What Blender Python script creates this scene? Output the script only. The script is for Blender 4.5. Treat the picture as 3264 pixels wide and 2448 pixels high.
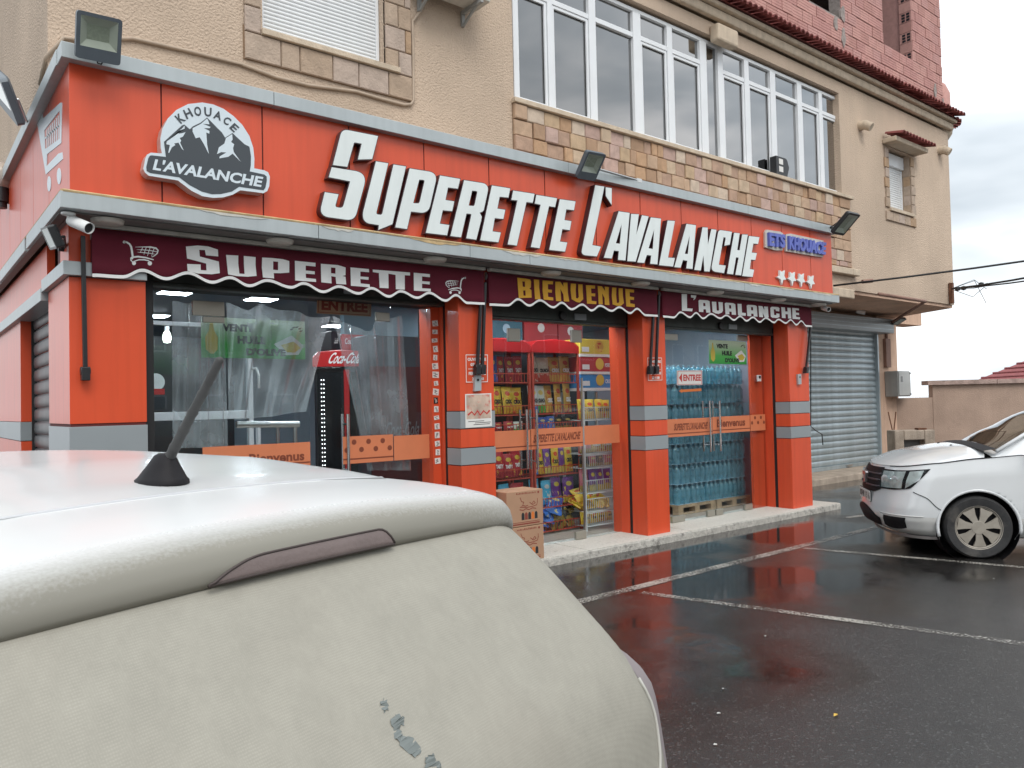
import bpy, bmesh, math, random
from mathutils import Vector, Matrix
from mathutils.geometry import tessellate_polygon
random.seed(7)
R = math.radians
for o in list(bpy.data.objects): bpy.data.objects.remove(o, do_unlink=True)
scene = bpy.context.scene
COL = scene.collection

# ---------------------------------------------------------------- camera
# world: X runs along the shop front (to the right), Y into the shop, Z up; metres
YAW, PITCH, ROLL, FPX, EYE = R(51.2805), R(1.4246), R(-1.2789), 2470.57, Vector((0, 0, 1.63))
_f = Vector((math.cos(YAW)*math.cos(PITCH), math.sin(YAW)*math.cos(PITCH), math.sin(PITCH)))
_r0 = Vector((math.sin(YAW), -math.cos(YAW), 0)); _u0 = _r0.cross(_f)
_r = math.cos(ROLL)*_r0 + math.sin(ROLL)*_u0
_u = -math.sin(ROLL)*_r0 + math.cos(ROLL)*_u0
cam_d = bpy.data.cameras.new('camera'); cam = bpy.data.objects.new('camera', cam_d); COL.objects.link(cam)
cam_d.sensor_fit = 'HORIZONTAL'; cam_d.sensor_width = 36; cam_d.lens = 36*FPX/3264
cam_d.clip_start = .05; cam_d.clip_end = 3000
cam.matrix_world = Matrix(((_r.x, _u.x, -_f.x, EYE.x), (_r.y, _u.y, -_f.y, EYE.y), (_r.z, _u.z, -_f.z, EYE.z), (0, 0, 0, 1)))
scene.camera = cam
scene.render.resolution_x = 1024; scene.render.resolution_y = 768

# ---------------------------------------------------------------- sky, sun, exposure
SUN_EL, SUN_AZ = R(50), R(252)          # direction towards the sun, azimuth counter-clockwise from +X
world = bpy.data.worlds.new('World'); scene.world = world; world.use_nodes = True
wn, wl = world.node_tree.nodes, world.node_tree.links
wn.clear()
def wnode(t, **k):
    n = wn.new(t)
    for a, b in k.items(): setattr(n, a, b)
    return n
w_out = wnode('ShaderNodeOutputWorld'); w_bg = wnode('ShaderNodeBackground')
w_sky = wnode('ShaderNodeTexSky', sky_type='NISHITA', sun_disc=False, sun_elevation=SUN_EL, sun_rotation=R(90)-SUN_AZ, air_density=1.2, dust_density=3.0, ozone_density=1.0)
w_tc = wnode('ShaderNodeTexCoord'); w_sep = wnode('ShaderNodeSeparateXYZ')
w_map = wnode('ShaderNodeMapping'); w_map.inputs['Scale'].default_value = (1.0, 1.0, 2.6)
w_n1 = wnode('ShaderNodeTexNoise'); w_n1.inputs['Scale'].default_value = 2.6; w_n1.inputs['Detail'].default_value = 4.5; w_n1.inputs['Roughness'].default_value = .52; w_n1.inputs['Distortion'].default_value = .35
w_cr = wnode('ShaderNodeValToRGB')
e = w_cr.color_ramp.elements
e[0].position = .33; e[0].color = (5.6, 6.3, 6.9, 1); e[1].position = .66; e[1].color = (15.0, 15.0, 15.0, 1)
m_ = e.new(.50); m_.color = (8.6, 9.2, 9.7, 1)
w_cl = wnode('ShaderNodeValToRGB')      # overcast: brighter overhead, pale at the horizon
e = w_cl.color_ramp.elements
e[0].position = 0; e[0].color = (1.25, 1.25, 1.25, 1); e[1].position = 1; e[1].color = (1.6, 1.6, 1.6, 1)
m_ = e.new(.22); m_.color = (1.0, 1.0, 1.0, 1)
w_mul = wnode('ShaderNodeMix', data_type='RGBA', blend_type='MULTIPLY'); w_mul.inputs[0].default_value = 1
w_mix = wnode('ShaderNodeMix', data_type='RGBA'); w_mix.inputs[0].default_value = .90
L_ = wl.new
L_(w_tc.outputs['Generated'], w_map.inputs['Vector']); L_(w_map.outputs[0], w_n1.inputs['Vector'])
L_(w_n1.outputs['Fac'], w_cr.inputs[0]); L_(w_tc.outputs['Generated'], w_sep.inputs[0]); L_(w_sep.outputs['Z'], w_cl.inputs[0])
L_(w_cr.outputs[0], w_mul.inputs[6]); L_(w_cl.outputs[0], w_mul.inputs[7])
L_(w_sky.outputs[0], w_mix.inputs[6]); L_(w_mul.outputs[2], w_mix.inputs[7])
L_(w_mix.outputs[2], w_bg.inputs['Color']); w_bg.inputs['Strength'].default_value = .10
L_(w_bg.outputs[0], w_out.inputs['Surface'])
sun_d = bpy.data.lights.new('sun', 'SUN'); sun_d.energy = 1.4; sun_d.angle = R(28); sun_d.color = (1.0, .96, .90)
sun = bpy.data.objects.new('sun', sun_d); COL.objects.link(sun)
sun.rotation_euler = Vector((math.cos(SUN_EL)*math.cos(SUN_AZ), math.cos(SUN_EL)*math.sin(SUN_AZ), math.sin(SUN_EL))).to_track_quat('Z', 'Y').to_euler()
vs = scene.view_settings
vs.view_transform = 'Standard'; vs.look = 'None'; vs.exposure = 0.20; vs.gamma = 1.0; vs.use_curve_mapping = False

# ---------------------------------------------------------------- geometry helpers
def at(px, py, ax, v):
    """point where the photograph's pixel (3264 wide) meets the plane axis ax = v"""
    d = _r*((px-1632)/FPX) - _u*((py-1224)/FPX) + _f
    return EYE + d*((v-EYE[ax])/d[ax])
def zm(ox, oy, s):
    return lambda pts: [(ox+p[0]/s, oy+p[1]/s)+tuple(q/s for q in p[2:3]) for p in pts]
def rnd_poly(pts, n=5):
    """points (x, y[, r]): corners with r are rounded"""
    out = []
    N = len(pts)
    for i, p in enumerate(pts):
        if len(p) < 3 or p[2] <= 0: out.append((p[0], p[1])); continue
        c = Vector(p[:2]); a = Vector(pts[i-1][:2])-c; b = Vector(pts[(i+1) % N][:2])-c
        ra = min(p[2], a.length*.49); rb = min(p[2], b.length*.49)
        A = c+a.normalized()*ra; B = c+b.normalized()*rb
        for k in range(n+1):
            t = k/n; q = A*(1-t)**2+c*(2*t*(1-t))*.93+((A+B)*.5)*(2*t*(1-t))*.07+B*t*t
            out.append((q.x, q.y))
    return out
def area(p): return sum(p[i-1][0]*p[i][1]-p[i][0]*p[i-1][1] for i in range(len(p)))/2
def offset(p, d):
    """grow polygon outwards by d"""
    s = 1 if area(p) > 0 else -1; out = []; N = len(p)
    for i in range(N):
        a = Vector(p[i-1]); b = Vector(p[i]); c = Vector(p[(i+1) % N])
        e1 = (b-a); e2 = (c-b)
        if e1.length < 1e-9 or e2.length < 1e-9: out.append(tuple(b)); continue
        e1.normalize(); e2.normalize()
        n1 = Vector((e1.y, -e1.x))*s; n2 = Vector((e2.y, -e2.x))*s
        n = n1+n2
        if n.length < .3: n = n1*1.0; k = 1
        else: n.normalize(); k = min(1/max(n.dot(n1), .35), 2.2)
        out.append((b.x+n.x*d*k, b.y+n.y*d*k))
    return out
class MB:
    def __init__(s): s.v = []; s.f = []; s.m = []; s.k = 0
    def add(s, vs, fs, m=None):
        b = len(s.v); s.v += [tuple(v) for v in vs]
        for f in fs: s.f.append(tuple(i+b for i in f)); s.m.append(s.k if m is None else m)
        return s
    def box(s, x0, y0, z0, x1, y1, z1):
        if x0 > x1: x0, x1 = x1, x0
        if y0 > y1: y0, y1 = y1, y0
        if z0 > z1: z0, z1 = z1, z0
        v = [(x, y, z) for z in (z0, z1) for y in (y0, y1) for x in (x0, x1)]
        return s.add(v, [(0, 2, 3, 1), (4, 5, 7, 6), (0, 1, 5, 4), (1, 3, 7, 5), (3, 2, 6, 7), (2, 0, 4, 6)])
    def cbox(s, x0, y0, z0, x1, y1, z1, c):
        """box with its front (-Y) edges chamfered by c"""
        v = [(x0, y1, z0), (x1, y1, z0), (x1, y1, z1), (x0, y1, z1), (x0, y0+c, z0), (x1, y0+c, z0), (x1, y0+c, z1), (x0, y0+c, z1),
             (x0+c, y0, z0+c), (x1-c, y0, z0+c), (x1-c, y0, z1-c), (x0+c, y0, z1-c)]
        return s.add(v, [(0, 3, 2, 1), (0, 1, 5, 4), (1, 2, 6, 5), (2, 3, 7, 6), (3, 0, 4, 7), (4, 5, 9, 8), (5, 6, 10, 9), (6, 7, 11, 10), (7, 4, 8, 11), (8, 9, 10, 11)])
    def ob(s, c, ax, ay, az):
        """oriented box: centre and three half-axis vectors"""
        c, ax, ay, az = map(Vector, (c, ax, ay, az))
        v = [c+ax*i+ay*j+az*k for k in (-1, 1) for j in (-1, 1) for i in (-1, 1)]
        return s.add(v, [(0, 2, 3, 1), (4, 5, 7, 6), (0, 1, 5, 4), (1, 3, 7, 5), (3, 2, 6, 7), (2, 0, 4, 6)])
    def quad(s, a, b, c, d): return s.add([a, b, c, d], [(0, 1, 2, 3)])
    def prism(s, polys, F, B=None, sides=True, mside=None):
        """polys [outer, hole...] in 2-D; F / B map a 2-D point to the front / back in 3-D"""
        polys = [(p if (area(p) > 0) == (i == 0) else p[::-1]) for i, p in enumerate(polys)]
        flat = [q for p in polys for q in p]
        tris = tessellate_polygon([[Vector((q[0], q[1], 0)) for q in p] for p in polys])
        nf = [F(q) for q in flat]; b = len(s.v)
        n0 = (Vector(nf[tris[0][1]])-Vector(nf[tris[0][0]])).cross(Vector(nf[tris[0][2]])-Vector(nf[tris[0][0]]))
        s.add(nf, tris)
        if B:
            nb = [B(q) for q in flat]; N = len(flat)
            s.add(nb, [t[::-1] for t in tris])
            if sides:
                o = 0
                for p in polys:
                    n = len(p)
                    for i in range(n):
                        j = (i+1) % n
                        s.f.append((b+o+i, b+o+j, b+N+o+j, b+N+o+i)); s.m.append(s.k if mside is None else mside)
                    o += n
        return s
    def tube(s, pts, r, n=8, cap=True):
        pts = [Vector(p) for p in pts]; rs = r if isinstance(r, (list, tuple)) else [r]*len(pts)
        b = len(s.v); up = None
        for i, p in enumerate(pts):
            d = (pts[min(i+1, len(pts)-1)]-pts[max(i-1, 0)])
            if d.length < 1e-9: d = Vector((0, 0, 1))
            d.normalize()
            if up is None: up = d.orthogonal().normalized()
            up = (up-d*up.dot(d))
            up = up.normalized() if up.length > 1e-6 else d.orthogonal().normalized()
            w = d.cross(up)
            for k in range(n):
                a = 2*math.pi*k/n; s.v.append(tuple(p+(up*math.cos(a)+w*math.sin(a))*rs[i]))
        for i in range(len(pts)-1):
            for k in range(n):
                s.f.append((b+i*n+k, b+i*n+(k+1) % n, b+(i+1)*n+(k+1) % n, b+(i+1)*n+k)); s.m.append(s.k)
        if cap:
            s.f.append(tuple(b+k for k in range(n))[::-1]); s.m.append(s.k)
            s.f.append(tuple(b+(len(pts)-1)*n+k for k in range(n))); s.m.append(s.k)
        return s
    def lathe(s, prof, n=16, c=(0, 0, 0), ax=(0, 0, 1), cap=True):
        """prof: (radius, height) along axis ax"""
        ax = Vector(ax).normalized(); up = ax.orthogonal().normalized(); w = ax.cross(up); c = Vector(c); b = len(s.v)
        for (r, h) in prof:
            for k in range(n):
                a = 2*math.pi*k/n; s.v.append(tuple(c+ax*h+(up*math.cos(a)+w*math.sin(a))*r))
        for i in range(len(prof)-1):
            for k in range(n):
                s.f.append((b+i*n+k, b+i*n+(k+1) % n, b+(i+1)*n+(k+1) % n, b+(i+1)*n+k)); s.m.append(s.k)
        if cap:
            s.f.append(tuple(b+k for k in range(n))[::-1]); s.m.append(s.k)
            s.f.append(tuple(b+(len(prof)-1)*n+k for k in range(n))); s.m.append(s.k)
        return s
    def grid(s, fn, nu, nv, closeu=False):
        b = len(s.v)
        for j in range(nv+1):
            for i in range(nu+1): s.v.append(tuple(fn(i/nu, j/nv)))
        for j in range(nv):
            for i in range(nu):
                a = b+j*(nu+1)+i; s.f.append((a, a+1, a+nu+2, a+nu+1)); s.m.append(s.k)
        return s
    def build(s, name, mats, parent=None, smooth=False, bevel=0, sharp=None, recalc=True):
        me = bpy.data.meshes.new(name); me.from_pydata(s.v, [], s.f)
        mats = mats if isinstance(mats, (list, tuple)) else [mats]
        for m in mats: me.materials.append(m)
        for p, k in zip(me.polygons, s.m): p.material_index = min(k, len(mats)-1)
        if recalc:
            bm = bmesh.new(); bm.from_mesh(me); bmesh.ops.recalc_face_normals(bm, faces=bm.faces); bm.to_mesh(me); bm.free()
        if smooth:
            for p in me.polygons: p.use_smooth = True
            if sharp is not None: me.set_sharp_from_angle(angle=R(sharp))
        me.update()
        o = bpy.data.objects.new(name, me); COL.objects.link(o)
        if bevel:
            md = o.modifiers.new('bevel', 'BEVEL'); md.width = bevel; md.segments = 2; md.limit_method = 'ANGLE'; md.angle_limit = R(40)
        if parent is not None: put(o, parent)
        return o
def wmat(o):
    m = Matrix.LocRotScale(o.location, o.rotation_euler, o.scale)
    return m if o.parent is None else wmat(o.parent) @ o.matrix_parent_inverse @ m
def put(o, parent):
    """parent o without moving it"""
    o.parent = parent; o.matrix_parent_inverse = wmat(parent).inverted()
def thing(name, label, cat, loc=(0, 0, 0), group=None):
    o = bpy.data.objects.new(name, None); COL.objects.link(o); o.location = loc; o.empty_display_size = .1
    return tag(o, label, cat, group)
def tag(o, label, cat, group=None):
    o['label'] = label; o['category'] = cat
    if group: o['group'] = group
    return o
def struct(o): o['kind'] = 'structure'; return o
def dup(o, parent=None):
    c = o.copy(); COL.objects.link(c)
    if parent is not None: c.parent = parent; c.matrix_parent_inverse = o.matrix_parent_inverse.copy()
    for ch in list(o.children): dup(ch, c)
    return c
def ordinal(i): return ['first', 'second', 'third', 'fourth', 'fifth', 'sixth', 'seventh', 'eighth', 'ninth', 'tenth', 'eleventh', 'twelfth', 'thirteenth', 'fourteenth', 'fifteenth', 'sixteenth', 'seventeenth', 'eighteenth', 'nineteenth', 'twentieth'][i]
_tc = {}
def text_geo(s, bold=.0, res=3):
    """outline of a line of built-in lettering, scaled to the unit box"""
    if (s, bold) in _tc: return _tc[(s, bold)]
    cu = bpy.data.curves.new('lettering', 'FONT'); cu.body = s; cu.resolution_u = res; cu.offset = bold; cu.fill_mode = 'FRONT'
    o = bpy.data.objects.new('lettering', cu); COL.objects.link(o)
    dg = bpy.context.evaluated_depsgraph_get(); dg.update()
    me = bpy.data.meshes.new_from_object(o.evaluated_get(dg))
    v = [tuple(q.co[:2]) for q in me.vertices]; f = [tuple(p.vertices) for p in me.polygons]
    bpy.data.objects.remove(o); bpy.data.curves.remove(cu); bpy.data.meshes.remove(me)
    if not v: v = [(0, 0), (1, 0), (0, 1)]; f = [(0, 1, 2)]
    x0 = min(q[0] for q in v); x1 = max(q[0] for q in v); y0 = min(q[1] for q in v); y1 = max(q[1] for q in v)
    v = [((a-x0)/max(x1-x0, 1e-6), (b-y0)/max(y1-y0, 1e-6)) for a, b in v]
    _tc[(s, bold)] = (v, f); return v, f
def bil(q, a, b):
    bl, br, tr, tl = q
    return tuple((bl[k]*(1-a)+br[k]*a)*(1-b)+(tl[k]*(1-a)+tr[k]*a)*b for k in range(len(bl)))
def text_px(mb, s, quad, ax, val, bold=.0):
    """lettering laid in the pixel quad (bl, br, tr, tl) on the plane axis ax = val"""
    v, f = text_geo(s, bold)
    return mb.add([at(*bil(quad, a, b), ax, val) for a, b in v], f)
def text_w(mb, s, q, bold=.0):
    """lettering laid in a world quad (bl, br, tr, tl)"""
    v, f = text_geo(s, bold)
    return mb.add([bil(q, a, b) for a, b in v], f)

# ---------------------------------------------------------------- materials
MATS = {}
def M(name, col, rough=.5, metal=0, var=0, vs=3, detail=5, bump=0, bs=40, coat=0, spec=.5, rnd=0, streak=0, dust=None, dscale=4, dpos=.55, emit=0, emitc=None, objcol=False, alpha=1, trans=0, sheen=0, pos=False):
    m = bpy.data.materials.new(name); m.use_nodes = True; MATS[name] = m
    nt = m.node_tree; n = nt.nodes; l = nt.links; b = n['Principled BSDF']
    b.inputs['Roughness'].default_value = rough; b.inputs['Metallic'].default_value = metal
    b.inputs['Specular IOR Level'].default_value = spec; b.inputs['Coat Weight'].default_value = coat; b.inputs['Coat Roughness'].default_value = .06
    b.inputs['Transmission Weight'].default_value = trans; b.inputs['Alpha'].default_value = alpha
    c4 = tuple(col)+(1,)
    b.inputs['Base Color'].default_value = c4
    src = None
    def rgb(c):
        q = n.new('ShaderNodeRGB'); q.outputs[0].default_value = c; return q.outputs[0]
    if pos: tcv = n.new('ShaderNodeNewGeometry').outputs['Position']
    else: tcv = n.new('ShaderNodeTexCoord').outputs['Object']
    oi = n.new('ShaderNodeObjectInfo') if (rnd or objcol) else None
    src = oi.outputs['Color'] if objcol else rgb(c4)
    def scale(src, fac_out, lo, hi):
        mr = n.new('ShaderNodeMapRange'); mr.inputs[3].default_value = lo; mr.inputs[4].default_value = hi
        l.new(fac_out, mr.inputs[0])
        vm = n.new('ShaderNodeVectorMath'); vm.operation = 'SCALE'
        l.new(src, vm.inputs[0]); l.new(mr.outputs[0], vm.inputs['Scale']); return vm.outputs[0]
    if rnd: src = scale(src, oi.outputs['Random'], 1-rnd, 1+rnd)
    if var:
        t = n.new('ShaderNodeTexNoise'); t.inputs['Scale'].default_value = vs; t.inputs['Detail'].default_value = detail; l.new(tcv, t.inputs['Vector'])
        mr0 = n.new('ShaderNodeMapRange'); mr0.inputs[1].default_value = .3; mr0.inputs[2].default_value = .7; l.new(t.outputs[0], mr0.inputs[0])
        src = scale(src, mr0.outputs[0], 1-var, 1+var)
    if streak:
        mp = n.new('ShaderNodeMapping'); mp.inputs['Scale'].default_value = (9, 9, .5); l.new(tcv, mp.inputs[0])
        t = n.new('ShaderNodeTexNoise'); t.inputs['Scale'].default_value = 1.5; t.inputs['Detail'].default_value = 4; l.new(mp.outputs[0], t.inputs['Vector'])
        mr0 = n.new('ShaderNodeMapRange'); mr0.inputs[1].default_value = .42; mr0.inputs[2].default_value = .75; l.new(t.outputs[0], mr0.inputs[0])
        src = scale(src, mr0.outputs[0], 1, 1-streak)
    if dust:
        t = n.new('ShaderNodeTexNoise'); t.inputs['Scale'].default_value = dscale; t.inputs['Detail'].default_value = 8; t.inputs['Roughness'].default_value = .65; l.new(tcv, t.inputs['Vector'])
        mr0 = n.new('ShaderNodeMapRange'); mr0.inputs[1].default_value = dpos; mr0.inputs[2].default_value = dpos+.2; l.new(t.outputs[0], mr0.inputs[0])
        mx = n.new('ShaderNodeMix'); mx.data_type = 'RGBA'; l.new(mr0.outputs[0], mx.inputs[0]); l.new(src, mx.inputs[6]); mx.inputs[7].default_value = tuple(dust)+(1,)
        src = mx.outputs[2]
    l.new(src, b.inputs['Base Color'])
    if bump:
        t = n.new('ShaderNodeTexNoise'); t.inputs['Scale'].default_value = bs; t.inputs['Detail'].default_value = 6; l.new(tcv, t.inputs['Vector'])
        bp = n.new('ShaderNodeBump'); bp.inputs['Strength'].default_value = bump; bp.inputs['Distance'].default_value = .02; l.new(t.outputs[0], bp.inputs['Height']); l.new(bp.outputs[0], b.inputs['Normal'])
    if emit:
        b.inputs['Emission Color'].default_value = tuple(emitc or col)+(1,); b.inputs['Emission Strength'].default_value = emit
    return m
orange = M('orange_composite_panel', (.65, .084, .032), rough=.32, var=.07, vs=1.1, coat=.06, spec=.42, streak=.12, bump=.05, bs=2.2)
orange_d = M('orange_door_band', (.60, .19, .085), rough=.55, var=.05, vs=6)
silver = M('silver_composite_panel', (.42, .46, .47), rough=.38, metal=.25, var=.05, vs=2, streak=.10)
silver_d = M('grey_composite_panel', (.30, .33, .345), rough=.4, metal=.2, var=.05, vs=2)
ledge_tr = M('yellowed_sealant', (.50, .36, .19), rough=.8, var=.25, vs=9, bump=.3, bs=30)
soffit_m = M('soffit_panel', (.16, .155, .15), rough=.5, var=.08, vs=2)
seam_m = M('dark_joint', (.10, .012, .010), rough=.7)
black_m = M('black_rubber', (.012, .012, .013), rough=.6)
blackmet = M('black_painted_steel', (.018, .018, .020), rough=.35, var=.2, vs=20)
letter_side = M('dark_letter_return', (.030, .010, .014), rough=.28, coat=.3)
letter_face = M('white_acrylic', (.70, .75, .74), rough=.25, var=.04, vs=3, streak=.05)
white_pl = M('white_plastic', (.72, .73, .72), rough=.35, var=.04, vs=8)
white_dirty = M('aged_white_plastic', (.55, .53, .48), rough=.5, var=.12, vs=10, streak=.15)
logo_dark = M('dark_vinyl', (.045, .055, .065), rough=.3)
logo_white = M('white_sign_face', (.62, .70, .75), rough=.3)
logo_side = M('sign_return', (.55, .40, .36), rough=.35, var=.1, vs=5)
blue_let = M('blue_acrylic', (.10, .13, .46), rough=.4, var=.1, vs=20)
maroon = M('maroon_canvas', (.125, .008, .022), rough=.9, var=.14, vs=2.2, bump=.06, bs=180)
awn_white = M('white_canvas_print', (.93, .93, .91), rough=.85, var=.05, vs=8)
awn_gold = M('golden_canvas_print', (.80, .42, .045), rough=.85, var=.06, vs=8)
stucco = M('beige_stucco', (.57, .445, .34), rough=.95, var=.12, vs=.8, bump=1.0, bs=48, dust=(.34, .25, .17), dscale=46, dpos=.60, streak=.05)
stucco_g = M('ground_floor_stucco', (.66, .45, .33), rough=.95, var=.14, vs=1.5, bump=.6, bs=60, streak=.15, dust=(.22, .15, .11), dscale=2.2, dpos=.62)
sand_trim = M('sandstone_trim', (.56, .46, .35), rough=.9, var=.12, vs=8, bump=.4, bs=60, streak=.12)
mortar = M('stone_joint', (.24, .155, .095), rough=.95, var=.15, vs=20)
mortar_g = M('grey_mortar', (.30, .26, .24), rough=.95, var=.2, vs=14, bump=.5, bs=30)
pvc = M('white_window_profile', (.74, .76, .78), rough=.3, var=.03, vs=4)
slat_w = M('white_shutter_slat', (.74, .76, .77), rough=.4, var=.02, vs=4, streak=.04)
slat_g = M('galvanised_slat', (.42, .49, .52), rough=.36, metal=.4, var=.12, vs=4, rnd=.06, streak=.12)
slat_d = M('grey_shutter_slat', (.12, .12, .125), rough=.45, metal=.3, var=.12, vs=5, rnd=.05, streak=.1)
header_m = M('shutter_box_steel', (.060, .068, .062), rough=.45, metal=.3, var=.2, vs=7, dust=(.14, .13, .12), dscale=6, dpos=.62)
rooftile = M('roof_tile_clay', (.24, .062, .056), rough=.75, var=.25, vs=15, rnd=.25, bump=.3, bs=60)
roof_far = M('red_roof_sheet', (.26, .065, .065), rough=.7, var=.15, vs=3)
concrete = M('concrete', (.40, .33, .265), rough=.95, var=.2, vs=5, bump=.5, bs=40, streak=.2)
granite = M('step_terrazzo', (.52, .50, .45), rough=.6, var=.18, vs=60, dust=(.28, .25, .22), dscale=14, dpos=.58)
kerbface = M('kerb_face', (.46, .44, .40), rough=.8, var=.2, vs=20, bump=.5, bs=50, dust=(.14, .13, .12), dscale=16, dpos=.52)
wallpink = M('garden_wall_render', (.45, .325, .255), rough=.95, var=.14, vs=1.6, bump=.5, bs=50, streak=.04, dust=(.30, .22, .18), dscale=1.5, dpos=.58)
coping_m = M('weathered_coping', (.42, .31, .27), rough=.95, var=.25, vs=7, bump=.5, bs=40)
steel = M('brushed_steel', (.55, .55, .54), rough=.28, metal=.9)
greybox = M('grey_cabinet_paint', (.33, .335, .325), rough=.5, var=.08, vs=5, streak=.12)
flood_b = M('floodlight_body', (.095, .115, .135), rough=.45, var=.08, vs=9)
flood_k = M('floodlight_black', (.018, .02, .022), rough=.4)
flood_r = M('floodlight_reflector', (.56, .57, .50), rough=.45, var=.05, vs=12)
flood_l = M('floodlight_led_plate', (.40, .42, .34), rough=.5, var=.12, vs=60)
cable_m = M('beige_conduit', (.42, .33, .25), rough=.7, var=.1, vs=6)
cable_k = M('black_cable', (.02, .02, .021), rough=.6)
brownpipe = M('brown_conduit', (.26, .15, .115), rough=.7, var=.15, vs=5)
rust = M('rusty_iron', (.16, .07, .04), rough=.9, var=.3, vs=20)
carton = M('brown_cardboard', (.40, .235, .145), rough=.85, var=.08, vs=4)
print_br = M('cardboard_print', (.23, .045, .03), rough=.85)
print_k = M('black_print', (.02, .02, .022), rough=.7)
print_r = M('red_print', (.50, .035, .03), rough=.6)
print_w = M('white_print', (.75, .75, .73), rough=.6)
print_o = M('orange_print', (.62, .16, .03), rough=.6)
frost_dark = M('dark_frosted_print', (.20, .045, .02), rough=.6)
paper = M('paper', (.72, .71, .68), rough=.7, var=.03, vs=8)
paperred = M('poster_print', (.50, .38, .30), rough=.6, dust=(.55, .04, .04), dscale=11, dpos=.52, var=.3, vs=9)
wood = M('pallet_wood', (.36, .245, .145), rough=.85, var=.25, vs=12, rnd=.1)
floor_in = M('shop_floor_tile', (.30, .25, .21), rough=.3, var=.08, vs=5)
wall_in = M('shop_wall_paint', (.30, .36, .42), rough=.7, var=.05, vs=2)
wall_blue = M('pale_blue_wall', (.33, .47, .55), rough=.6)
ceil_in = M('shop_ceiling_panel', (.16, .20, .26), rough=.4)
lampemit = M('lit_ceiling_panel', (1, 1, 1), emit=45, emitc=(.86, .93, 1.0))
ledemit = M('fridge_led', (1, 1, 1), emit=5, emitc=(.9, .96, 1.0))
warmbulb = M('lit_bulb', (1, .95, .8), emit=6, emitc=(1, .95, .8))
red_gloss = M('red_fridge_panel', (.46, .018, .02), rough=.25, coat=.3)
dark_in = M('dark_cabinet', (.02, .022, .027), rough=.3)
dark_gl = M('dark_fridge_glass', (.012, .014, .016), rough=.08)
chrome = M('polished_steel', (.7, .7, .7), rough=.12, metal=1)
redwire = M('red_wire_rack', (.42, .06, .035), rough=.4)
whitewire = M('white_wire_rack', (.62, .66, .66), rough=.4)
hingem = M('hinge_aluminium', (.40, .38, .33), rough=.32, metal=.7)
car_white = M('white_car_paint', (.65, .66, .66), rough=.22, coat=.25, spec=.35, var=.02, vs=3)
car_dusty = M('dusty_white_paint', (.42, .405, .36), rough=.5, coat=.2, var=.07, vs=6, dust=(.40, .36, .31), dscale=5, dpos=.56)
car_glass = M('car_glass', (.010, .012, .014), rough=.03, spec=.8)
car_black = M('black_car_plastic', (.014, .013, .015), spec=.2, rough=.6, var=.15, vs=20)
tyre_m = M('tyre_rubber', (.030, .030, .031), rough=.75, var=.25, vs=9, bump=.25, bs=60, dust=(.085, .078, .07), dscale=4, dpos=.5)
hub_m = M('dusty_wheel_cover', (.33, .30, .255), rough=.55, var=.12, vs=12, metal=.1)
lens_m = M('headlamp_lens', (.52, .55, .57), rough=.12, coat=.6, var=.3, vs=16)
chrome_d = M('dull_chrome', (.45, .42, .43), rough=.3, metal=.8)
lamp_taupe = M('dusty_brake_light', (.19, .15, .143), rough=.55, var=.1, vs=16, bump=.08, bs=120)
dashsand = M('sand_interior', (.32, .27, .17), rough=.8)
leaf_m = M('yellow_leaf', (.55, .36, .06), rough=.7)
skytile = M('far_wall_plaster', (.22, .18, .15), rough=.9, var=.2, vs=5)

def glass_mat(name, tint=(1, 1, 1), refl=1.0, rough=.0, haze=0.0, hazec=(.8, .85, .88), ior=1.5):
    m = bpy.data.materials.new(name); m.use_nodes = True; n = m.node_tree.nodes; l = m.node_tree.links; n.clear()
    out = n.new('ShaderNodeOutputMaterial'); tr = n.new('ShaderNodeBsdfTransparent'); tr.inputs[0].default_value = tuple(tint)+(1,)
    gl = n.new('ShaderNodeBsdfGlossy'); gl.inputs['Roughness'].default_value = rough
    fr = n.new('ShaderNodeFresnel'); ge = n.new('ShaderNodeNewGeometry'); mi = n.new('ShaderNodeMapRange'); mi.inputs[3].default_value = ior; mi.inputs[4].default_value = 1/ior
    l.new(ge.outputs['Backfacing'], mi.inputs[0]); l.new(mi.outputs[0], fr.inputs[0])
    mu = n.new('ShaderNodeMath'); mu.operation = 'MULTIPLY'; mu.inputs[1].default_value = refl; mu.use_clamp = True
    mx = n.new('ShaderNodeMixShader'); l.new(fr.outputs[0], mu.inputs[0]); l.new(mu.outputs[0], mx.inputs[0]); l.new(tr.outputs[0], mx.inputs[1]); l.new(gl.outputs[0], mx.inputs[2])
    last = mx
    if haze:
        df = n.new('ShaderNodeBsdfDiffuse'); df.inputs[0].default_value = tuple(hazec)+(1,)
        tl = n.new('ShaderNodeBsdfTranslucent'); tl.inputs[0].default_value = tuple(hazec)+(1,)
        ad = n.new('ShaderNodeMixShader'); ad.inputs[0].default_value = .4; l.new(df.outputs[0], ad.inputs[1]); l.new(tl.outputs[0], ad.inputs[2])
        tc = n.new('ShaderNodeTexCoord'); nz = n.new('ShaderNodeTexNoise'); nz.inputs['Scale'].default_value = 3.5; nz.inputs['Detail'].default_value = 3; l.new(tc.outputs['Object'], nz.inputs['Vector'])
        mr = n.new('ShaderNodeMapRange'); mr.inputs[1].default_value = .35; mr.inputs[2].default_value = .7; mr.inputs[3].default_value = haze*.5; mr.inputs[4].default_value = haze*1.5; l.new(nz.outputs[0], mr.inputs[0])
        m2 = n.new('ShaderNodeMixShader'); l.new(mr.outputs[0], m2.inputs[0]); l.new(mx.outputs[0], m2.inputs[1]); l.new(ad.outputs[0], m2.inputs[2]); last = m2
    l.new(last.outputs[0], out.inputs[0]); MATS[name] = m; return m
glass_shop = glass_mat('shop_glass', (.93, .97, .98), .8)
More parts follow.
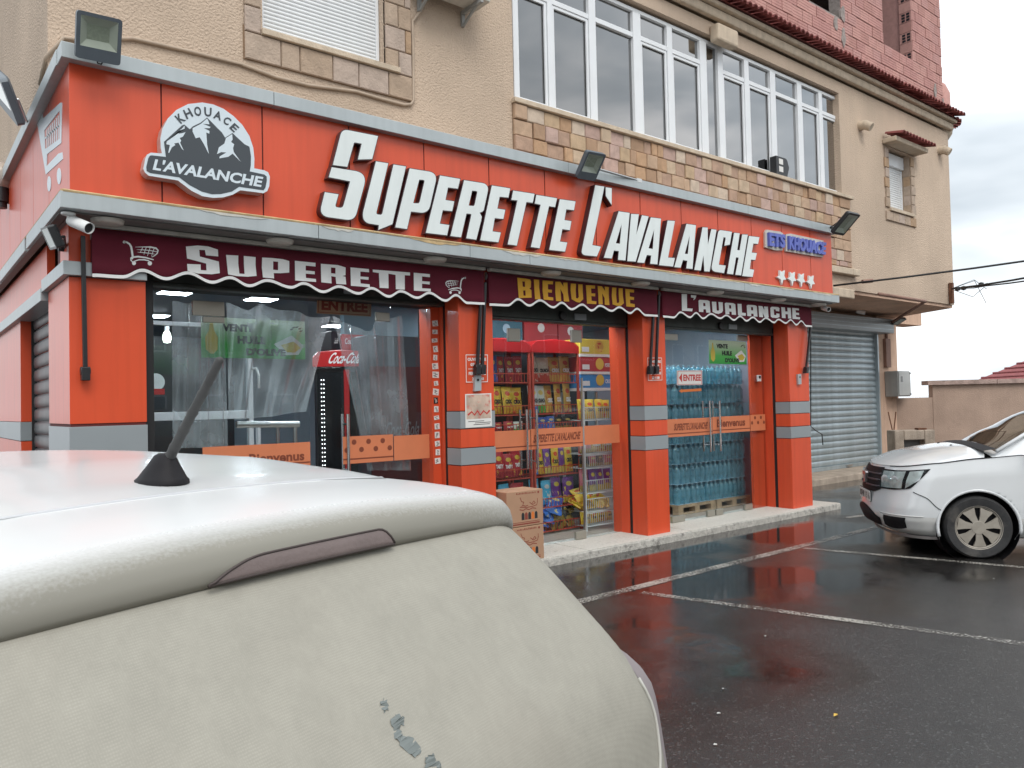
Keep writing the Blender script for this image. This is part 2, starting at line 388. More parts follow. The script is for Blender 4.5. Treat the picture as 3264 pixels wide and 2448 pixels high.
glass_up = glass_mat('tinted_window_glass', (.20, .21, .22), 5.6)
film = glass_mat('clear_plastic_film', (.93, .95, .96), 3.4, rough=.10, haze=.19, hazec=(.9, .93, .95))
bottle_m = glass_mat('blue_bottle_plastic', (.62, .86, .93), 3.0, rough=.10, haze=.42, hazec=(.34, .66, .76), ior=1.33)
cam_glass = glass_mat('lamp_cover_glass', (.8, .84, .82), 1.0)

def ramp_rand(name, cols, rough=.9, var=.14, vs=8, bump=.35, bs=50, bands=0):
    """colour picked per piece from a ramp by its random number"""
    m = M(name, (1, 1, 1), rough=rough); n = m.node_tree.nodes; l = m.node_tree.links; b = n['Principled BSDF']
    oi = n.new('ShaderNodeObjectInfo'); cr = n.new('ShaderNodeValToRGB'); cr.color_ramp.interpolation = 'CONSTANT'
    el = cr.color_ramp.elements
    while len(el) < len(cols): el.new(.5)
    for i, c in enumerate(cols): el[i].position = i/len(cols); el[i].color = tuple(c)+(1,)
    l.new(oi.outputs['Random'], cr.inputs[0])
    tc = n.new('ShaderNodeTexCoord'); mp = n.new('ShaderNodeMapping'); l.new(tc.outputs['Object'], mp.inputs[0])
    cmb = n.new('ShaderNodeVectorMath'); cmb.operation = 'SCALE'; cmb.inputs[0].default_value = (7, 3, 5); l.new(oi.outputs['Random'], cmb.inputs['Scale']); l.new(cmb.outputs[0], mp.inputs['Location'])
    t = n.new('ShaderNodeTexNoise'); t.inputs['Scale'].default_value = vs; t.inputs['Detail'].default_value = 6; t.inputs['Distortion'].default_value = .8; l.new(mp.outputs[0], t.inputs['Vector'])
    mr = n.new('ShaderNodeMapRange'); mr.inputs[1].default_value = .3; mr.inputs[2].default_value = .7; mr.inputs[3].default_value = 1-var; mr.inputs[4].default_value = 1+var; l.new(t.outputs[0], mr.inputs[0])
    sc = n.new('ShaderNodeVectorMath'); sc.operation = 'SCALE'; l.new(cr.outputs[0], sc.inputs[0]); l.new(mr.outputs[0], sc.inputs['Scale'])
    l.new(sc.outputs[0], b.inputs['Base Color'])
    t2 = n.new('ShaderNodeTexNoise'); t2.inputs['Scale'].default_value = bs; t2.inputs['Detail'].default_value = 5; l.new(mp.outputs[0], t2.inputs['Vector'])
    bp = n.new('ShaderNodeBump'); bp.inputs['Strength'].default_value = bump; bp.inputs['Distance'].default_value = .02; l.new(t2.outputs[0], bp.inputs['Height']); l.new(bp.outputs[0], b.inputs['Normal'])
    return m
stone_m = ramp_rand('sandstone_block', [(.50, .38, .27), (.46, .32, .22), (.40, .26, .17), (.48, .34, .29), (.44, .28, .17), (.53, .43, .34), (.41, .275, .20), (.47, .34, .22), (.45, .31, .26), (.37, .24, .155)], var=.16, vs=7)
stone_p = ramp_rand('pale_sandstone_block', [(.42, .33, .26), (.40, .30, .22), (.44, .35, .29), (.41, .28, .18), (.43, .33, .25)], var=.14, vs=7, bump=.5)
brick_m = ramp_rand('hollow_clay_brick', [(.50, .265, .235), (.47, .245, .22), (.52, .285, .25), (.49, .27, .245), (.45, .235, .205)], var=.10, vs=9, bump=.25)

# ---------------------------------------------------------------- ground
def asphalt():
    m = bpy.data.materials.new('wet_asphalt'); m.use_nodes = True; n = m.node_tree.nodes; l = m.node_tree.links; b = n['Principled BSDF']
    g = n.new('ShaderNodeNewGeometry'); P = g.outputs['Position']
    def noise(s, d=5, r=.55):
        t = n.new('ShaderNodeTexNoise'); t.inputs['Scale'].default_value = s; t.inputs['Detail'].default_value = d; t.inputs['Roughness'].default_value = r; l.new(P, t.inputs['Vector']); return t.outputs[0]
    def mr(x, a, bb, c, d):
        q = n.new('ShaderNodeMapRange'); q.inputs[1].default_value = a; q.inputs[2].default_value = bb; q.inputs[3].default_value = c; q.inputs[4].default_value = d; l.new(x, q.inputs[0]); return q.outputs[0]
    big = noise(.55, 5); mid = noise(6, 6); fine = noise(230, 4, .75)
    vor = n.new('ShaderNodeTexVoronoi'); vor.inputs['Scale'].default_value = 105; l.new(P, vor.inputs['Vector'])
    col = n.new('ShaderNodeValToRGB'); e = col.color_ramp.elements
    e[0].position = .25; e[0].color = (.012, .0112, .0108, 1); e[1].position = .75; e[1].color = (.028, .026, .0245, 1)
    l.new(mid, col.inputs[0])
    sp = n.new('ShaderNodeSeparateXYZ'); l.new(P, sp.inputs[0])
    worn = mr(sp.outputs['Y'], 4.0, 1.7, 0, .32)         # open coarse asphalt away from the shop's drip line
    bg = n.new('ShaderNodeMath'); bg.operation = 'SUBTRACT'; l.new(big, bg.inputs[0]); l.new(worn, bg.inputs[1]); big = bg.outputs[0]
    wet = mr(big, .30, .52, 0, 1)                       # 1 = standing film of water
    rg = n.new('ShaderNodeMath'); rg.operation = 'MULTIPLY_ADD'; l.new(wet, rg.inputs[0]); rg.inputs[1].default_value = -.18; rg.inputs[2].default_value = .205
    r2 = n.new('ShaderNodeMath'); r2.operation = 'MULTIPLY_ADD'; l.new(mid, r2.inputs[0]); r2.inputs[1].default_value = .05; l.new(rg.outputs[0], r2.inputs[2])
    l.new(r2.outputs[0], b.inputs['Roughness'])
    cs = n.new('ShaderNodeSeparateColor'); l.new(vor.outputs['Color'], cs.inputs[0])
    glint_specks = mr(cs.outputs[0], .86, 1.0, 0, .045)           # glints put into the colour as scattered pale specks
    av = n.new('ShaderNodeVectorMath'); av.operation = 'ADD'; l.new(col.outputs[0], av.inputs[0]); l.new(glint_specks, av.inputs[1])
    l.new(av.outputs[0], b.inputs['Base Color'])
    b.inputs['IOR'].default_value = 1.6; b.inputs['Specular IOR Level'].default_value = .6
    bs = mr(big, .20, .50, .5, .015)
    hs = n.new('ShaderNodeMath'); hs.operation = 'ADD'; l.new(fine, hs.inputs[0]); l.new(vor.outputs['Distance'], hs.inputs[1])
    bp = n.new('ShaderNodeBump'); bp.inputs['Distance'].default_value = .007; l.new(bs, bp.inputs['Strength']); l.new(hs.outputs[0], bp.inputs['Height']); l.new(bp.outputs[0], b.inputs['Normal'])
    return m
def worn_paint():
    m = bpy.data.materials.new('worn_road_paint'); m.use_nodes = True; n = m.node_tree.nodes; l = m.node_tree.links; b = n['Principled BSDF']
    out = n['Material Output']; P = n.new('ShaderNodeNewGeometry').outputs['Position']
    t = n.new('ShaderNodeTexNoise'); t.inputs['Scale'].default_value = 60; t.inputs['Detail'].default_value = 6; t.inputs['Roughness'].default_value = .7; l.new(P, t.inputs['Vector'])
    t2 = n.new('ShaderNodeTexNoise'); t2.inputs['Scale'].default_value = 2.2; t2.inputs['Detail'].default_value = 4; l.new(P, t2.inputs['Vector'])
    ad = n.new('ShaderNodeMath'); ad.operation = 'MULTIPLY_ADD'; l.new(t2.outputs[0], ad.inputs[0]); ad.inputs[1].default_value = .5; l.new(t.outputs[0], ad.inputs[2])
    mr = n.new('ShaderNodeMapRange'); mr.inputs[1].default_value = .69; mr.inputs[2].default_value = .88; l.new(ad.outputs[0], mr.inputs[0])
    b.inputs['Base Color'].default_value = (.42, .40, .36, 1); b.inputs['Roughness'].default_value = .32
    tr = n.new('ShaderNodeBsdfTransparent'); mx = n.new('ShaderNodeMixShader'); mr.inputs[3].default_value = .04; l.new(mr.outputs[0], mx.inputs[0]); l.new(tr.outputs[0], mx.inputs[1]); l.new(b.outputs[0], mx.inputs[2]); l.new(mx.outputs[0], out.inputs[0])
    return m
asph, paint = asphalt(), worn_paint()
mb = MB()
xs = [-900, -60, -12, 0, 3, 6, 9, 12, 20, 60, 900]; ys = [-900, -60, -12, -3, 0, 2, 4, 6, 9, 14, 60, 900]
for i in range(len(xs)-1):
    for j in range(len(ys)-1): mb.quad((xs[i], ys[j], 0), (xs[i+1], ys[j], 0), (xs[i+1], ys[j+1], 0), (xs[i], ys[j+1], 0))
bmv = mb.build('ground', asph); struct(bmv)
def line(a, b, w):
    a = Vector(a+(0,)); b = Vector(b+(0,)); d = (b-a).normalized(); s = Vector((-d.y, d.x, 0))*w/2; z = Vector((0, 0, .004))
    m = MB().quad(a-s+z, b-s+z, b+s+z, a+s+z)
    struct(m.build('parking_line', paint))
line((1.0, 4.60), (11.4, 4.73), .11)
line((4.96, 4.50), (6.55, -1.0), .09)
line((7.66, 4.60), (9.2, -.8), .085)
line((10.3, 4.66), (11.8, -.7), .085)
line((9.95, 5.35), (11.9, 4.95), .10)

# shop step
mb = MB(); Z0 = .08
mb.box(.6, 5.83, -.05, 10.72, 6.9, Z0)
stp = mb.build('shop_step', kerbface, bevel=.012); struct(stp)
for k in range(12):
    a_ = .62+k*.84; o = MB().box(a_+.004, 5.842+random.uniform(-.004, .004), Z0+.0005, min(a_+.836, 10.70), 6.40, Z0+.006+random.uniform(0, .002)).build('step_slab', granite, stp, bevel=.003)
mb = MB(); mb.box(10.9, 7.6, -.05, 17.2, 8.5, .12); o = mb.build('garage_threshold', concrete, bevel=.02); struct(o)
# small litter on the asphalt
lf = MB(); c = at(1700+1363/1.414, 1500+1105/1.414, 2, .004)
lf.add([c+Vector(q) for q in ((-.02, 0, .002), (0, -.011, .008), (.024, .003, .003), (.003, .012, .009))], [(0, 1, 2), (0, 2, 3)])
tag(lf.build('fallen_leaf', leaf_m), 'tiny yellow leaf lying alone on the wet asphalt', 'leaf')

litter_m = M('grey_white_litter', (.46, .45, .42), rough=.7)
for x, y, lab in ((855, 983, 'topmost of the pale scraps on the asphalt right of the near car'), (835, 1093, 'middle one of the pale scraps on the asphalt right of the near car'), (820, 1235, 'lowest of the pale scraps on the asphalt right of the near car'), (2075, 487, 'pale scrap on the asphalt below the white saloon'), (1045, 745, 'pale scrap alone on the open wet asphalt'), (530, 357, 'pale scrap on the asphalt just before the middle pillar')):
    c = at(1700+x/1.414, 1500+y/1.414, 2, .005); m = MB(); n_ = 6; s_ = random.uniform(.008, .014)
    m.add([c+Vector((math.cos(k*1.05)*s_*random.uniform(.6, 1.3), math.sin(k*1.05)*s_*random.uniform(.5, 1.1), random.uniform(0, .003))) for k in range(n_)], [tuple(range(n_))])
    tag(m.build('litter_scrap', litter_m), lab, 'litter', 'pale litter scraps on the asphalt')

# ---------------------------------------------------------------- the apartment building above and beside the shop
UY = 6.75                                   # plane of the upper storey's front wall
bld = thing('apartment_building', 'beige stucco apartment building with white window strip and pink brick top storey', 'building', (9, 8, 0))
XL, XR = .94, 17.2
zt = 7.06
def P(name, mb_, m, par=bld, **k): return mb_.build(name, m, par, **k)
# wall pieces round the openings (left window, long window, small right window)
LW = (2.62, 3.86, 5.03, 6.4); BW = (5.53, 12.78, 5.08, 6.86); RW = (14.50, 15.38, 5.08, 6.26)
mb = MB()
D = .30
def wallpiece(x0, x1, z0, z1): mb.box(x0, UY, z0, x1, UY+D, z1)
wallpiece(XL, LW[0], 3.46, zt); wallpiece(LW[0], LW[1], 3.46, LW[2]); wallpiece(LW[0], LW[1], LW[3], zt)
wallpiece(LW[1], BW[0], 3.46, zt); wallpiece(BW[0], BW[1], 3.46, BW[2]); wallpiece(BW[0], BW[1], BW[3], zt)
wallpiece(BW[1], RW[0], 3.46, zt); wallpiece(RW[0], RW[1], 3.46, RW[2]); wallpiece(RW[0], RW[1], RW[3], zt); wallpiece(RW[1], XR, 3.46, zt)
mb.box(XL, UY+D, 3.46, XL+.3, 15, zt); mb.box(XR-.3, UY+D, 3.46, XR, 15, zt)
mb.box(XL+.3, 14.7, 3.46, XR-.3, 15, zt)
P('upper_wall', mb, stucco)
mb = MB(); mb.prism([[(XL+.02, UY+.03), (XR-.02, UY+.03), (18.35, 8.9), (18.35, 14.9), (XL+.02, 14.9)]], lambda q: (q[0], q[1], 3.40), lambda q: (q[0], q[1], 3.456)); P('overhang_slab', mb, stucco_g)
mb = MB(); mb.prism([[(XR, UY+.31), (18.37, 8.9), (18.37, 15), (XR, 15)]], lambda q: (q[0], q[1], 3.457), lambda q: (q[0], q[1], zt)); P('upper_wall', mb, stucco)
mb = MB(); mb.box(XL+.31, UY+D+.01, 7.0, XR-.31, 14.69, 7.05); P('floor_slab', mb, concrete)
# ground storey right of the shop
GY = 8.35
SX0, SX1 = 13.2, 17.03
mb = MB()
mb.box(10.35, GY, 0, SX0, GY+.3, 3.39); mb.box(SX1+.03, GY-.02, 0, 18.02, GY+.35, 3.39); mb.box(SX0, GY+.02, 3.08, SX1+.03, GY+.3, 3.39)
mb.box(17.7, GY+.35, 0, 18.02, 15, 3.39)
P('ground_wall', mb, stucco_g)
mb = MB(); mb.box(18.03, 8.36, 3.28, 19.4, 8.8, 3.60); P('cantilever_beam', mb, stucco_g)
# garage roller shutter
g = thing('garage_shutter', 'closed galvanised roller shutter of the garage right of the shop', 'shutter', ((SX0+SX1)/2, GY, .12))
pitch = .1245; n = 23
mb = MB()
prof = [(0, 0), (-.012, .006), (-.022, .03), (-.026, .058), (-.022, .086), (-.012, .108), (0, .113), (0, .1235)]
mb.grid(lambda u, v: (u*(SX1-SX0), prof[min(int(v*7+.5), 7)][0], prof[min(int(v*7+.5), 7)][1]), 1, 7)
s0 = mb.build('slat', slat_g, smooth=True, recalc=False)
for i in range(n):
    s = s0 if i == 0 else s0.copy()
    if i: COL.objects.link(s)
    s.location = (SX0, GY+.03, .20+i*pitch); put(s, g)
mb = MB(); mb.box(SX0, GY-.01, .12, SX1, GY+.04, .20); mb.build('bottom_bar', slat_g, g, bevel=.006)
mb = MB(); mb.box(SX0-.2, GY-.34, 2.98, SX1+.2, GY-.012, 3.285)
mb.build('shutter_box', silver_d, g, bevel=.01)
for z in (3.05, 3.13, 3.21):
    mb = MB(); mb.box(SX0-.2, GY-.346, z, SX1+.2, GY-.339, z+.012); mb.build('box_rib', slat_g, g)
mb = MB(); mb.box(SX1-.005, GY-.06, .12, SX1+.05, GY+.035, 2.98); mb.build('guide_rail', slat_g, g)
mb = MB(); mb.box(15.6, GY-.05, .15, 15.8, GY-.012, .19); mb.build('handle', steel, g)

# --- stones below the long window
sill_z = 5.03
BACK = MB(); BACK.box(5.50, UY-.012, 3.83, 12.98, UY-.002, sill_z-.002); P('stone_bedding', BACK, mortar)
z = sill_z-.004; row = 0
rs = random.Random(3)
nst = 0
while z > 3.86:
    h = rs.choice((.165, .175, .185, .195)); z0 = max(z-h, 3.835); x = 5.502
    while x < 12.975:
        w = rs.uniform(.10, .14) if rs.random() < .12 else rs.uniform(.175, .275)
        x1 = x+w
        if 12.98-x1 < .12: x1 = 12.978
        vis = 1.63+(4.03-1.63)*UY/5.63 - .12
        if z > vis or x1 > 12.0:
            m = MB(); pr_ = rs.uniform(.016, .046)
            m.cbox(x+.004, UY-pr_-.012, z0+.004, x1-.004, UY-.010, z-.004, .009)
            c = Vector(((x+x1)/2, UY, (z+z0)/2))
            m.v = [tuple(Vector(q)-c+Vector((rs.uniform(-.002, .002), 0, rs.uniform(-.002, .002)))) for q in m.v]
            o = m.build('stone', stone_m); o.location = c; put(o, bld); nst += 1
        x = x1
    z = z0; row += 1
mb = MB()
for k in range(5):
    a = 5.49+k*1.512; mb2 = MB(); mb2.box(a, UY-.075, sill_z, min(a+1.508, 13.06), UY+.12, sill_z+.055); P('window_sill', mb2, sand_trim, bevel=.006)
mb = MB(); mb.box(12.9, UY-.10, 3.70, 13.14, UY-.002, 3.815); mb.box(8, UY-.10, 3.70, 12.895, UY-.002, 3.81); P('string_course', mb, sand_trim, bevel=.012)
mb = MB(); mb.box(12.2, UY-.06, 3.30, 13.0, UY-.003, 3.46); P('corbel', mb, sand_trim, bevel=.02)

# --- long window strip
wp = UY+.10
z3 = zm(1550, 0, 1.8433)
def wx(zx, zy): return at(1550+zx/1.8433, zy/1.8433, 1, wp).x
zb, ztp = sill_z+.057, 6.82
z_tr = (at(1550+1960/1.8433, 668/1.8433, 1, wp).z+at(1550+1075/1.8433, 292/1.8433, 1, wp).z)/2; print('z_tr', z_tr, at(1550+1960/1.8433, 668/1.8433, 1, wp).z)
mull = [(160, 300, 22), (368, 320, 30), (618, 380, 40), (880, 420, 45), (1075, 560, 30), (1272, 620, 38), (1372, 640, 30), (1527, 720, 26), (1682, 800, 30), (1838, 830, 26), (1962, 900, 20), (2075, 900, 20)]
mx_ = []
for zx, zy, w in mull: mx_.append((wx(zx-w/2, zy), wx(zx+w/2, zy)))
win = thing('window_strip', 'long white framed window strip reflecting grey clouds above the shop sign', 'window', (9.2, wp, zb))
mb = MB()
mb.box(mx_[0][0], wp-.03, zb, mx_[-1][1], wp+.05, zb+.05); mb.box(mx_[0][0], wp-.03, ztp-.05, mx_[-1][1], wp+.05, ztp)
mb.build('frame', pvc, win, bevel=.006)
for a, b in mx_:
    m = MB(); m.box(a, wp-.035, zb+.051, b, wp+.05, ztp-.051); m.build('mullion', pvc, win, bevel=.006)
for i in range(len(mx_)-1):
    a = mx_[i][1]; b = mx_[i+1][0]
    full = i == 5
    if full: spans = [(zb+.051, ztp-.051)]
    else:
        m = MB(); m.box(a+.001, wp-.03, z_tr-.032, b-.001, wp+.05, z_tr+.032); m.build('transom', pvc, win, bevel=.005)
        spans = [(zb+.051, z_tr-.033), (z_tr+.033, ztp-.051)]
    for k, (p, q) in enumerate(spans):
        pan = MB(); pan.box(a+.001, wp+.012, p+.001, b-.001, wp+.018, q-.001)
        pane = pan.build('pane', glass_up, win)
        if k == 0 and i in (0, 1, 3, 4, 6, 7, 9, 10):       # opening sashes carry a second profile
            t = .038; m = MB()
            m.box(a+.003, wp-.02, p, a+t, wp+.006, q); m.box(b-t, wp-.02, p, b-.003, wp+.006, q); m.box(a+t, wp-.02, p, b-t, wp+.006, p+t); m.box(a+t, wp-.02, q-t, b-t, wp+.006, q)
            m.build('sash', pvc, win, bevel=.004)
# things on the sill inside: a black speaker behind the pane
m = MB(); x0, x1 = at(1550+1706/1.8433, 1000/1.8433, 1, UY-.05).x-.05, at(1550+1772/1.8433, 1000/1.8433, 1, UY-.05).x-.02; zz = at(1550+1740/1.8433, 925/1.8433, 1, UY-.05).z
HS = zz-zb
m.prism([rnd_poly([(x0+.05, zb+.006), (x1+.0, zb+.006), (x1+.06, zb+.55*HS), (x1+.0, zz, .04), (x0+.05, zz)])], lambda q: (q[0], UY-.05, q[1]), lambda q: (q[0], wp-.037, q[1]))
spk = m.build('loudspeaker', blackmet, bevel=.01); tag(spk, 'black loudspeaker with two pale stickers standing on the sill of the long upper window', 'loudspeaker')
for zc in (.20*HS, .60*HS):
    m = MB(); m.box(x0+.12, UY-.054, zb+zc, x0+.23, UY-.0505, zb+zc+.085); m.build('sticker', paper, spk)
# dark room behind the glass
mb = MB(); mb.box(5.4, 9.2, 4.9, 13, 9.25, 7.0); P('room_back_wall', mb, wall_in)
mb = MB(); mb.box(5.3, UY+.31, 4.8, 13, 9.2, 4.85); P('room_floor', mb, wall_in)
# lintel beam with cornice lip and the block over the mullion
mb = MB(); mb.box(5.3, UY-.10, BW[3]+.02, 13.3, UY-.002, zt+.02)
mb2 = MB()
P('cornice_band', MB().box(1.0, UY-.10, zt+.03, XR+.06, UY-.003, zt+.17), sand_trim, bevel=.03)
P('cornice_lip', MB().box(1.0, UY-.16, zt+.175, XR+.10, UY+.3, zt+.245), sand_trim, bevel=.02)
a, b = wx(1275, 200), wx(1395, 200)
P('lintel_block', MB().box(a, UY-.16, 6.74, b, UY-.004, 6.99), sand_trim, bevel=.03)
# curved corner of the cornice at the right end
m = MB(); m.lathe([(.0, -.12), (.30, -.10), (.42, -.02), (.50, .10), (.52, .24), (.0, .25)], 24, (XR+.04, UY+.46, zt-.06)); P('cornice_corner', m, sand_trim, smooth=True, sharp=40)

# --- roof tiles along the cornice
def tile_mesh(L=.34, r=.060):
    m = MB(); n = 7
    pts = []
    for k in range(n+1):
        a = math.pi*k/n; pts.append((math.cos(a)*r, math.sin(a)*r*.95))
    for (yy, sc) in ((0, 1.0), (L, .82)):
        for (x, z) in pts: m.v.append((x*sc, yy, z*sc))
        for (x, z) in pts: m.v.append((x*sc*.78, yy, z*sc*.74-.001))
    q = (n+1)
    for k in range(n):
        m.f += [(k, k+1, 2*q+k+1, 2*q+k), (q+k+1, q+k, 3*q+k, 3*q+k+1), (k, q+k, q+k+1, k+1)]; m.m += [0, 0, 0]
    return m
t0 = tile_mesh().build('roof_tile', rooftile, smooth=True, sharp=50)
x = 8.2; first = True; i = 0
def place_tile(x, y, z, rx, rz=0, par=bld):
    global first
    o = t0 if first else t0.copy()
    if not first: COL.objects.link(o)
    first = False
    o.location = (x, y, z); o.rotation_euler = (rx, random.uniform(-.05, .05), rz+random.uniform(-.03, .03)); put(o, par)
while x < XR-.0:
    place_tile(x, UY-.33+random.uniform(-.012, .012), zt+.262, R(14)); x += .128
for k in range(7):
    a = R(-95+k*16); place_tile(XR+.06+math.cos(a)*.62, UY+.42+math.sin(a)*.62, zt+.22, R(14), a+R(90))
mb = MB(); mb.quad((8, UY-.20, zt+.25), (XR+.2, UY-.20, zt+.25), (XR+.2, UY+.1, zt+.35), (8, UY+.1, zt+.35)); P('tile_bed', mb, rooftile)

# --- unplastered brick storey
BY = UY+.06; z0b = zt+.38
z4 = zm(2350, 0, 2.37)
o1 = (at(2350+545/2.37, 5, 1, BY).x, at(2350+785/2.37, 140/2.37, 1, BY).x, at(2350+770/2.37, 128/2.37, 1, BY).z)
o2 = (at(2350+1097/2.37, 60, 1, BY).x, at(2350+1322/2.37, 130, 1, BY).x, at(2350+1325/2.37, 462/2.37, 1, BY).z)
TOPZ = 10.6
BXR = at(2350+1535/2.37, 100, 1, BY).x
mb = MB()
def bk(x0, x1, za, zb_): mb.box(x0, BY+.012, za, x1, BY+.22, zb_)
bk(7.5, o1[0], z0b-.1, TOPZ); bk(o1[0], o1[1], z0b-.1, o1[2]); bk(o1[1], o2[0], z0b-.1, TOPZ); bk(o2[0], o2[1], z0b-.1, o2[2]); bk(o2[1], BXR, z0b-.1, TOPZ)
P('brick_bedding', mb, mortar_g)
mb = MB(); mb.box(7.5, BY+.22, TOPZ-.2, BXR, BY+4, TOPZ); P('brick_room_ceiling', mb, concrete)
mb = MB(); mb.box(BXR-.25, BY+.23, z0b, BXR-.05, BY+2.2, TOPZ-.21); mb.box(o2[1]+.02, BY+.23, z0b, o2[1]+.2, BY+1.2, TOPZ-.21); P('brick_room_side', mb, brick_m)
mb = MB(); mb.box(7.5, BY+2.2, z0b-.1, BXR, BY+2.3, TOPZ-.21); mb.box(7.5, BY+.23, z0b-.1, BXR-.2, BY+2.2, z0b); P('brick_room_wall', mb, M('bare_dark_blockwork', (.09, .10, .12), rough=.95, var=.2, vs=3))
def brick_mesh(w, h=.195, d=.05):
    m = MB(); c = .006
    # scored face: three shallow grooves
    zs = [-h/2, -h/2+c]
    ys = [c, 0]
    for k in range(1, 4):
        zc = -h/2+h*k/4; zs += [zc-.004, zc, zc+.004]; ys += [0, .005, 0]
    zs += [h/2-c, h/2]; ys += [0, c]
    for z_, y_ in zip(zs, ys): m.v += [(-w/2, y_-.0, z_), (w/2, y_, z_)]
    for k in range(len(zs)-1): m.f.append((2*k, 2*k+1, 2*k+3, 2*k+2)); m.m.append(0)
    b = len(m.v); m.v += [(-w/2, d, -h/2), (w/2, d, -h/2), (w/2, d, h/2), (-w/2, d, h/2)]; N = 2*len(zs)
    m.f += [(0, b, b+1, 1), (N-2, N-1, b+2, b+3)]; m.m += [0, 0]
    m.f.append(())
    m.m.append(0)
    m.f[-1] = tuple(2*k for k in range(len(zs)))+(b+3, b); m.f.append(tuple(2*k+1 for k in range(len(zs)))+(b+2, b+1)); m.m += [0]
    return m
bmesh_cache = {}
z = z0b; row = 0; nb = 0
def visible(x, z):
    d = Vector((x, BY, z))-EYE; q = d.dot(_f); return (-d.dot(_u)/q*FPX*-1 if False else 1224-d.dot(_u)/q*FPX) > -40
while z < TOPZ:
    x = 7.6-(.15 if row % 2 else 0)
    while x < BXR-.03:
        xa, xb = x, min(x+.30, BXR)
        cut = False
        for (p, q, zz_) in (o1, o2):
            if z+.1 > zz_:
                if xa < p < xb: xb = p
                elif xa < q < xb: xa = q
                elif xa >= p and xb <= q: cut = True
        if not cut and xb-xa > .05 and visible((xa+xb)/2, z+.1) and visible((xa+xb)/2, z):
            w = round(xb-xa-.010, 2)
            if w not in bmesh_cache: bmesh_cache[w] = brick_mesh(w).build('brick', brick_m); o = bmesh_cache[w]
            else: o = bmesh_cache[w].copy(); COL.objects.link(o)
            o.location = ((xa+xb)/2, BY+random.uniform(-.008, .004), z+.1); o.rotation_euler = (0, random.uniform(-.006, .006), 0); put(o, bld); nb += 1
        x += .30
    z += .205; row += 1
# hollow brick ends in the right reveal of the unglazed opening
zz = o2[2]; k = 0
while zz < 10.2:
    hb_ = MB().box(o2[1]-.012, BY+.004, zz+.004, o2[1]+.006, BY+.235, zz+.198).build('brick', brick_m, bld)
    if k % 2 == 0:
        for a_ in range(2):
            for b_ in range(3): MB().box(o2[1]-.0145, BY+.03+a_*.092, zz+.02+b_*.058, o2[1]-.0125, BY+.095+a_*.092, zz+.064+b_*.058).build('brick_hole', dark_in, hb_)
    zz += .205; k += 1
# rounded brick corner pier at the right end
m = MB(); m.lathe([(.34, z0b-.15), (.34, 8.0), (.26, 8.2), (.0, 8.22)], 20, (BXR+.26, BY+.32, 0)); P('corner_pier', m, brick_m, smooth=True, sharp=30)
for (px, py, s) in ((2350+800/2.37, 110/2.37, 1), (2350+805/2.37, 285/2.37, 1), (2350+805/2.37, 450/2.37, .8), (2350+745/2.37, 165/2.37, .8), (2350+1497/2.37, 690/2.37, .9), (2350+1555/2.37, 780/2.37, .6)):
    c = at(px, py, 1, BY-.012); m = MB(); pts = []
    for k in range(11):
        a = 2*math.pi*k/11; rr = random.uniform(.7, 1.2); pts.append((c.x+math.cos(a)*.075*s*rr, c.z+math.sin(a)*.17*s*rr))
    m.prism([pts], lambda q: (q[0], BY-.016, q[1]), lambda q: (q[0], BY+.02, q[1])); P('mortar_patch', m, mortar_g)
for (px, py) in ((2350+843/2.37, 488/2.37), (2350+1523/2.37, 850/2.37)):
    c = at(px, py, 1, BY-.05); m = MB(); m.lathe([(.075, .06), (.075, 0), (.062, 0), (.062, .03)], 14, c, (0, 1, 0)); P('drain_pipe_end', m, sand_trim, smooth=True, sharp=40)

# --- left window with its rolled-down shutter and stone surround
def slat_window(name, label, X0, X1, Z0_, Z1_, Y, pitch, nsl, box=None):
    g = thing(name, label, 'window', ((X0+X1)/2, Y, Z0_))
    pr_ = [(0, 0), (-.006, .15*pitch), (-.009, .5*pitch), (-.006, .85*pitch), (.002, .97*pitch), (.002, pitch)]
    m = MB(); m.grid(lambda u, v: (u*(X1-X0), pr_[min(int(v*5+.5), 5)][0], pr_[min(int(v*5+.5), 5)][1]), 1, 5)
    s0 = m.build('slat', slat_w, smooth=True, recalc=False)
    for i in range(nsl):
        s = s0 if i == 0 else s0.copy()
        if i: COL.objects.link(s)
        s.location = (X0, Y, Z0_+.02+i*pitch); put(s, g)
    zt_ = Z0_+.02+nsl*pitch
    for a, b in ((X0-.035, X0-.001), (X1+.001, X1+.035)):
        m = MB(); m.box(a, Y-.02, Z0_, b, Y+.03, Z1_); m.build('side_rail', pvc, g, bevel=.004)
    m = MB(); m.box(X0, Y-.012, Z0_+.001, X1, Y+.02, Z0_+.02); m.build('bottom_bar', pvc, g)
    m = MB(); m.box(X0, Y+.03, Z0_, X1, Y+.05, Z1_); m.build('backing', dark_in, g)
    if box: m = MB(); m.box(X0-.035, Y-.06, Z1_-box, X1+.035, Y+.05, Z1_-.002); m.build('shutter_box', pvc, g, bevel=.008)
    return g
slat_window('shuttered_window', 'large upper window with its white roller shutter fully closed', 2.665, 3.82, 5.045, 6.38, UY+.10, .0375, 20)
slat_window('shuttered_window', 'small upper window with closed white shutter under a little tiled hood', 14.545, 15.335, 5.11, 6.22, UY+.16, .042, 21, .24)
P('window_sill', MB().box(2.60, UY-.06, 4.985, 4.02, UY+.098, 5.040), sand_trim, bevel=.006)
P('window_sill', MB().box(14.46, UY-.06, 5.045, 15.44, UY+.14, 5.105), sand_trim, bevel=.006)
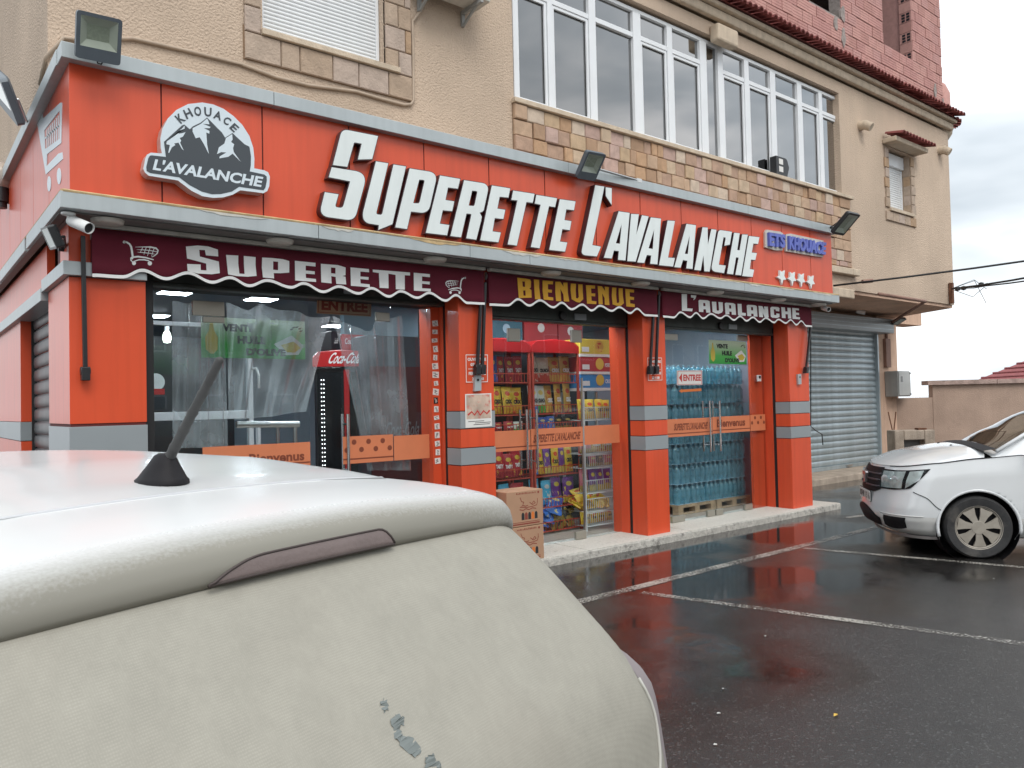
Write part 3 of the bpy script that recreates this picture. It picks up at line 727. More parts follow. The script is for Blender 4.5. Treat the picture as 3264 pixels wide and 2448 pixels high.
def stone(x0, x1, z0, z1, y0=UY-.03, y1=UY-.003, mat=stone_p):
    m = MB(); c = Vector(((x0+x1)/2, (y0+y1)/2, (z0+z1)/2)); m.cbox(x0+.004-c.x, y0-c.y, z0+.004-c.z, x1-.004-c.x, y1-c.y, z1-.004-c.z, .008)
    o = m.build('stone', mat); o.location = c; put(o, bld)
P('stone_bedding', MB().box(2.44, UY-.010, 4.735, 4.165, UY-.0025, 5.04), mortar)
xs = [2.44, 2.93, 3.19, 3.46, 3.72, 3.95, 4.17]
zz_ = z2 = None
cuts = [at(700+q/2.212, w/2.212, 1, UY).x for q, w in ((170, 300), (427, 400), (560, 440), (792, 500), (975, 560), (1185, 620), (1352, 660))]
for a, b in zip(cuts, cuts[1:]): stone(a, b, 4.735, 4.983)
z = 4.985; k = 0
while z < 6.3:
    h = .235
    stone(cuts[0], 2.60, z, z+h) if k else stone(cuts[0], 2.60, z, z+h)
    j = (4.02, 4.10)[k % 2]
    stone(j, cuts[-1], z, z+h); stone(3.87, j, z, z+h)
    m = MB(); m.box(3.862, UY+.0, z+.004, 3.874, UY+.095, z+h-.004); o = m.build('stone', stone_p, bld)
    z += h; k += 1
P('stone_bedding', MB().box(cuts[0]+.004, UY-.008, 5.05, 2.60, UY-.0025, 6.3), mortar)
P('stone_bedding', MB().box(3.876, UY-.008, 5.05, cuts[-1]-.004, UY-.0025, 6.3), mortar)
# right small window surround and hood
z = 5.105; k = 0
while z < 6.2:
    h = .185
    w = .14 if k % 2 else .17
    stone(14.50-w, 14.497, z, z+h); stone(15.383, 15.383+w, z, z+h)
    m = MB(); m.box(15.372, UY+.0, z+.004, 15.384, UY+.12, z+h-.004); m.build('stone', stone_p, bld)
    z += h; k += 1
for a in range(5): stone(14.34+a*.24, 14.34+(a+1)*.24, 4.86, 5.04)
P('hood', MB().box(14.30, UY-.26, 6.27, 15.62, UY-.003, 6.36), sand_trim, bevel=.015)
x = 14.36
while x < 15.62: place_tile(x, UY-.38, 6.375, R(12)); x += .125
# conduit spouts on the right wall
for i, (px, py) in enumerate(((2350+925/2.37, 975/2.37), (2350+1525/2.37, 1160/2.37))):
    c = at(px, py, 1, UY); m = MB()
    m.tube([c+Vector((0, .02, .05)), c+Vector((.0, -.10, .05)), c+Vector((.02, -.20, -.02))], [.085, .085, .075], 12); o = m.build('rain_spout', sand_trim, smooth=True, sharp=50)
    tag(o, ('stubby beige rain spout between the window strip and the small shuttered window', 'stubby beige rain spout right of the small shuttered window')[i], 'spout', 'rain spouts on the upper wall')
# beige conduit along the wall above the gutter
z2_ = zm(700, 0, 2.212); z1_ = zm(0, 0, 2.37)
pp = z1_([(300, 480), (350, 390), (480, 285)])
wallpts = z1_([(480, 285), (600, 300), (1000, 290), (1400, 380), (1830, 485)]) + z2_([(160, 455), (400, 545), (620, 600), (960, 645), (1130, 695), (1300, 740), (1350, 735), (1367, 705), (1365, 400), (1360, 150), (1400, 100), (1440, 55)])
m = MB(); m.tube([Vector((XL-.018, 7.0, 4.22)), Vector((XL-.018, UY-.018, 4.33))]+[at(x, y, 1, UY-.018) for x, y in wallpts], .016, 8)
tag(m.build('wall_conduit', cable_m, smooth=True), 'thin beige conduit sagging along the wall under the shuttered window', 'conduit')

# ---------------------------------------------------------------- the shop front
shop = thing('shop_front', 'orange panelled superette shop front with glass doors and grey trim', 'shop', (5.5, 6.0, 0))
FY, LY, PY, AY, GLY = 5.70, 5.61, 5.97, 5.905, 6.36
FX0, FX1 = .913, 10.45
def S(name, mb_, m, **k): return mb_.build(name, m, shop, **k)
# backing behind fascia panels (its dark joints show between them)
S('fascia_backing', MB().box(FX0+.008, FY+.008, 3.0, FX1-.002, UY-.10, 3.96), seam_m)
seams = [FX0, 1.48, 2.20, 2.92, 3.64, 4.35, 5.04, 5.74, 6.43, 7.13, 7.82, 8.51, 9.19, 9.89, FX1]
for a, b in zip(seams, seams[1:]):
    S('fascia_panel', MB().box(a+(.005 if a > FX0 else 0), FY, 3.00, b-(.005 if b < FX1 else 0), FY+.006, 3.955), orange, bevel=.0015)
ys = [FY+.0065, 6.55, 7.35, 8.15, 8.95, 9.75, 11]
for a, b in zip(ys, ys[1:]):
    S('fascia_panel', MB().box(FX0, a+(.005 if a > FY+.01 else 0), 3.0, FX0+.006, b-.005, 3.955), orange, bevel=.0015)
S('fascia_return', MB().box(FX1-.0015, FY+.0065, 3.0, FX1+.004, UY-.11, 3.955), orange)
# gutter (silver coping): front pieces with joints, side pieces
gy, gz0, gz1 = 5.63, 3.925, 4.03
for a, b in ((.858, 2.266), (2.27, 5.3), (5.304, 8.35), (8.354, 10.47)):
    S('coping', MB().box(a, gy, gz0, b, gy+.16, gz1), silver, bevel=.004)
for a, b in ((gy+.165, 7.4), (7.404, 9.2), (9.204, 11)):
    S('coping', MB().box(.852, a, gz0, 1.0, b, gz1+.002), silver, bevel=.004)
S('flat_roof', MB().box(1.003, gy+.164, gz0-.03, 10.46, UY-.003, gz0+.04), concrete)
S('flat_roof', MB().box(.99, UY+.0, 3.2, .935, 11, gz0+.04), concrete)
# ledge below the fascia: silver fronts, sealant line, soffit
for a, b in ((.845, 2.6), (2.604, 4.05), (4.054, 4.75), (4.754, 8.2), (8.204, 10.46)):
    S('ledge', MB().box(a, LY, 2.945, b, FY-.002, 3.05), silver, bevel=.004)
for a, b in ((LY+.002, 7.2), (7.204, 9.2), (9.204, 11)):
    S('ledge', MB().box(.843, a+.1, 2.945, FX0-.002, b, 3.051), silver, bevel=.004)
S('ledge', MB().box(.844, LY+.001, 2.9455, FX0-.001, LY+.102, 3.0505), silver)
S('sealant_line', MB().tube([(.86, LY+.006, 3.056)]+[(x*.6+1, LY+.006+random.uniform(-.003, .003), 3.056+random.uniform(-.002, .002)) for x in range(16)]+[(10.45, LY+.006, 3.056)], .011, 6), ledge_tr)
S('sealant_line', MB().tube([(.855, LY+.006, 3.056), (.855, 8, 3.056), (.855, 11, 3.056)], .010, 6), ledge_tr)
# peeling protective film along the ledge top
rs = random.Random(11); x = 1.7
while x < 10.2:
    L = rs.uniform(.25, .8); m = MB(); N = 10; h0 = rs.uniform(.012, .028)
    top = [(x+L*k/N, 3.047) for k in range(N+1)]; bot = [(x+L*k/N, 3.047-h0*rs.uniform(.5, 1.2)*(math.sin(math.pi*k/N)**.4)) for k in range(N, -1, -1)]
    m.prism([top+bot[1:-1]], lambda q: (q[0], LY-.0035, q[1]), lambda q: (q[0], LY-.0005, q[1])); S('peeling_film', m, ledge_tr if rs.random() < .25 else white_dirty); x += L+rs.uniform(.05, .6)
S('soffit', MB().box(.92, LY+.092, 2.935, 10.43, 6.6, 2.965), soffit_m)
S('soffit', MB().box(.86, 5.75, 2.937, .917, 11, 2.962), soffit_m)
# lintel between awnings and shutters boxes
S('lintel', MB().box(.96, 6.31, 2.60, 10.2, 6.5, 2.934), seam_m)

# pillars: orange cladding with grey bands
def pillar(x0, x1, ybk, ztop=2.934, bands=True, base=None):
    zs = [(Z0+.006, 1.052, 0), (1.06, 1.215, 1), (1.223, 1.395, 0), (1.403, 1.562, 1), (1.57, ztop, 0)] if bands else base
    S('pillar_core', MB().box(x0+.006, PY+.006, Z0, x1-.006, ybk, ztop), seam_m)
    for a, b, k in zs:
        e = .004 if k else 0
        S('pillar_panel', MB().box(x0-e, PY-e, a, x1+e, ybk-.004, b), silver_d if k else orange, bevel=.002)
# left pillar has a tall grey plinth
pillar(.945, 1.43, 6.85, 2.56, False, [(Z0+.006, 1.535, 1), (1.555, 2.56, 0)])
S('pillar_core', MB().box(.955, PY+.01, 1.535, 1.42, 6.84, 1.555), black_m)
S('pillar_band', MB().box(.905, PY-.045, 2.565, 1.43, 6.9, 2.66), silver, bevel=.003)
S('pillar_panel', MB().box(.945, PY, 2.665, 1.43, 6.3, 2.934), orange)
pillar(4.16, 4.56, 6.2); pillar(6.72, 7.11, 6.2); pillar(9.71, 10.21, 6.2)
for a, b in ((4.17, 4.55), (6.73, 7.10), (9.72, 10.20)):
    S('shutter_rail', MB().box(a, 6.2, Z0, b, 6.245, 2.6), black_m)
    S('jamb_panel', MB().box(a-.012, 6.247, Z0, b+.012, 6.50, 2.6), orange, bevel=.002)
S('jamb_panel', MB().box(1.43, 6.05, Z0, 1.50, 6.50, 2.62), black_m)
S('jamb_panel', MB().box(4.06, 6.30, Z0, 4.155, 6.50, 2.6), orange)
S('jamb_panel', MB().box(9.42, GLY+.03, Z0, 9.695, GLY+.07, 2.6), orange)
S('jamb_panel', MB().box(10.2, 6.5, 0, 10.4, 8.35, 3.2), stucco_g)
# rolled-up shutters: visible bottom box of each opening
for i, (a, b, zb_) in enumerate(((1.50, 4.155, 2.575), (4.572, 6.708, 2.485), (7.122, 9.698, 2.50))):
    g_ = thing('rolled_up_shutter', ('dark rolled-up shutter box over the wide left shop window', 'dark rolled-up shutter box with lock under the golden lettered awning', 'dark rolled-up shutter box over the door with the water bottles')[i], 'shutter', ((a+b)/2, 6.2, zb_), 'rolled-up shutters over the shop openings')
    MB().box(a, 6.205, zb_+.03, b, 6.29, 2.93).build('shutter_box', header_m, g_, bevel=.006)
    MB().box(a, 6.19, zb_, b, 6.30, zb_+.028).build('bottom_bar', header_m, g_, bevel=.006)
    c = (a*.42+b*.58)
    MB().lathe([(.0, -.03), (.045, -.03), (.05, -.02), (.05, 0)], 16, (c-.12, 6.205, zb_+.085), (0, 1, 0)).build('lock', blackmet, g_, smooth=True, sharp=40)
    MB().box(c+.06, 6.192, zb_+.05, c+.24, 6.204, zb_+.12).build('lock_plate', silver_d, g_, bevel=.01)
S('window_head', MB().box(1.50, 6.30, 2.58, 4.15, 6.5, 2.75), black_m)

# left side: dark roller shutter, second pillar, wall
sd = thing('side_shutter', 'dark grey roller shutter closed on the left side of the shop', 'shutter', (1.1, 7.7, 0))
pitch = .122
prof = [(0, 0), (-.010, .008), (-.014, .045), (-.012, .09), (-.004, .105), (.008, .110), (.008, .1215)]
m = MB(); m.grid(lambda u, v: (prof[min(int(v*6+.5), 6)][0], u*1.60, prof[min(int(v*6+.5), 6)][1]), 1, 6)
s0 = m.build('slat', slat_d, smooth=True, recalc=False)
for i in range(20):
    s = s0 if i == 0 else s0.copy()
    if i: COL.objects.link(s)
    s.location = (1.06, 6.87, .10+i*pitch); put(s, sd)
MB().box(1.03, 6.855, .1, 1.09, 6.868, 2.5).build('guide_rail', black_m, sd); MB().box(1.03, 8.472, .1, 1.09, 8.50, 2.5).build('guide_rail', black_m, sd)
S('side_head', MB().box(.90, 6.905, 2.50, 1.3, 11, 2.60), silver, bevel=.004)
S('side_head_panel', MB().box(.945, 6.905, 2.605, 1.0, 11, 2.934), orange)
S('side_pillar', MB().box(.945, 8.505, 0, 1.3, 11, 1.375), orange)
S('side_pillar', MB().box(.940, 8.505, 1.38, 1.3, 11, 1.555), silver_d, bevel=.003)
S('side_pillar', MB().box(.945, 8.505, 1.56, 1.3, 11, 2.50), orange)
S('side_wall', MB().box(.95, 11.005, 0, 1.3, 15, 3.39), stucco_g)

# painted trolley on the left side fascia
z1z = zm(0, 0, 2.37)
m = MB()
SXp = FX0-.003
def side(pts): return [at(*q, 0, SXp) for q in z1z(pts)]
def sidepoly(pts, hole=None):
    P2 = [(v.y, v.z) for v in side(pts)]; H = [[(v.y, v.z) for v in side(h)] for h in (hole or [])]
    m.prism([P2]+H, lambda q: (SXp, q[0], q[1]), lambda q: (FX0-.0005, q[0], q[1]))
sidepoly([(268, 855), (318, 838), (325, 895), (455, 775), (468, 775), (462, 1080), (355, 1165), (352, 1255), (440, 1160), (470, 1150), (474, 1200), (345, 1318)], [[(335, 985), (450, 835), (448, 1050), (340, 1125)]])
for cx, cy, rx, ry in ((370, 1388, 14, 58), (445, 1330, 16, 62)):
    sidepoly([(cx+rx*math.cos(2*math.pi*k/16), cy+ry*math.sin(2*math.pi*k/16)) for k in range(16)])
for k in range(7):
    xx = 352+k*14; sidepoly([(xx, 985-k*18), (xx+6, 978-k*18), (xx+6, 1108-k*9), (xx, 1114-k*9)])
sidepoly([(338, 1040), (450, 935), (450, 948), (338, 1053)])
S('trolley_print', m, logo_white)

# ---------------------------------------------------------------- channel letter sign
ZA, ZB, ZC, ZD = zm(1000, 400, 4), zm(1350, 530, 4), zm(1830, 560, 4), zm(2150, 640, 4)
LT = [
 (ZA, [[(245,503),(362,45,75),(820,135),(745,428),(565,433),(613,232),(515,213,18),(428,527)]]),
 (ZA, [[(232,532),(685,606,150),(520,1215,100),(68,1152,120),(142,850),(316,878),(270,1042,35),(372,1052,40),(466,712,8),(192,658)]]),
 (ZA, [[(795,458),(950,482),(793,1132,30),(872,1140,25),(1018,498),(1176,522),(1003,1257),(825,1330),(833,1270),(598,1232,150)]]),
 (ZA, [[(1225,548),(1580,605,110),(1462,1122,100),(1240,1097),(1190,1320),(1040,1298)],[(1345,690),(1418,695,25),(1348,994,25),(1268,990,10)]]),
 (ZA, [[(1612,638),(1868,682),(1838,805),(1712,790),(1680,950),(1792,968),(1765,1092),(1645,1080),(1608,1252),(1728,1270),(1700,1400),(1432,1368)]]),
 (ZB, [[(520,178),(838,228,90),(768,560),(748,580),(715,592),(742,640),(735,690),(672,936),(547,917),(614,608,18),(548,602,8),(478,905),(345,888)],[(620,310),(690,318,25),(650,508,25),(575,502,10)]]),
 (ZB, [[(873,245),(1105,282),(1082,398),(970,388),(942,540),(1042,555),(1018,672),(908,660),(880,830),(985,845),(955,968),(725,942)]]),
 (ZB, [[(1145,310),(1415,352),(1393,465),(1312,455),(1190,1010),(1075,995),(1200,435),(1122,428)]]),
 (ZB, [[(1440,365),(1702,408),(1677,520),(1600,508),(1480,1045),(1370,1028),(1495,490),(1420,475)]]),
 (ZB, [[(1740,420),(1938,448),(1918,560),(1820,548),(1797,685),(1885,700),(1865,815),(1770,800),(1740,960),(1832,972),(1805,1088),(1605,1065)]]),
 (ZC, [[(272,122),(385,140),(232,885),(342,905),(290,1028),(88,1010,60)]]),
 (ZC, [[(405,148),(480,160),(478,370),(405,258)]]),
 (ZC, [[(570,455),(708,475),(655,1080),(562,1072),(572,962),(508,953),(480,1055),(382,1045)],[(608,608),(585,868),(532,862)]]),
 (ZC, [[(728,488),(825,492),(790,765),(868,505),(950,520),(785,1095),(680,1088)]]),
 (ZC, [[(980,532),(1108,548),(1062,1130),(972,1122),(985,1018),(928,1010),(895,1112),(808,1105)],[(1022,680),(1005,935),(950,925)]]),
 (ZC, [[(1195,572),(1285,578),(1198,1045),(1285,1050),(1262,1158),(1085,1140)]]),
 (ZC, [[(1435,615),(1553,632),(1510,1188),(1432,1180),(1445,1085),(1388,1075),(1358,1172),(1280,1165)],[(1475,755),(1452,1000),(1412,995)]]),
 (ZC, [[(1640,658),(1703,662),(1706,885),(1752,682),(1815,690),(1728,1222),(1662,1218),(1650,1010),(1615,1208),(1535,1200)]]),
 (ZC, [[(1845,690,35),(2013,716),(1985,878),(1918,892),(1935,790),(1905,783),(1845,1135),(1933,1147),(1912,1242),(1745,1215,60)]]),
 (ZD, [[(762,408),(832,415),(800,628),(832,632),(865,430),(935,432),(850,950),(778,942),(820,725),(785,720),(748,938),(672,928)]]),
 (ZD, [[(952,450),(1083,465),(1065,550),(1005,545),(985,660),(1050,668),(1030,755),(975,750),(960,870),(1015,880),(997,970),(865,958)]]),
]
sg = thing('channel_letter_sign', 'big white three-dimensional letters with dark sides spelling the shop name on the orange fascia', 'sign', (5.4, FY, 3.1))
LF = FY-.072
for zf, polys in LT:
    pp = []
    for p in polys:
        q = rnd_poly(zf(p), 6); pp.append([(v.x, v.z) for v in (at(x, y, 1, LF) for x, y in q)])
    body = [offset(pp[0], .007)]+[offset(h, -.006) for h in pp[1:]]
    m = MB(); m.prism(body, lambda q: (q[0], LF+.004, q[1]), lambda q: (q[0], FY-.002, q[1])); b = m.build('letter', letter_side, sg)
    m = MB(); m.prism(pp, lambda q: (q[0], LF, q[1]), lambda q: (q[0], LF+.0035, q[1])); m.build('face', letter_face, b)

# ---------------------------------------------------------------- round logo sign
ZL = zm(430, 310, 4)
lg = thing('logo_sign', 'white light-box emblem with dark mountains and snow on the orange fascia', 'sign', (1.75, FY, 3.3))
QY = FY-.095
def lpoly(pts, r=0): return [(v.x, v.z) for v in (at(x, y, 1, QY) for x, y in ZL(pts))]
outl = [(345,715),(330,640),(325,520),(350,400),(420,270),(530,160),(680,85),(860,65),(1000,90),(1130,145),(1260,240),(1370,350),(1460,490),(1510,640),(1525,780),(1522,905),(1650,930),(1700,955),(1722,1010),(1715,1130),(1690,1195),(1640,1222),(1345,1185),(1250,1240),(1130,1275),(1000,1283),(860,1260),(720,1190),(550,1060),(180,1000),(130,960),(108,910),(130,790),(155,730),(205,705)]
m = MB(); m.prism([lpoly(outl)], lambda q: (q[0], QY+.002, q[1]), lambda q: (q[0], FY-.002, q[1]), mside=1); m.build('light_box', [logo_white, logo_side], lg)
dk = [(370,568),(600,360),(630,348),(700,408),(740,370),(835,325),(920,258),(1030,370),(1110,450),(1150,515),(1245,455),(1290,500),(1400,600),(1460,630),(1480,750),(1478,860),(1465,945),(1650,985),(1680,1010),(1682,1060),(1665,1150),(1640,1185),(1330,1140),(1240,1200),(1100,1232),(980,1235),(850,1200),(700,1120),(565,1020),(200,965),(150,940),(145,890),(170,780),(190,745),(215,740),(395,760)]
m = MB(); m.prism([lpoly(dk)], lambda q: (q[0], QY, q[1])); m.build('mountains', logo_dark, lg)
m = MB()
for sn in ([(405,565),(610,390),(632,362),(635,400),(560,430),(555,465),(600,460),(645,445),(610,505),(570,520),(590,555),(575,580),(622,680),(600,660),(555,580),(500,590),(515,610),(470,640),(435,712),(425,705),(445,610),(400,600)],
 [(735,395),(840,340),(920,272),(935,300),(950,345),(865,340),(965,380),(950,395),(880,395),(950,430),(948,465),(910,450),(920,600),(942,725),(880,600),(825,510),(775,525),(735,440)],
 [(1160,520),(1240,470),(1245,540),(1225,570),(1265,600),(1250,650),(1260,700),(1350,825),(1245,720),(1190,760),(1075,780),(1080,755),(1165,705),(1100,700),(1045,725),(1070,640),(1140,590)]):
    m.prism([lpoly(sn)], lambda q: (q[0], QY-.0015, q[1]))
m.build('snow', logo_white, lg)
def tq(zf, *q): return zf(list(q))
m = MB(); text_px(m, "L'AVALANCHE", tq(ZL, (225,925), (1608,1147), (1642,1012), (262,783)), 1, QY-.0018, .035); m.build('lettering', logo_white, lg)
m = MB()
for ch, q in (('K', ((588,340),(655,292),(572,198),(502,240))), ('H', ((662,282),(748,240),(690,135),(610,165))), ('O', ((765,240),(852,238),(838,116),(748,120))), ('U', ((888,240),(975,250),(980,135),(882,122))), ('A', ((995,262),(1092,302),(1105,190),(1040,165))), ('C', ((1112,322),(1182,362),(1238,285),(1165,235))), ('E', ((1200,392),(1262,450),(1335,385),(1270,325)))):
    text_px(m, ch, tq(ZL, *q), 1, QY-.0003, .03)
m.build('lettering', logo_dark, lg)

# ---------------------------------------------------------------- small blue lettering and the stars
et = thing('small_blue_sign', 'small blue letters on clear white backing at the right end of the fascia', 'sign', (9.4, FY, 3.5))
EY = FY-.03
for pl in ([(1175,368),(1350,393),(1385,418),(1385,632),(1290,632),(1160,592),(1158,400)], [(1420,425),(1480,418),(1900,508),(1895,718),(1800,707),(1420,642)]):
    pts = [(v.x, v.z) for v in (at(x, y, 1, EY) for x, y in rnd_poly([q+(16,) for q in ZD(pl)][:0] or ZD(pl)))]
    m = MB(); m.prism([pts], lambda q: (q[0], EY, q[1]), lambda q: (q[0], FY-.002, q[1])); m.build('backing', white_dirty, et)
for s, q in (('ETS', ((1215,575),(1415,603),(1422,432),(1210,398))), ('KHOUACE', ((1470,618),(1928,690),(1940,532),(1465,443)))):
    v, f = text_geo(s, .05); Q = ZD(list(q)); m = MB()
    for k, yy in ((0, EY-.035),):
        pts = [at(*bil(Q, a, b), 1, yy) for a, b in v]; m.add(pts, f)
        # extruded sides: boundary edges
        ec = {}
        for t in f:
            for i in range(len(t)):
                e_ = (t[i], t[(i+1) % len(t)]); ec[tuple(sorted(e_))] = ec.get(tuple(sorted(e_)), 0)+1
        for (a, b), c_ in ec.items():
            if c_ == 1: pa, pb = pts[a], pts[b]; m.quad(pa, pb, (pb.x, EY-.0005, pb.z), (pa.x, EY-.0005, pa.z))
    m.build('lettering', blue_let, et)
st = [(1345,885),(1374,912),(1408,885),(1400,955),(1424,1005),(1386,1008),(1373,1072),(1357,1005),(1308,970),(1344,955)]
for i, (dx, dy, s) in enumerate(((0, 0, 1), (132, 18, .96), (248, 35, .93), (372, 60, .92))):
    pts = ZD([(1366+(x-1366)*s+dx, 970+(y-970)*s+dy) for x, y in st]); w = [(v.x, v.z) for v in (at(x, y, 1, FY-.03) for x, y in pts)]
    m = MB(); m.prism([w], lambda q: (q[0], FY-.03, q[1]), lambda q: (q[0], FY-.002, q[1]))
    tag(m.build('star', letter_face), '%s from left of the four small white stars on the fascia' % ordinal(i), 'star', 'white stars on the fascia')

# ---------------------------------------------------------------- awnings
def wave(pts, n=8):
    out = []
    for (a, b) in zip(pts, pts[1:]):
        for k in range(n):
            t = k/n; s = (1-math.cos(math.pi*t))/2; out.append((a[0]+(b[0]-a[0])*t, a[1]+(b[1]-a[1])*s))
    return out+[pts[-1]]
def stroke(mb_, pts, w, Y, zf, closed=False):
    """flat band of width w (zoom px) along pts"""
    P_ = [Vector(p) for p in pts]; L = []; Rr = []
    for i, p in enumerate(P_):
        d = (P_[min(i+1, len(P_)-1)]-P_[max(i-1, 0)]); d.normalize(); nn = Vector((-d.y, d.x))
        ww = w[i] if isinstance(w, (list, tuple)) else w
        L.append(p+nn*ww/2); Rr.append(p-nn*ww/2)
    q = [at(*v[:2], 1, Y) for v in zf([tuple(v) for v in L])]; r_ = [at(*v[:2], 1, Y) for v in zf([tuple(v) for v in Rr])]
    n_ = len(q); mb_.add(q+r_, [(i, i+1, n_+i+1, n_+i) for i in range(n_-1)])
def disc(mb_, c, r, Y, zf):
    pts = zf([(c[0]+math.cos(2*math.pi*k/14)*r, c[1]+math.sin(2*math.pi*k/14)*r) for k in range(14)])
    mb_.add([at(*p, 1, Y) for p in pts], [tuple(range(14))])
Z1a, Z1b, Z2a, Z3a = zm(380, 740, 4), zm(900, 800, 3.387), zm(1550, 860, 4), zm(2080, 900, 4)
awn = [
 ('wide maroon awning valance with white superette lettering and two trolleys', 1.075, 4.42,
  [(295,882),(392,887),(452,866),(530,893),(597,874),(677,904),(732,889),(795,915),(850,898),(928,920),(966,907),(1030,934),(1079,917),(1142,939),(1183,922.5),(1239.5,948.5),(1276,932),(1329.6,952.6),(1366.5,937),(1419.6,961.5),(1452,944),(1490,969),(1541,971)]),
 ('maroon awning valance with golden welcome lettering over the middle door', 4.475, 6.91,
  Z2a([(42,457),(270,465),(400,388),(545,468),(680,402),(850,490),(958,432),(1085,515),(1218,455),(1340,530),(1445,470),(1595,535),(1690,488),(1830,563),(1918,508),(2030,590),(2185,597)])),
 ('maroon awning valance with white lettering over the door with water bottles', 7.0, 10.22,
  Z3a([(162,448),(265,458),(350,392),(475,455),(550,400),(640,470),(740,412),(860,468),(935,430),(1035,490),(1110,442),(1195,500),(1275,455),(1360,515),(1440,465),(1545,520),(1600,482),(1695,528),(1755,487),(1830,550),(1890,503),(1960,565),(2040,570)])),
]
AW = []
for i, (lab, x0, x1, ed) in enumerate(awn):
    g_ = thing('awning', lab, 'awning', ((x0+x1)/2, AY, 2.6), 'folded awnings over the shop openings')
    e3 = [at(x, y, 1, AY) for x, y in wave(ed)]
    e3[0].x = x0; e3[-1].x = x1
    n_ = len(e3); m = MB(); top = 2.895
    def rip(x, t): return AY-.004-.006*math.sin(x*5.3+i)*t-.004*math.sin(x*13)*t
    rows = 4
    for j in range(rows+1):
        t = j/rows
        for v in e3: m.v.append((v.x, AY-.002*t, top+(v.z-top)*t))
    for j in range(rows):
        for k in range(n_-1): m.f.append((j*n_+k, j*n_+k+1, (j+1)*n_+k+1, (j+1)*n_+k)); m.m.append(0)
    o = m.build('valance', maroon, g_, smooth=True, recalc=False)
    md = o.modifiers.new('thick', 'SOLIDIFY'); md.thickness = .004; md.offset = 1 if True else -1
    m = MB()
    for k in range(n_-1):
        a, b = e3[k], e3[k+1]; w_ = .021
        m.quad((a.x, AY-.0065, a.z-.002), (b.x, AY-.0065, b.z-.002), (b.x, AY-.0065, b.z+w_), (a.x, AY-.0065, a.z+w_))
    m.build('edge_binding', awn_white, g_)
    m = MB(); m.box(x0-.005, AY-.028, 2.902, x1+.005, AY+.02, 2.932); m.build('front_rail', white_dirty, g_, bevel=.005)
    m = MB(); m.tube([(x0, AY+.055, 2.86), (x1, AY+.055, 2.86)], .038, 12); m.build('roller', silver_d, g_, smooth=True, sharp=40)
    m = MB(); m.box(x0+.003, AY+.005, 2.60, x0+.006, 6.02, 2.89); m.build('side_flap', maroon, g_)
    AW.append(g_)
TY = AY-.0075
def awn_letters(par, zf, polys, mat):
    m = MB()
    for pl in polys:
        pp = [[(v.x, v.z) for v in (at(x, y, 1, TY) for x, y in zf(p))] for p in pl]
        m.prism(pp, lambda q: (q[0], TY, q[1]))
    return m.build('lettering', mat, par)
awn_letters(AW[0], Z1a, [
 [[(850,183),(1000,170),(1130,180),(1258,222),(1263,310),(1105,295),(1092,228),(1020,225),(1028,310),(1270,375),(1283,522),(1180,537),(1000,527),(872,492),(866,405),(1038,412),(1040,483),(1112,488),(1108,400),(865,335)]],
 [[(1362,290),(1518,298),(1518,400),(1532,528),(1598,532),(1590,400),(1588,303),(1740,318),(1738,420),(1752,558),(1640,568),(1500,560),(1388,538)]],
 [[(1822,323),(1960,330),(2090,345),(2168,368),(2168,515),(2060,524),(1970,522),(1975,590),(1832,577),(1818,450)],[(1963,372),(2025,378),(2025,485),(1963,478)]]], awn_white)
awn_letters(AW[0], Z1b, [
 [[(135,105),(358,128),(358,168),(252,158),(252,210),(350,220),(350,252),(252,245),(255,290),(362,302),(365,335),(138,318)]],
 [[(415,138),(600,152),(683,178),(682,262),(650,270),(682,278),(690,362),(582,355),(575,280),(528,272),(532,350),(420,338)],[(525,178),(573,182),(573,245),(525,240)]],
 [[(735,177),(935,195),(937,230),(842,222),(842,275),(932,282),(930,312),(842,303),(845,350),(942,360),(945,393),(740,375)]],
 [[(975,200),(1378,232),(1378,265),(1322,262),(1322,418),(1225,412),(1222,258),(1145,245),(1147,403),(1050,397),(1042,238),(977,228)]],
 [[(1418,235),(1593,250),(1593,283),(1508,275),(1508,325),(1592,332),(1590,362),(1508,353),(1508,402),(1602,408),(1602,438),(1420,428)]]], awn_white)
awn_letters(AW[1], Z2a, [
 [[(395,100),(500,112),(560,122),(572,150),(568,225),(550,240),(575,258),(578,355),(415,360),(405,240)],[(460,148),(492,150),(495,218),(465,215)],[(470,265),(498,262),(502,330),(475,328)]],
 [[(607,122),(675,128),(675,230),(692,377),(622,375),(612,240)]],
 [[(718,135),(853,145),(848,185),(785,182),(788,250),(838,255),(835,292),(785,288),(790,345),(853,352),(855,390),(732,380),(718,260)]],
 [[(880,152),(945,152),(985,215),(980,165),(1035,162),(1040,290),(1058,405),(990,402),(982,310),(945,245),(950,300),(955,400),(890,398),(880,290)]],
 [[(1078,175),(1145,178),(1140,260),(1145,360),(1165,365),(1180,345),(1172,260),(1172,185),(1228,185),(1230,280),(1237,375),(1190,418),(1150,410),(1088,375),(1075,260)]],
 [[(1270,195),(1388,200),(1385,240),(1335,238),(1340,300),(1390,302),(1388,340),(1340,335),(1343,395),(1405,402),(1402,438),(1285,430),(1278,310)]],
 [[(1420,205),(1475,210),(1515,270),(1510,215),(1562,220),(1562,330),(1570,450),(1512,445),(1508,360),(1478,300),(1485,440),(1432,437),(1428,320)]],
 [[(1605,225),(1660,228),(1655,320),(1665,420),(1685,425),(1695,405),(1688,300),(1688,235),(1740,237),(1742,330),(1755,425),(1715,460),(1665,458),(1610,440),(1600,330)]],
 [[(1772,242),(1885,255),(1883,290),(1828,285),(1830,340),(1885,350),(1882,385),(1832,380),(1835,428),(1893,437),(1893,475),(1785,467),(1778,350)]]], awn_gold)
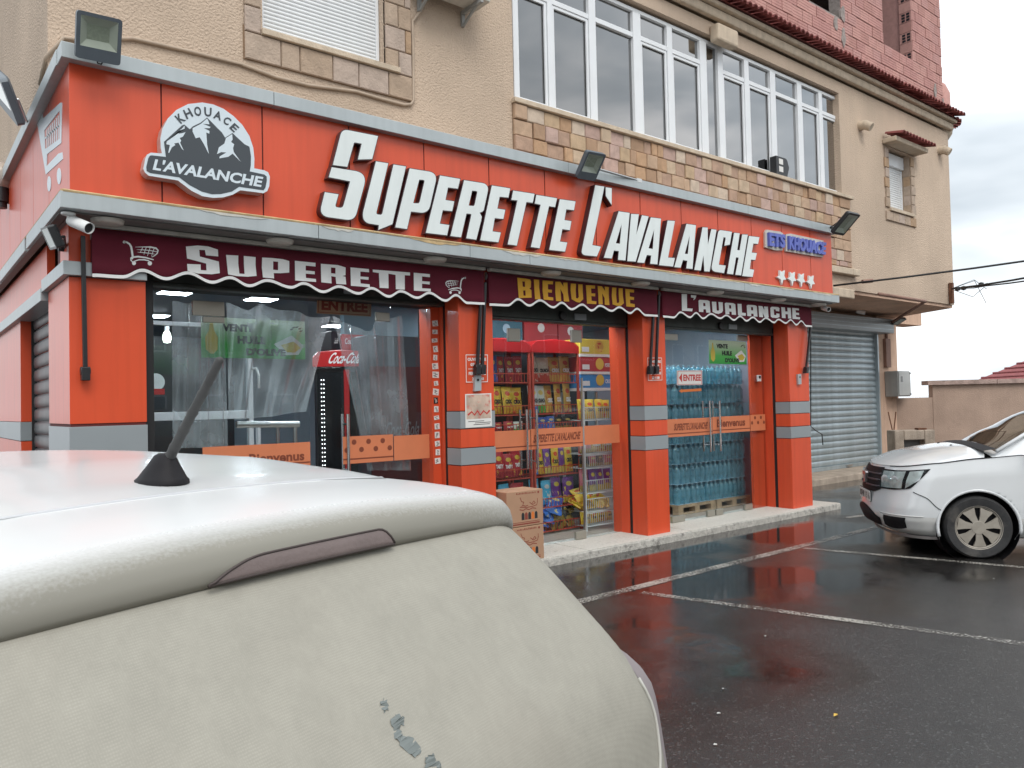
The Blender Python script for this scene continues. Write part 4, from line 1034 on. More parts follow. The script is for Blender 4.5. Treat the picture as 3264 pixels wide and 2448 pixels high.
awn_letters(AW[2], Z3a, [
 [[(370,147),(438,147),(440,330),(512,335),(505,370),(375,362)]],
 [[(488,160),(560,165),(548,205),(525,228),(520,215),(530,200),(490,192)]],
 [[(585,235),(600,222),(700,228),(728,242),(738,388),(685,385),(680,345),(650,342),(648,380),(592,375)],[(645,262),(672,264),(675,305),(648,303)]],
 [[(755,245),(812,248),(818,355),(838,362),(848,350),(840,250),(895,255),(898,360),(885,385),(842,402),(800,395),(765,375)]],
 [[(920,270),(935,258),(1030,265),(1055,280),(1065,415),(1010,412),(1008,375),(978,372),(980,408),(930,403)],[(975,290),(1000,292),(1003,335),(978,333)]],
 [[(1083,272),(1135,275),(1140,385),(1190,392),(1188,427),(1090,420)]],
 [[(1200,297),(1215,285),(1310,292),(1330,305),(1338,438),(1290,435),(1287,400),(1258,398),(1258,432),(1208,428)],[(1255,315),(1280,317),(1283,358),(1258,356)]],
 [[(1350,300),(1400,303),(1425,355),(1422,308),(1470,310),(1480,450),(1430,447),(1405,390),(1410,445),(1360,440)]],
 [[(1500,325),(1520,310),(1600,315),(1618,330),(1615,370),(1572,365),(1570,345),(1545,343),(1550,415),(1578,418),(1578,395),(1618,400),(1620,440),(1590,455),(1525,450),(1508,435)]],
 [[(1640,315),(1688,318),(1692,370),(1722,372),(1718,322),(1762,325),(1770,462),(1728,460),(1725,408),(1695,405),(1697,457),(1650,453)]],
 [[(1780,325),(1865,332),(1868,358),(1825,355),(1828,385),(1868,390),(1868,418),(1828,412),(1832,440),(1880,445),(1880,472),(1785,465)]]], awn_white)
def trolley(zf, flip):
    m = MB(); X = (lambda x: x)
    f = lambda pts: [tuple(p) for p in pts]
    stroke(m, f([(58,125),(95,128),(130,150),(152,185),(162,240),(172,315)]), [22,22,24,26,26,26], TY, zf)
    disc(m, (64,126), 18, TY, zf)
    stroke(m, f([(160,345),(180,318),(240,312),(340,325),(440,352)]), [16,22,22,20,10], TY, zf)
    stroke(m, f([(172,312),(148,330),(150,360),(172,378),(250,352),(320,352),(370,362),(395,378)]), [20,16,14,12,14,16,14,8], TY, zf)
    disc(m, (188,395), 26, TY, zf); disc(m, (390,397), 28, TY, zf)
    stroke(m, f([(205,190),(300,188),(400,190),(470,205),(495,232),(485,270),(450,300),(415,318)]), [4,10,20,22,18,16,12,6], TY-.0002, zf)
    stroke(m, f([(222,222),(300,225),(400,235),(480,250)]), [3,9,11,8], TY-.0004, zf); stroke(m, f([(232,255),(300,260),(380,268),(450,280)]), [3,9,10,7], TY-.0004, zf)
    for a, b in (((300,195),(268,265)), ((345,195),(315,285)), ((395,198),(360,305)), ((445,210),(412,310))): stroke(m, f([a, ((a[0]+b[0])/2-3, (a[1]+b[1])/2), b]), [9,9,5], TY-.0006, zf)
    return m
trolley(Z1a, 0).build('trolley_print', awn_white, AW[0])
# mirrored smaller trolley at the right end of the first awning
def zmir(pts):
    out = []
    for p in pts:
        X = 900+(1985-(p[0]-40)*.485)/3.387; Yy = 800+(275+(p[1]-108)*.60+(1985-(p[0]-40)*.485-1860)*.04)/3.387
        out.append((X, Yy))
    return out
trolley(zmir, 1).build('trolley_print', awn_white, AW[0])
# folded arms
def arm(par, px0, py0, px1, py1, w=.028, Y=PY-.05):
    a = at(px0, py0, 1, Y); b = at(px1, py1, 1, Y); m = MB()
    d = (b-a).normalized(); m.ob((a+b)/2, Vector((w/2, 0, 0)), Vector((0, .014, 0)), (b-a)/2)
    m.ob(b, Vector((.026, 0, 0)), Vector((0, .03, 0)), d*.045); m.lathe([(.0, -.03), (.03, -.03), (.03, .03)], 12, b-d*.02, (1, 0, 0))
    m.build('folding_arm', blackmet, par, bevel=.004)
arm(AW[0], 264, 752, 272, 1192); arm(AW[0], 1535, 900, 1521, 1178)
arm(AW[1], 1546, 900, 1537, 1178); arm(AW[1], 2086, 940, 2072, 1180)
arm(AW[2], 2100, 940, 2091, 1180); arm(AW[2], 2584, 1040, 2569, 1180)

# ---------------------------------------------------------------- glass doors and panes
z5, z6, z7, z8 = zm(0, 600, 1.951), zm(400, 700, 1.952), zm(1350, 800, 1.659), zm(1950, 800, 1.659)
def gx(zf, x, y, Y=GLY): return at(*zf([(x, y)])[0], 1, Y).x
def gz(zf, x, y, Y=GLY): return at(*zf([(x, y)])[0], 1, Y).z
def band(par, x0, x1, z0, z1, dots=0, text=None, stripe=True):
    y = GLY-.006
    m = MB(); m.box(x0, y-.0015, z0, x1, y, z1); o = m.build('orange_film', orange_d, par)
    if stripe: m = MB(); m.box(x0, y-.003, z0+.035, x1, y-.0017, z0+.047); m.build('stripe', frost_dark, o)
    if dots:
        m = MB(); rr = random.Random(int(x0*100))
        for k in range(dots):
            cx = x0+(k+.5)*(x1-x0)/dots; cz = (z0+z1)/2+.03+(.04 if k % 2 else -.03)
            m.lathe([(0, 0), (.024, 0)], 12, (cx, y-.0035, cz), (0, -1, 0), cap=False)
        m.build('dots', frost_dark, o)
    if text:
        for t_, q in text:
            m = MB(); text_w(m, t_, [(a, y-.004, b) for a, b in q], .03); m.build('lettering', frost_dark, o)
def handle(par, x, z0, z1):
    for yy, s in ((GLY-.055, -1), (GLY+.055, 1)):
        m = MB(); m.tube([(x, yy, z0), (x, yy, z1)], .014, 10)
        for z in (z0+.09, z1-.09): m.tube([(x, yy, z), (x, GLY, z)], .009, 8)
        m.build('handle', chrome, par, smooth=True, sharp=40)
def pane(name, label, x0, x1, z0=Z0+.012, z1=2.60, group=None):
    g_ = thing(name, label, 'door' if 'door' in name else 'window', ((x0+x1)/2, GLY, z0), group)
    MB().box(x0+.003, GLY-.005, z0, x1-.003, GLY+.005, z1).build('glass', glass_shop, g_)
    return g_
def patch(par, x0, x1, z0, z1): MB().box(x0, GLY-.018, z0, x1, GLY+.018, z1).build('patch_fitting', hingem, par, bevel=.004)
# left opening
d = pane('glass_pane', 'fixed glass pane at the far left beside the wide orange pillar', 1.50, 1.92)
d = pane('glass_door', 'left glass door leaf behind the car aerial with green oil sign', 1.92, 2.84)
patch(d, gx(z6, 415, 550), gx(z6, 612, 550), gz(z6, 500, 600), gz(z6, 500, 508)); patch(d, gx(z6, 470, 580)+.01, gx(z6, 612, 580), gz(z6, 540, 603)-.05, gz(z6, 540, 603)-.004)
band(d, 1.93, 2.835, 1.12, 1.335, text=[('Bienvenus', [(2.30, 1.18), (2.78, 1.18), (2.78, 1.26), (2.30, 1.26)])])
d = pane('glass_door', 'right glass door leaf with chrome handle and dotted orange band', 3.14, 3.66)
band(d, 3.145, 3.655, 1.12, 1.365, dots=7); xh = gx(z6, 1355, 1300); handle(d, xh+.02, gz(z6, 1355, 1445)-.25, gz(z6, 1355, 1210)); patch(d, 3.5, 3.64, 2.42, 2.50)
d = pane('glass_pane', 'fixed glass pane with orange band beside the stickered red jamb', 3.66, 4.06)
band(d, 3.665, 4.055, 1.12, 1.35, stripe=False)
# middle opening
xa, xb = gx(z7, 565, 1000), gx(z7, 848, 1000)
d = pane('glass_door', 'left leaf of the middle glass door in front of the red snack rack', 4.572, xa, z1=2.5)
band(d, 4.575, xa-.005, 1.13, 1.345); handle(d, xa-.09, gz(z7, 545, 1150), gz(z7, 545, 838)); patch(d, xa-.28, xa-.12, 2.28, 2.42)
d = pane('glass_door', 'right leaf of the middle glass door with dark lettering on its orange band', xa, xb, z1=2.5)
ta, tb = gx(z7, 545, 975), gx(z7, 822, 960)
band(d, xa+.005, xb-.005, 1.13, 1.35, text=[("SUPERETTE L'AVALANCHE", [(max(ta, xa+.03), 1.20), (tb, 1.21), (tb+.02, 1.30), (max(ta, xa+.03)+.02, 1.29)])])
handle(d, xa+.05, gz(z7, 588, 1155), gz(z7, 588, 838)); patch(d, xb-.16, xb-.01, 2.30, 2.44); patch(d, xb-.17, xb-.01, Z0+.012, Z0+.10)
MB().box(xb-.022, GLY-.012, Z0+.102, xb-.004, GLY+.012, 1.9).build('edge_profile', steel, d)
d = pane('glass_pane', 'narrow fixed glass pane in front of the white wire rack', xb, 6.708, z1=2.5); band(d, xb+.004, 6.70, 1.14, 1.355, stripe=False)
# right opening
xc, xd = gx(z8, 532, 1000), gx(z8, 722, 900)
d = pane('glass_door', 'left leaf of the right glass door with the red entrance arrow', 7.125, xc, z1=2.52)
band(d, 7.13, xc-.004, 1.16, 1.385, text=[("SUPERETTE L'AVALANCHE", [(gx(z8, 325, 938), 1.24), (gx(z8, 500, 930), 1.24), (gx(z8, 505, 900), 1.33), (gx(z8, 330, 905), 1.33)])])
handle(d, xc-.11, gz(z8, 515, 1060), gz(z8, 515, 792)); patch(d, 7.60, 7.85, Z0+.012, Z0+.09); patch(d, xc-.16, xc-.01, Z0+.012, Z0+.09); patch(d, 7.55, 7.80, 2.38, 2.46)
d = pane('glass_door', 'right leaf of the right glass door with green oil sign', xc, xd+.03, z1=2.52)
band(d, xc+.004, xd+.026, 1.17, 1.39, text=[('Bienvenus', [(gx(z8, 553, 925), 1.25), (gx(z8, 702, 920), 1.25), (gx(z8, 702, 885), 1.355), (gx(z8, 553, 890), 1.355)])])
handle(d, xc+.10, gz(z8, 590, 1055), gz(z8, 590, 792)); patch(d, xc+.02, xc+.17, Z0+.012, Z0+.09); patch(d, xd-.15, xd+.02, Z0+.012, Z0+.09); patch(d, xd-.2, xd+.02, 2.42, 2.5)
d = pane('glass_pane', 'narrow fixed pane over the red panel right of the water bottles', xd+.035, 9.69, z1=2.52); band(d, xd+.04, 9.685, 1.17, 1.395, dots=5, stripe=False)

# ---------------------------------------------------------------- notices on glass and pillars
def gradient_green():
    m = M('green_gradient_print', (1, 1, 1), rough=.5); n = m.node_tree.nodes; l = m.node_tree.links; b = n['Principled BSDF']
    tc = n.new('ShaderNodeTexCoord'); sp = n.new('ShaderNodeSeparateXYZ'); cr = n.new('ShaderNodeValToRGB'); l.new(tc.outputs['Generated'], sp.inputs[0]); l.new(sp.outputs['Z'], cr.inputs[0])
    e = cr.color_ramp.elements; e[0].position = 0; e[0].color = (.015, .30, .04, 1); e[1].position = .85; e[1].color = (.55, .66, .46, 1); q = e.new(.35); q.color = (.08, .42, .08, 1)
    l.new(cr.outputs[0], b.inputs['Base Color']); return m
grn = gradient_green(); oil = M('oil_yellow_print', (.62, .46, .06), rough=.5); olive_p = M('olive_dark_print', (.06, .07, .03), rough=.6)
def oil_sign(label, zf, quad, y):
    g_ = thing('oil_sale_sign', label, 'sign', tuple(at(*zf([quad[0]])[0], 1, y)), 'green olive oil signs behind the glass')
    Q = [at(*q, 1, y) for q in zf(quad)]           # bl br tr tl
    x0, x1 = (Q[0].x+Q[3].x)/2, (Q[1].x+Q[2].x)/2; za, zb_ = (Q[0].z+Q[1].z)/2, (Q[2].z+Q[3].z)/2
    MB().box(x0, y, za, x1, y+.004, zb_).build('board', grn, g_)
    W, H = x1-x0, zb_-za
    def T(s, a, b, c, d_, mat=print_k):
        m = MB(); text_w(m, s, [(x0+W*a, y-.0012, za+H*b), (x0+W*c, y-.0012, za+H*b), (x0+W*c, y-.0012, za+H*d_), (x0+W*a, y-.0012, za+H*d_)], .06); m.build('lettering', mat, g_)
    T('VENTE', .19, .66, .49, .85); T('HUILE', .33, .36, .60, .56); T("D'OLIVE", .41, .07, .80, .26)
    bp = [(.08, .10), (.04, .2), (.035, .5), (.07, .68), (.08, .88), (.105, .88), (.115, .68), (.15, .5), (.145, .2), (.11, .10)]
    m = MB(); m.prism([[(x0+W*a, za+H*b) for a, b in bp]], lambda q: (q[0], y-.001, q[1])); m.build('bottle_print', oil, g_)
    m = MB(); m.prism([[(x0+W*a, za+H*b) for a, b in ((.68, .38), (.86, .62), (.985, .36), (.93, .12), (.80, .10))]], lambda q: (q[0], y-.001, q[1])); m.build('dish_print', print_w, g_)
    m = MB(); m.prism([[(x0+W*a, za+H*b) for a, b in ((.75, .36), (.88, .46), (.955, .30), (.89, .17), (.81, .18))]], lambda q: (q[0], y-.0016, q[1])); m.build('oil_print', oil, g_)
    m = MB()
    for k in range(5):
        a = k*.7; m.prism([[(x0+W*(.90+.05*math.cos(a)+dx), za+H*(.72+.1*math.sin(a)+dz)) for dx, dz in ((-.012, 0), (0, .04), (.03, .05), (.012, 0))]], lambda q: (q[0], y-.0013, q[1]))
    m.build('olive_print', olive_p, g_)
oil_sign('large green olive oil sale sign hanging behind the plastic curtain', z6, [(475, 862), (1116, 866), (1118, 632), (467, 605)], GLY+.11)
oil_sign('smaller green olive oil sale sign stuck on the right glass door', z8, [(518, 598), (711, 598), (711, 476), (513, 474)], GLY-.012)
def rect_sign(name, label, zf, quad, y, mat, cat='sign', th=.003, group=None):
    Q = [at(*q, 1, y) for q in zf(quad)]
    o = MB().add([(v.x, y, v.z) for v in Q]+[(v.x, y+th, v.z) for v in Q], [(0, 1, 2, 3), (7, 6, 5, 4), (0, 4, 5, 1), (1, 5, 6, 2), (2, 6, 7, 3), (3, 7, 4, 0)]).build(name, mat)
    tag(o, label, cat, group); return o, Q
def child_text(par, s, Q, a, b, c, d_, y, mat, bold=.04):
    m = MB(); q = [bil([(v.x, v.z) for v in Q], *t) for t in ((a, b), (c, b), (c, d_), (a, d_))]
    text_w(m, s, [(p[0], y, p[1]) for p in q], bold); m.build('lettering', mat, par)
def child_frame(par, Q, y, mat, i0=.03, i1=.06, asp=1.0):
    q2 = [(v.x, v.z) for v in Q]
    m = MB(); o_ = [bil(q2, i0, i0*asp), bil(q2, 1-i0, i0*asp), bil(q2, 1-i0, 1-i0*asp), bil(q2, i0, 1-i0*asp)]; h = [bil(q2, i1, i1*asp), bil(q2, 1-i1, i1*asp), bil(q2, 1-i1, 1-i1*asp), bil(q2, i1, 1-i1*asp)]
    m.prism([o_, h], lambda p: (p[0], y, p[1])); m.build('border', mat, par)
o, Q = rect_sign('entrance_sign', 'small white entrance sign with red arrow on the right glass door', z8, [(345, 710), (479, 708), (479, 631), (345, 632)], GLY-.010, paper)
child_text(o, 'ENTREE', Q, .24, .28, .94, .72, GLY-.0112, print_r); child_frame(o, Q, GLY-.0111, print_r, .02, .04, 1.6)
m = MB(); q2 = [(v.x, v.z) for v in Q]; m.prism([[bil(q2, *t) for t in ((.07, .5), (.19, .82), (.19, .18))]], lambda p: (p[0], GLY-.0112, p[1])); m.build('arrow', print_r, o)
o, Q = rect_sign('arrow_sticker', 'orange arrow sticker below the entrance sign on the right door', z8, [(355, 752), (474, 745), (474, 722), (355, 728)], GLY-.009, glass_shop, 'sticker')
m = MB(); q2 = [(v.x, v.z) for v in Q]; m.prism([[bil(q2, *t) for t in ((0, .45), (.14, .98), (.14, .75), (1, .8), (1, .2), (.14, .2), (.14, .0))]], lambda p: (p[0], GLY-.0102, p[1])); m.build('arrow', print_o, o)
o, Q = rect_sign('entrance_board', 'faded brown entrance board hung high behind the left glass', z6, [(1190, 583), (1528, 604), (1530, 500), (1192, 478)], GLY+.05, carton)
child_text(o, 'ENTREE', Q, .08, .22, .93, .86, GLY+.0485, print_br, .05); child_frame(o, Q, GLY+.0487, print_br, .02, .03, 3)
# opening hours on the pillars
for i, (zf, q, Yp) in enumerate(((z7, [(222, 698), (342, 696), (342, 545), (220, 545)], PY), (z8, [(190, 688), (268, 686), (266, 562), (186, 562)], PY))):
    y = Yp-.0035
    o, Q = rect_sign('opening_hours', ('white outlined opening hours on the pillar left of the middle door', 'white outlined opening hours on the pillar right of the middle door')[i], zf, q, y, orange, 'notice', .002)
    child_frame(o, Q, y-.0012, print_w, .02, .045, .9)
    child_text(o, 'OUVERTURE', Q, .10, .76, .90, .87, y-.0013, print_w); child_text(o, '07 H 00', Q, .22, .58, .78, .69, y-.0013, print_w)
    child_text(o, 'FERMETURE', Q, .14, .27, .90, .38, y-.0013, print_w); child_text(o, '22 H 00', Q, .28, .08, .80, .19, y-.0013, print_w)
    m = MB(); q2 = [(v.x, v.z) for v in Q]; m.prism([[bil(q2, *t) for t in ((.12, .475), (.88, .475), (.88, .492), (.12, .492))]], lambda p: (p[0], y-.0013, p[1])); m.build('rule', print_w, o)
o, Q = rect_sign('wall_poster', 'paper food poster with red lettering taped to the pillar', z7, [(222, 936), (362, 926), (358, 752), (220, 757)], PY-.008, paper, 'poster', .001)
m = MB(); q2 = [(v.x, v.z) for v in Q]; m.prism([[bil(q2, *t) for t in ((.04, .25), (.96, .25), (.96, .97), (.04, .97))]], lambda p: (p[0], PY-.0085, p[1])); m.build('picture', paperred, o)
child_text(o, 'Nyama', Q, .1, .30, .55, .45, PY-.009, print_r, .03) if False else None
for k, (a, b, w_) in enumerate(((.1, .17, .6), (.35, .12, .6), (.3, .07, .62))):
    m = MB(); m.prism([[bil(q2, *t) for t in ((a, b), (a+w_, b), (a+w_, b+.018), (a, b+.018))]], lambda p: (p[0], PY-.0087, p[1])); m.build('small_print', print_k, o)
m = MB(); stroke(m, [(235, 868), (255, 850), (270, 868), (285, 845), (300, 868), (318, 845), (335, 860), (350, 842)], 9, PY-.0095, z7); m.build('lettering', print_r, o)
# plate on the pillars (intercom / switch)
for i, (zf, q) in enumerate(((z7, [(270, 742), (306, 738), (306, 655), (274, 658)]), (z8, [(988, 706), (1004, 704), (1002, 650), (985, 652)]))):
    o, Q = rect_sign('key_switch', ('slim grey key switch below the awning arms on the pillar with the poster', 'slim grey key switch on the rightmost pillar')[i], zf, q, PY-.03, silver, 'switch', .028, 'shutter key switches')
    c = (Q[0]+Q[2])/2; MB().lathe([(0, -.006), (.012, -.006), (.012, 0)], 10, (c.x, PY-.03, c.z+.03), (0, 1, 0)).build('key_hole', blackmet, o)
# stickers on the red jamb left of the poster pillar
rs = random.Random(5)
for k in range(17):
    zc = 2.42-k*.083; w = rs.uniform(.045, .075); h = rs.uniform(.035, .062); cx = 4.108+rs.uniform(-.006, .006); y = 6.296
    m = MB(); a = rs.uniform(-.15, .15)
    m.prism([[(cx+(x*math.cos(a)-z*math.sin(a)), zc+(x*math.sin(a)+z*math.cos(a))) for x, z in ((-w/2, -h/2), (w/2, -h/2), (w/2, h/2), (-w/2, h/2))]], lambda q: (q[0], y, q[1]), lambda q: (q[0], y+.002, q[1]))
    o = m.build('sticker', paper if k not in (9,) else print_k); tag(o, 'small white promotional sticker, %s from the top on the red jamb' % ordinal(k) if k != 9 else 'small black sticker among the white ones on the red jamb', 'sticker', 'stickers on the red door jamb')
    m = MB()
    for r_ in range(4):
        xx = cx-w*.40+rs.uniform(0, .35)*w; zz = zc-h*.36+r_*h*.19; ww = w*rs.uniform(.2, .45); m.prism([[(xx, zz), (xx+ww, zz), (xx+ww, zz+h*.10), (xx, zz+h*.10)]], lambda q: (q[0], y-.0004-.0003*r_, q[1]))
    m.build('print', print_k if k != 9 else paper, o)
# door phone on the red panel at the right
o = MB().box(9.50, GLY-.035, 1.86, 9.58, GLY-.008, 1.95).build('door_phone', white_pl, bevel=.006); tag(o, 'little white door phone on the red panel right of the water bottles', 'door phone')
MB().box(9.515, GLY-.037, 1.90, 9.565, GLY-.0352, 1.94).build('screen', print_k, o)

# ---------------------------------------------------------------- shop interior
inn = bpy.data.objects.new('shop_interior', None)
o = struct(MB().box(1.31, 6.51, -.02, 10.19, 14.4, Z0+.002).build('shop_floor', floor_in))
o = struct(MB().box(1.3, 6.505, 2.93, 10.19, 14.4, 2.96).build('shop_ceiling', ceil_in))
o = struct(MB().box(1.25, 14.41, 0, 10.3, 14.6, 3.2).build('shop_back_wall', wall_in))
o = struct(MB().box(1.20, 8.52, 0, 1.30, 14.4, 2.93).build('shop_side_wall', wall_in))
o = struct(MB().box(10.19, 6.51, 0, 10.199, 14.4, 2.93).build('shop_right_wall', wall_in))
def ceil_lamp(cx, cy, label, z=2.925):
    g_ = thing('ceiling_lamp', label, 'lamp', (cx, cy, z), 'lit ceiling lamps inside the shop')
    MB().box(cx-.17, cy-.17, z-.02, cx+.17, cy+.17, z+.004).build('frame', white_pl, g_)
    MB().box(cx-.15, cy-.15, z-.024, cx+.15, cy+.15, z-.0205).build('diffuser', lampemit, g_)
for i, (zf, x, y, lab) in enumerate(((z6, 312, 458, 'lit ceiling lamp nearest the left orange pillar'), (z6, 845, 500, 'lit ceiling lamp above the green oil sign'), (z6, 183, 603, 'lit ceiling lamp deep inside at the far left'), (z6, 1300, 665, 'lit ceiling lamp just above the cola fridge'), (z7, 400, 360, 'left lit ceiling lamp seen through the middle door'), (z7, 652, 378, 'right lit ceiling lamp seen through the middle door'))):
    p = at(*zf([(x, y)])[0], 2, 2.90); ceil_lamp(p.x, min(p.y, 13.5), lab)
for i, (x, y) in enumerate(((8.6, 7.9), (6.4, 8.6), (5.3, 6.70), (6.2, 6.70), (7.8, 6.70), (9.0, 6.70), (2.2, 6.85), (3.4, 6.85))): ceil_lamp(x, y, ('unseen fill lamp added over the middle of the water stack', 'unseen fill lamp added behind the snack racks', 'unseen fill lamp added just inside the middle door, left one', 'unseen fill lamp added just inside the middle door, right one', 'unseen fill lamp added just inside the right door, left one', 'unseen fill lamp added just inside the right door, right one', 'unseen fill lamp added just inside the left glass, left one', 'unseen fill lamp added just inside the left glass, right one')[i])  # out-of-sight lamps added to brighten the racks, bottles and film
# bulb in the back room
p = at(*z6([(258, 730)])[0], 1, 9.2)
g_ = thing('wall_bulb', 'warm lit bulb on the dark wall at the far left inside', 'lamp', tuple(p)); MB().lathe([(.0, -.07), (.035, -.06), (.045, -.02), (.04, .03), (.025, .06)], 12, p).build('bulb', warmbulb, g_, smooth=True); MB().lathe([(.026, .061), (.026, .12)], 10, p).build('socket', white_pl, g_)
# white framed partition behind the left glass
pt = thing('partition', 'white framed glazed partition with a door inside the left part of the shop', 'partition', (2.4, 8.0, Z0))
py_ = 8.0
def pz(y, x=400): return at(*z6([(x, y)])[0], 1, py_).z
def px_(x, y=1200): return at(*z6([(x, y)])[0], 1, py_).x
xl, xr = 1.32, px_(790)
for a, b in ((pz(665), pz(640)), (pz(1247), pz(1195))): MB().box(xl, py_-.03, a, xr, py_+.03, b).build('rail', pvc, pt, bevel=.005)
for a, b in ((px_(760), px_(790)),): MB().box(a, py_-.035, Z0+.004, b, py_+.035, pz(630)).build('stile', pvc, pt, bevel=.005)
MB().box(px_(815), py_-.03, Z0+.004, px_(833), py_+.03, pz(1310)).build('stile', pvc, pt)
MB().box(xl, py_-.004, pz(1195)+.002, px_(760), py_+.004, pz(665)-.002).build('pane', glass_shop, pt); MB().box(xl, py_-.004, Z0+.01, px_(760), py_+.004, pz(1247)-.002).build('pane', glass_shop, pt)
m = MB(); hx = px_(800); hz = pz(990); m.tube([(hx-.03, py_-.03, hz+.10), (hx, py_-.07, hz+.11), (hx+.03, py_-.07, hz+.04), (hx+.03, py_-.07, hz-.10)], .014, 8); m.build('handle', white_pl, pt, smooth=True)
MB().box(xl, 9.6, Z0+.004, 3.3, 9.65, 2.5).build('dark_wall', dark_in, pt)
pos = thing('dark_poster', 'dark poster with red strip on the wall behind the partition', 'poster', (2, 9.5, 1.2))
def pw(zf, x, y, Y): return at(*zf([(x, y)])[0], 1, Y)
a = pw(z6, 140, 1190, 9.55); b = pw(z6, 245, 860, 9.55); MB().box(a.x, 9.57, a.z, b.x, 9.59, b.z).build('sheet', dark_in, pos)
a = pw(z6, 140, 1090, 9.55); b = pw(z6, 245, 1052, 9.55); MB().box(a.x, 9.56, a.z, b.x, 9.568, b.z).build('red_strip', red_gloss, pos)
c = pw(z6, 190, 1010, 9.55); MB().lathe([(0, 0), (.10, 0)], 18, (c.x, 9.562, c.z), (0, -1, 0), cap=False).build('round_print', paper, pos)

# cola fridge
fr = thing('drinks_fridge', 'red topped drinks fridge with white script and a lit column of lights', 'fridge', (3.75, 7.9, Z0))
FYf = 7.6; fx0, fx1 = 3.60, 4.17
MB().box(fx0, FYf+.03, Z0+.004, fx1, 8.0, 2.05).build('body', dark_in, fr, bevel=.01)
zh0, zh1 = 2.06, 2.22
m = MB(); pts = [(fx0-.02, zh0), (fx1+.02, zh0), (fx1+.02, zh1-.06), (fx1-.04, zh1), ((fx0+fx1)/2, zh1+.02), (fx0+.04, zh1), (fx0-.02, zh1-.06)]
m.prism([pts], lambda q: (q[0], FYf-.05, q[1]), lambda q: (q[0], 7.9, q[1])); m.build('hood', red_gloss, fr, bevel=.01)
m = MB(); text_w(m, 'Coca-Cola', [(fx0+.13, FYf-.052, zh0+.03), (fx1-.12, FYf-.052, zh0+.03), (fx1-.06, FYf-.052, zh1-.01), (fx0+.19, FYf-.052, zh1-.01)], .02); m.build('lettering', print_w, fr)
MB().box(fx0+.03, FYf, .3, fx0+.30, FYf+.029, 2.0).build('door_glass', dark_gl, fr)
MB().box(fx0+.302, FYf-.012, .2, fx0+.36, FYf+.029, 2.03).build('door_frame', red_gloss, fr, bevel=.006)
MB().box(fx0+.362, FYf, .2, fx1-.02, FYf+.029, 2.0).build('door_glass', dark_gl, fr)
lx = fx0+.05
for k in range(26):
    zc = 1.92-k*.045
    for dx in (.02, .045): MB().box(lx+dx-.0035, FYf-.006, zc-.0045, lx+dx+.0035, FYf-.001, zc+.0045).build('led', ledemit, fr)
m = MB(); m.tube([(fx0+.33, FYf-.012, 1.50), (fx0+.34, FYf-.05, 1.48), (fx0+.34, FYf-.05, 1.28), (fx0+.33, FYf-.012, 1.26)], .012, 8); m.build('handle', blackmet, fr, smooth=True)
for i, (x0, x1, h, mt, lab) in enumerate(((3.66, 3.76, .20, dark_in, 'dark carton on top of the drinks fridge'), (3.78, 4.05, .17, red_gloss, 'red drinks carton with white script on top of the fridge'))):
    o = MB().box(x0, 7.62, zh1+.025, x1, 7.9, zh1+.025+h).build('carton', mt, bevel=.004); tag(o, lab, 'carton')
    m = MB(); text_w(m, 'Coca-Cola', [(x0+.03, 7.617, zh1+.09), (x1-.03, 7.617, zh1+.09), (x1-.02, 7.617, zh1+.15), (x0+.04, 7.617, zh1+.15)]); m.build('lettering', print_w, o)
fr.rotation_euler.z = -R(24)
f2 = thing('drinks_fridge', 'dark second fridge behind the hanging film, with faint script', 'fridge', (4.5, 7.4, Z0))
a, b = pw(z6, 1515, 1300, 7.25).x, pw(z6, 1845, 1300, 7.25).x
MB().box(a, 7.25, Z0+.004, b, 7.9, 2.38).build('body', M('dark_fridge_side', (.045, .05, .06), rough=.25), f2, bevel=.01)
MB().box(a+.02, 7.243, .4, b-.02, 7.2495, 2.05).build('front', M('dark_red_fridge_front', (.07, .018, .02), rough=.2), f2)
m = MB(); text_w(m, 'Coca-Cola', [(a+.18, 7.241, 1.30), (b-.05, 7.241, 1.30), (b-.02, 7.241, 1.46), (a+.21, 7.241, 1.46)], .01); m.build('lettering', M('faint_script', (.14, .14, .15), rough=.4), f2)
o = struct(MB().box(4.5, 9.0, .1, 5.6, 9.1, 2.93).build('inner_wall', wall_blue))
# gate bar at the entrance
gt = thing('entrance_barrier', 'chrome entrance barrier with padded bar inside the left door', 'barrier', (2.7, 6.75, Z0))
a, b = pw(z6, 690, 1275, 6.75), pw(z6, 1078, 1272, 6.75); MB().tube([a, b], .030, 12).build('bar', steel, gt, smooth=True, sharp=40)
c = pw(z6, 1058, 1290, 6.75); MB().tube([(c.x, 6.76, Z0+.004), (c.x, 6.76, c.z+.02)], .018, 10).build('post', steel, gt, smooth=True, sharp=40)
c = pw(z6, 1000, 1290, 6.75); MB().tube([(c.x, 6.95, Z0+.004), (c.x, 6.95, c.z)], .016, 10).build('post', steel, gt, smooth=True, sharp=40)

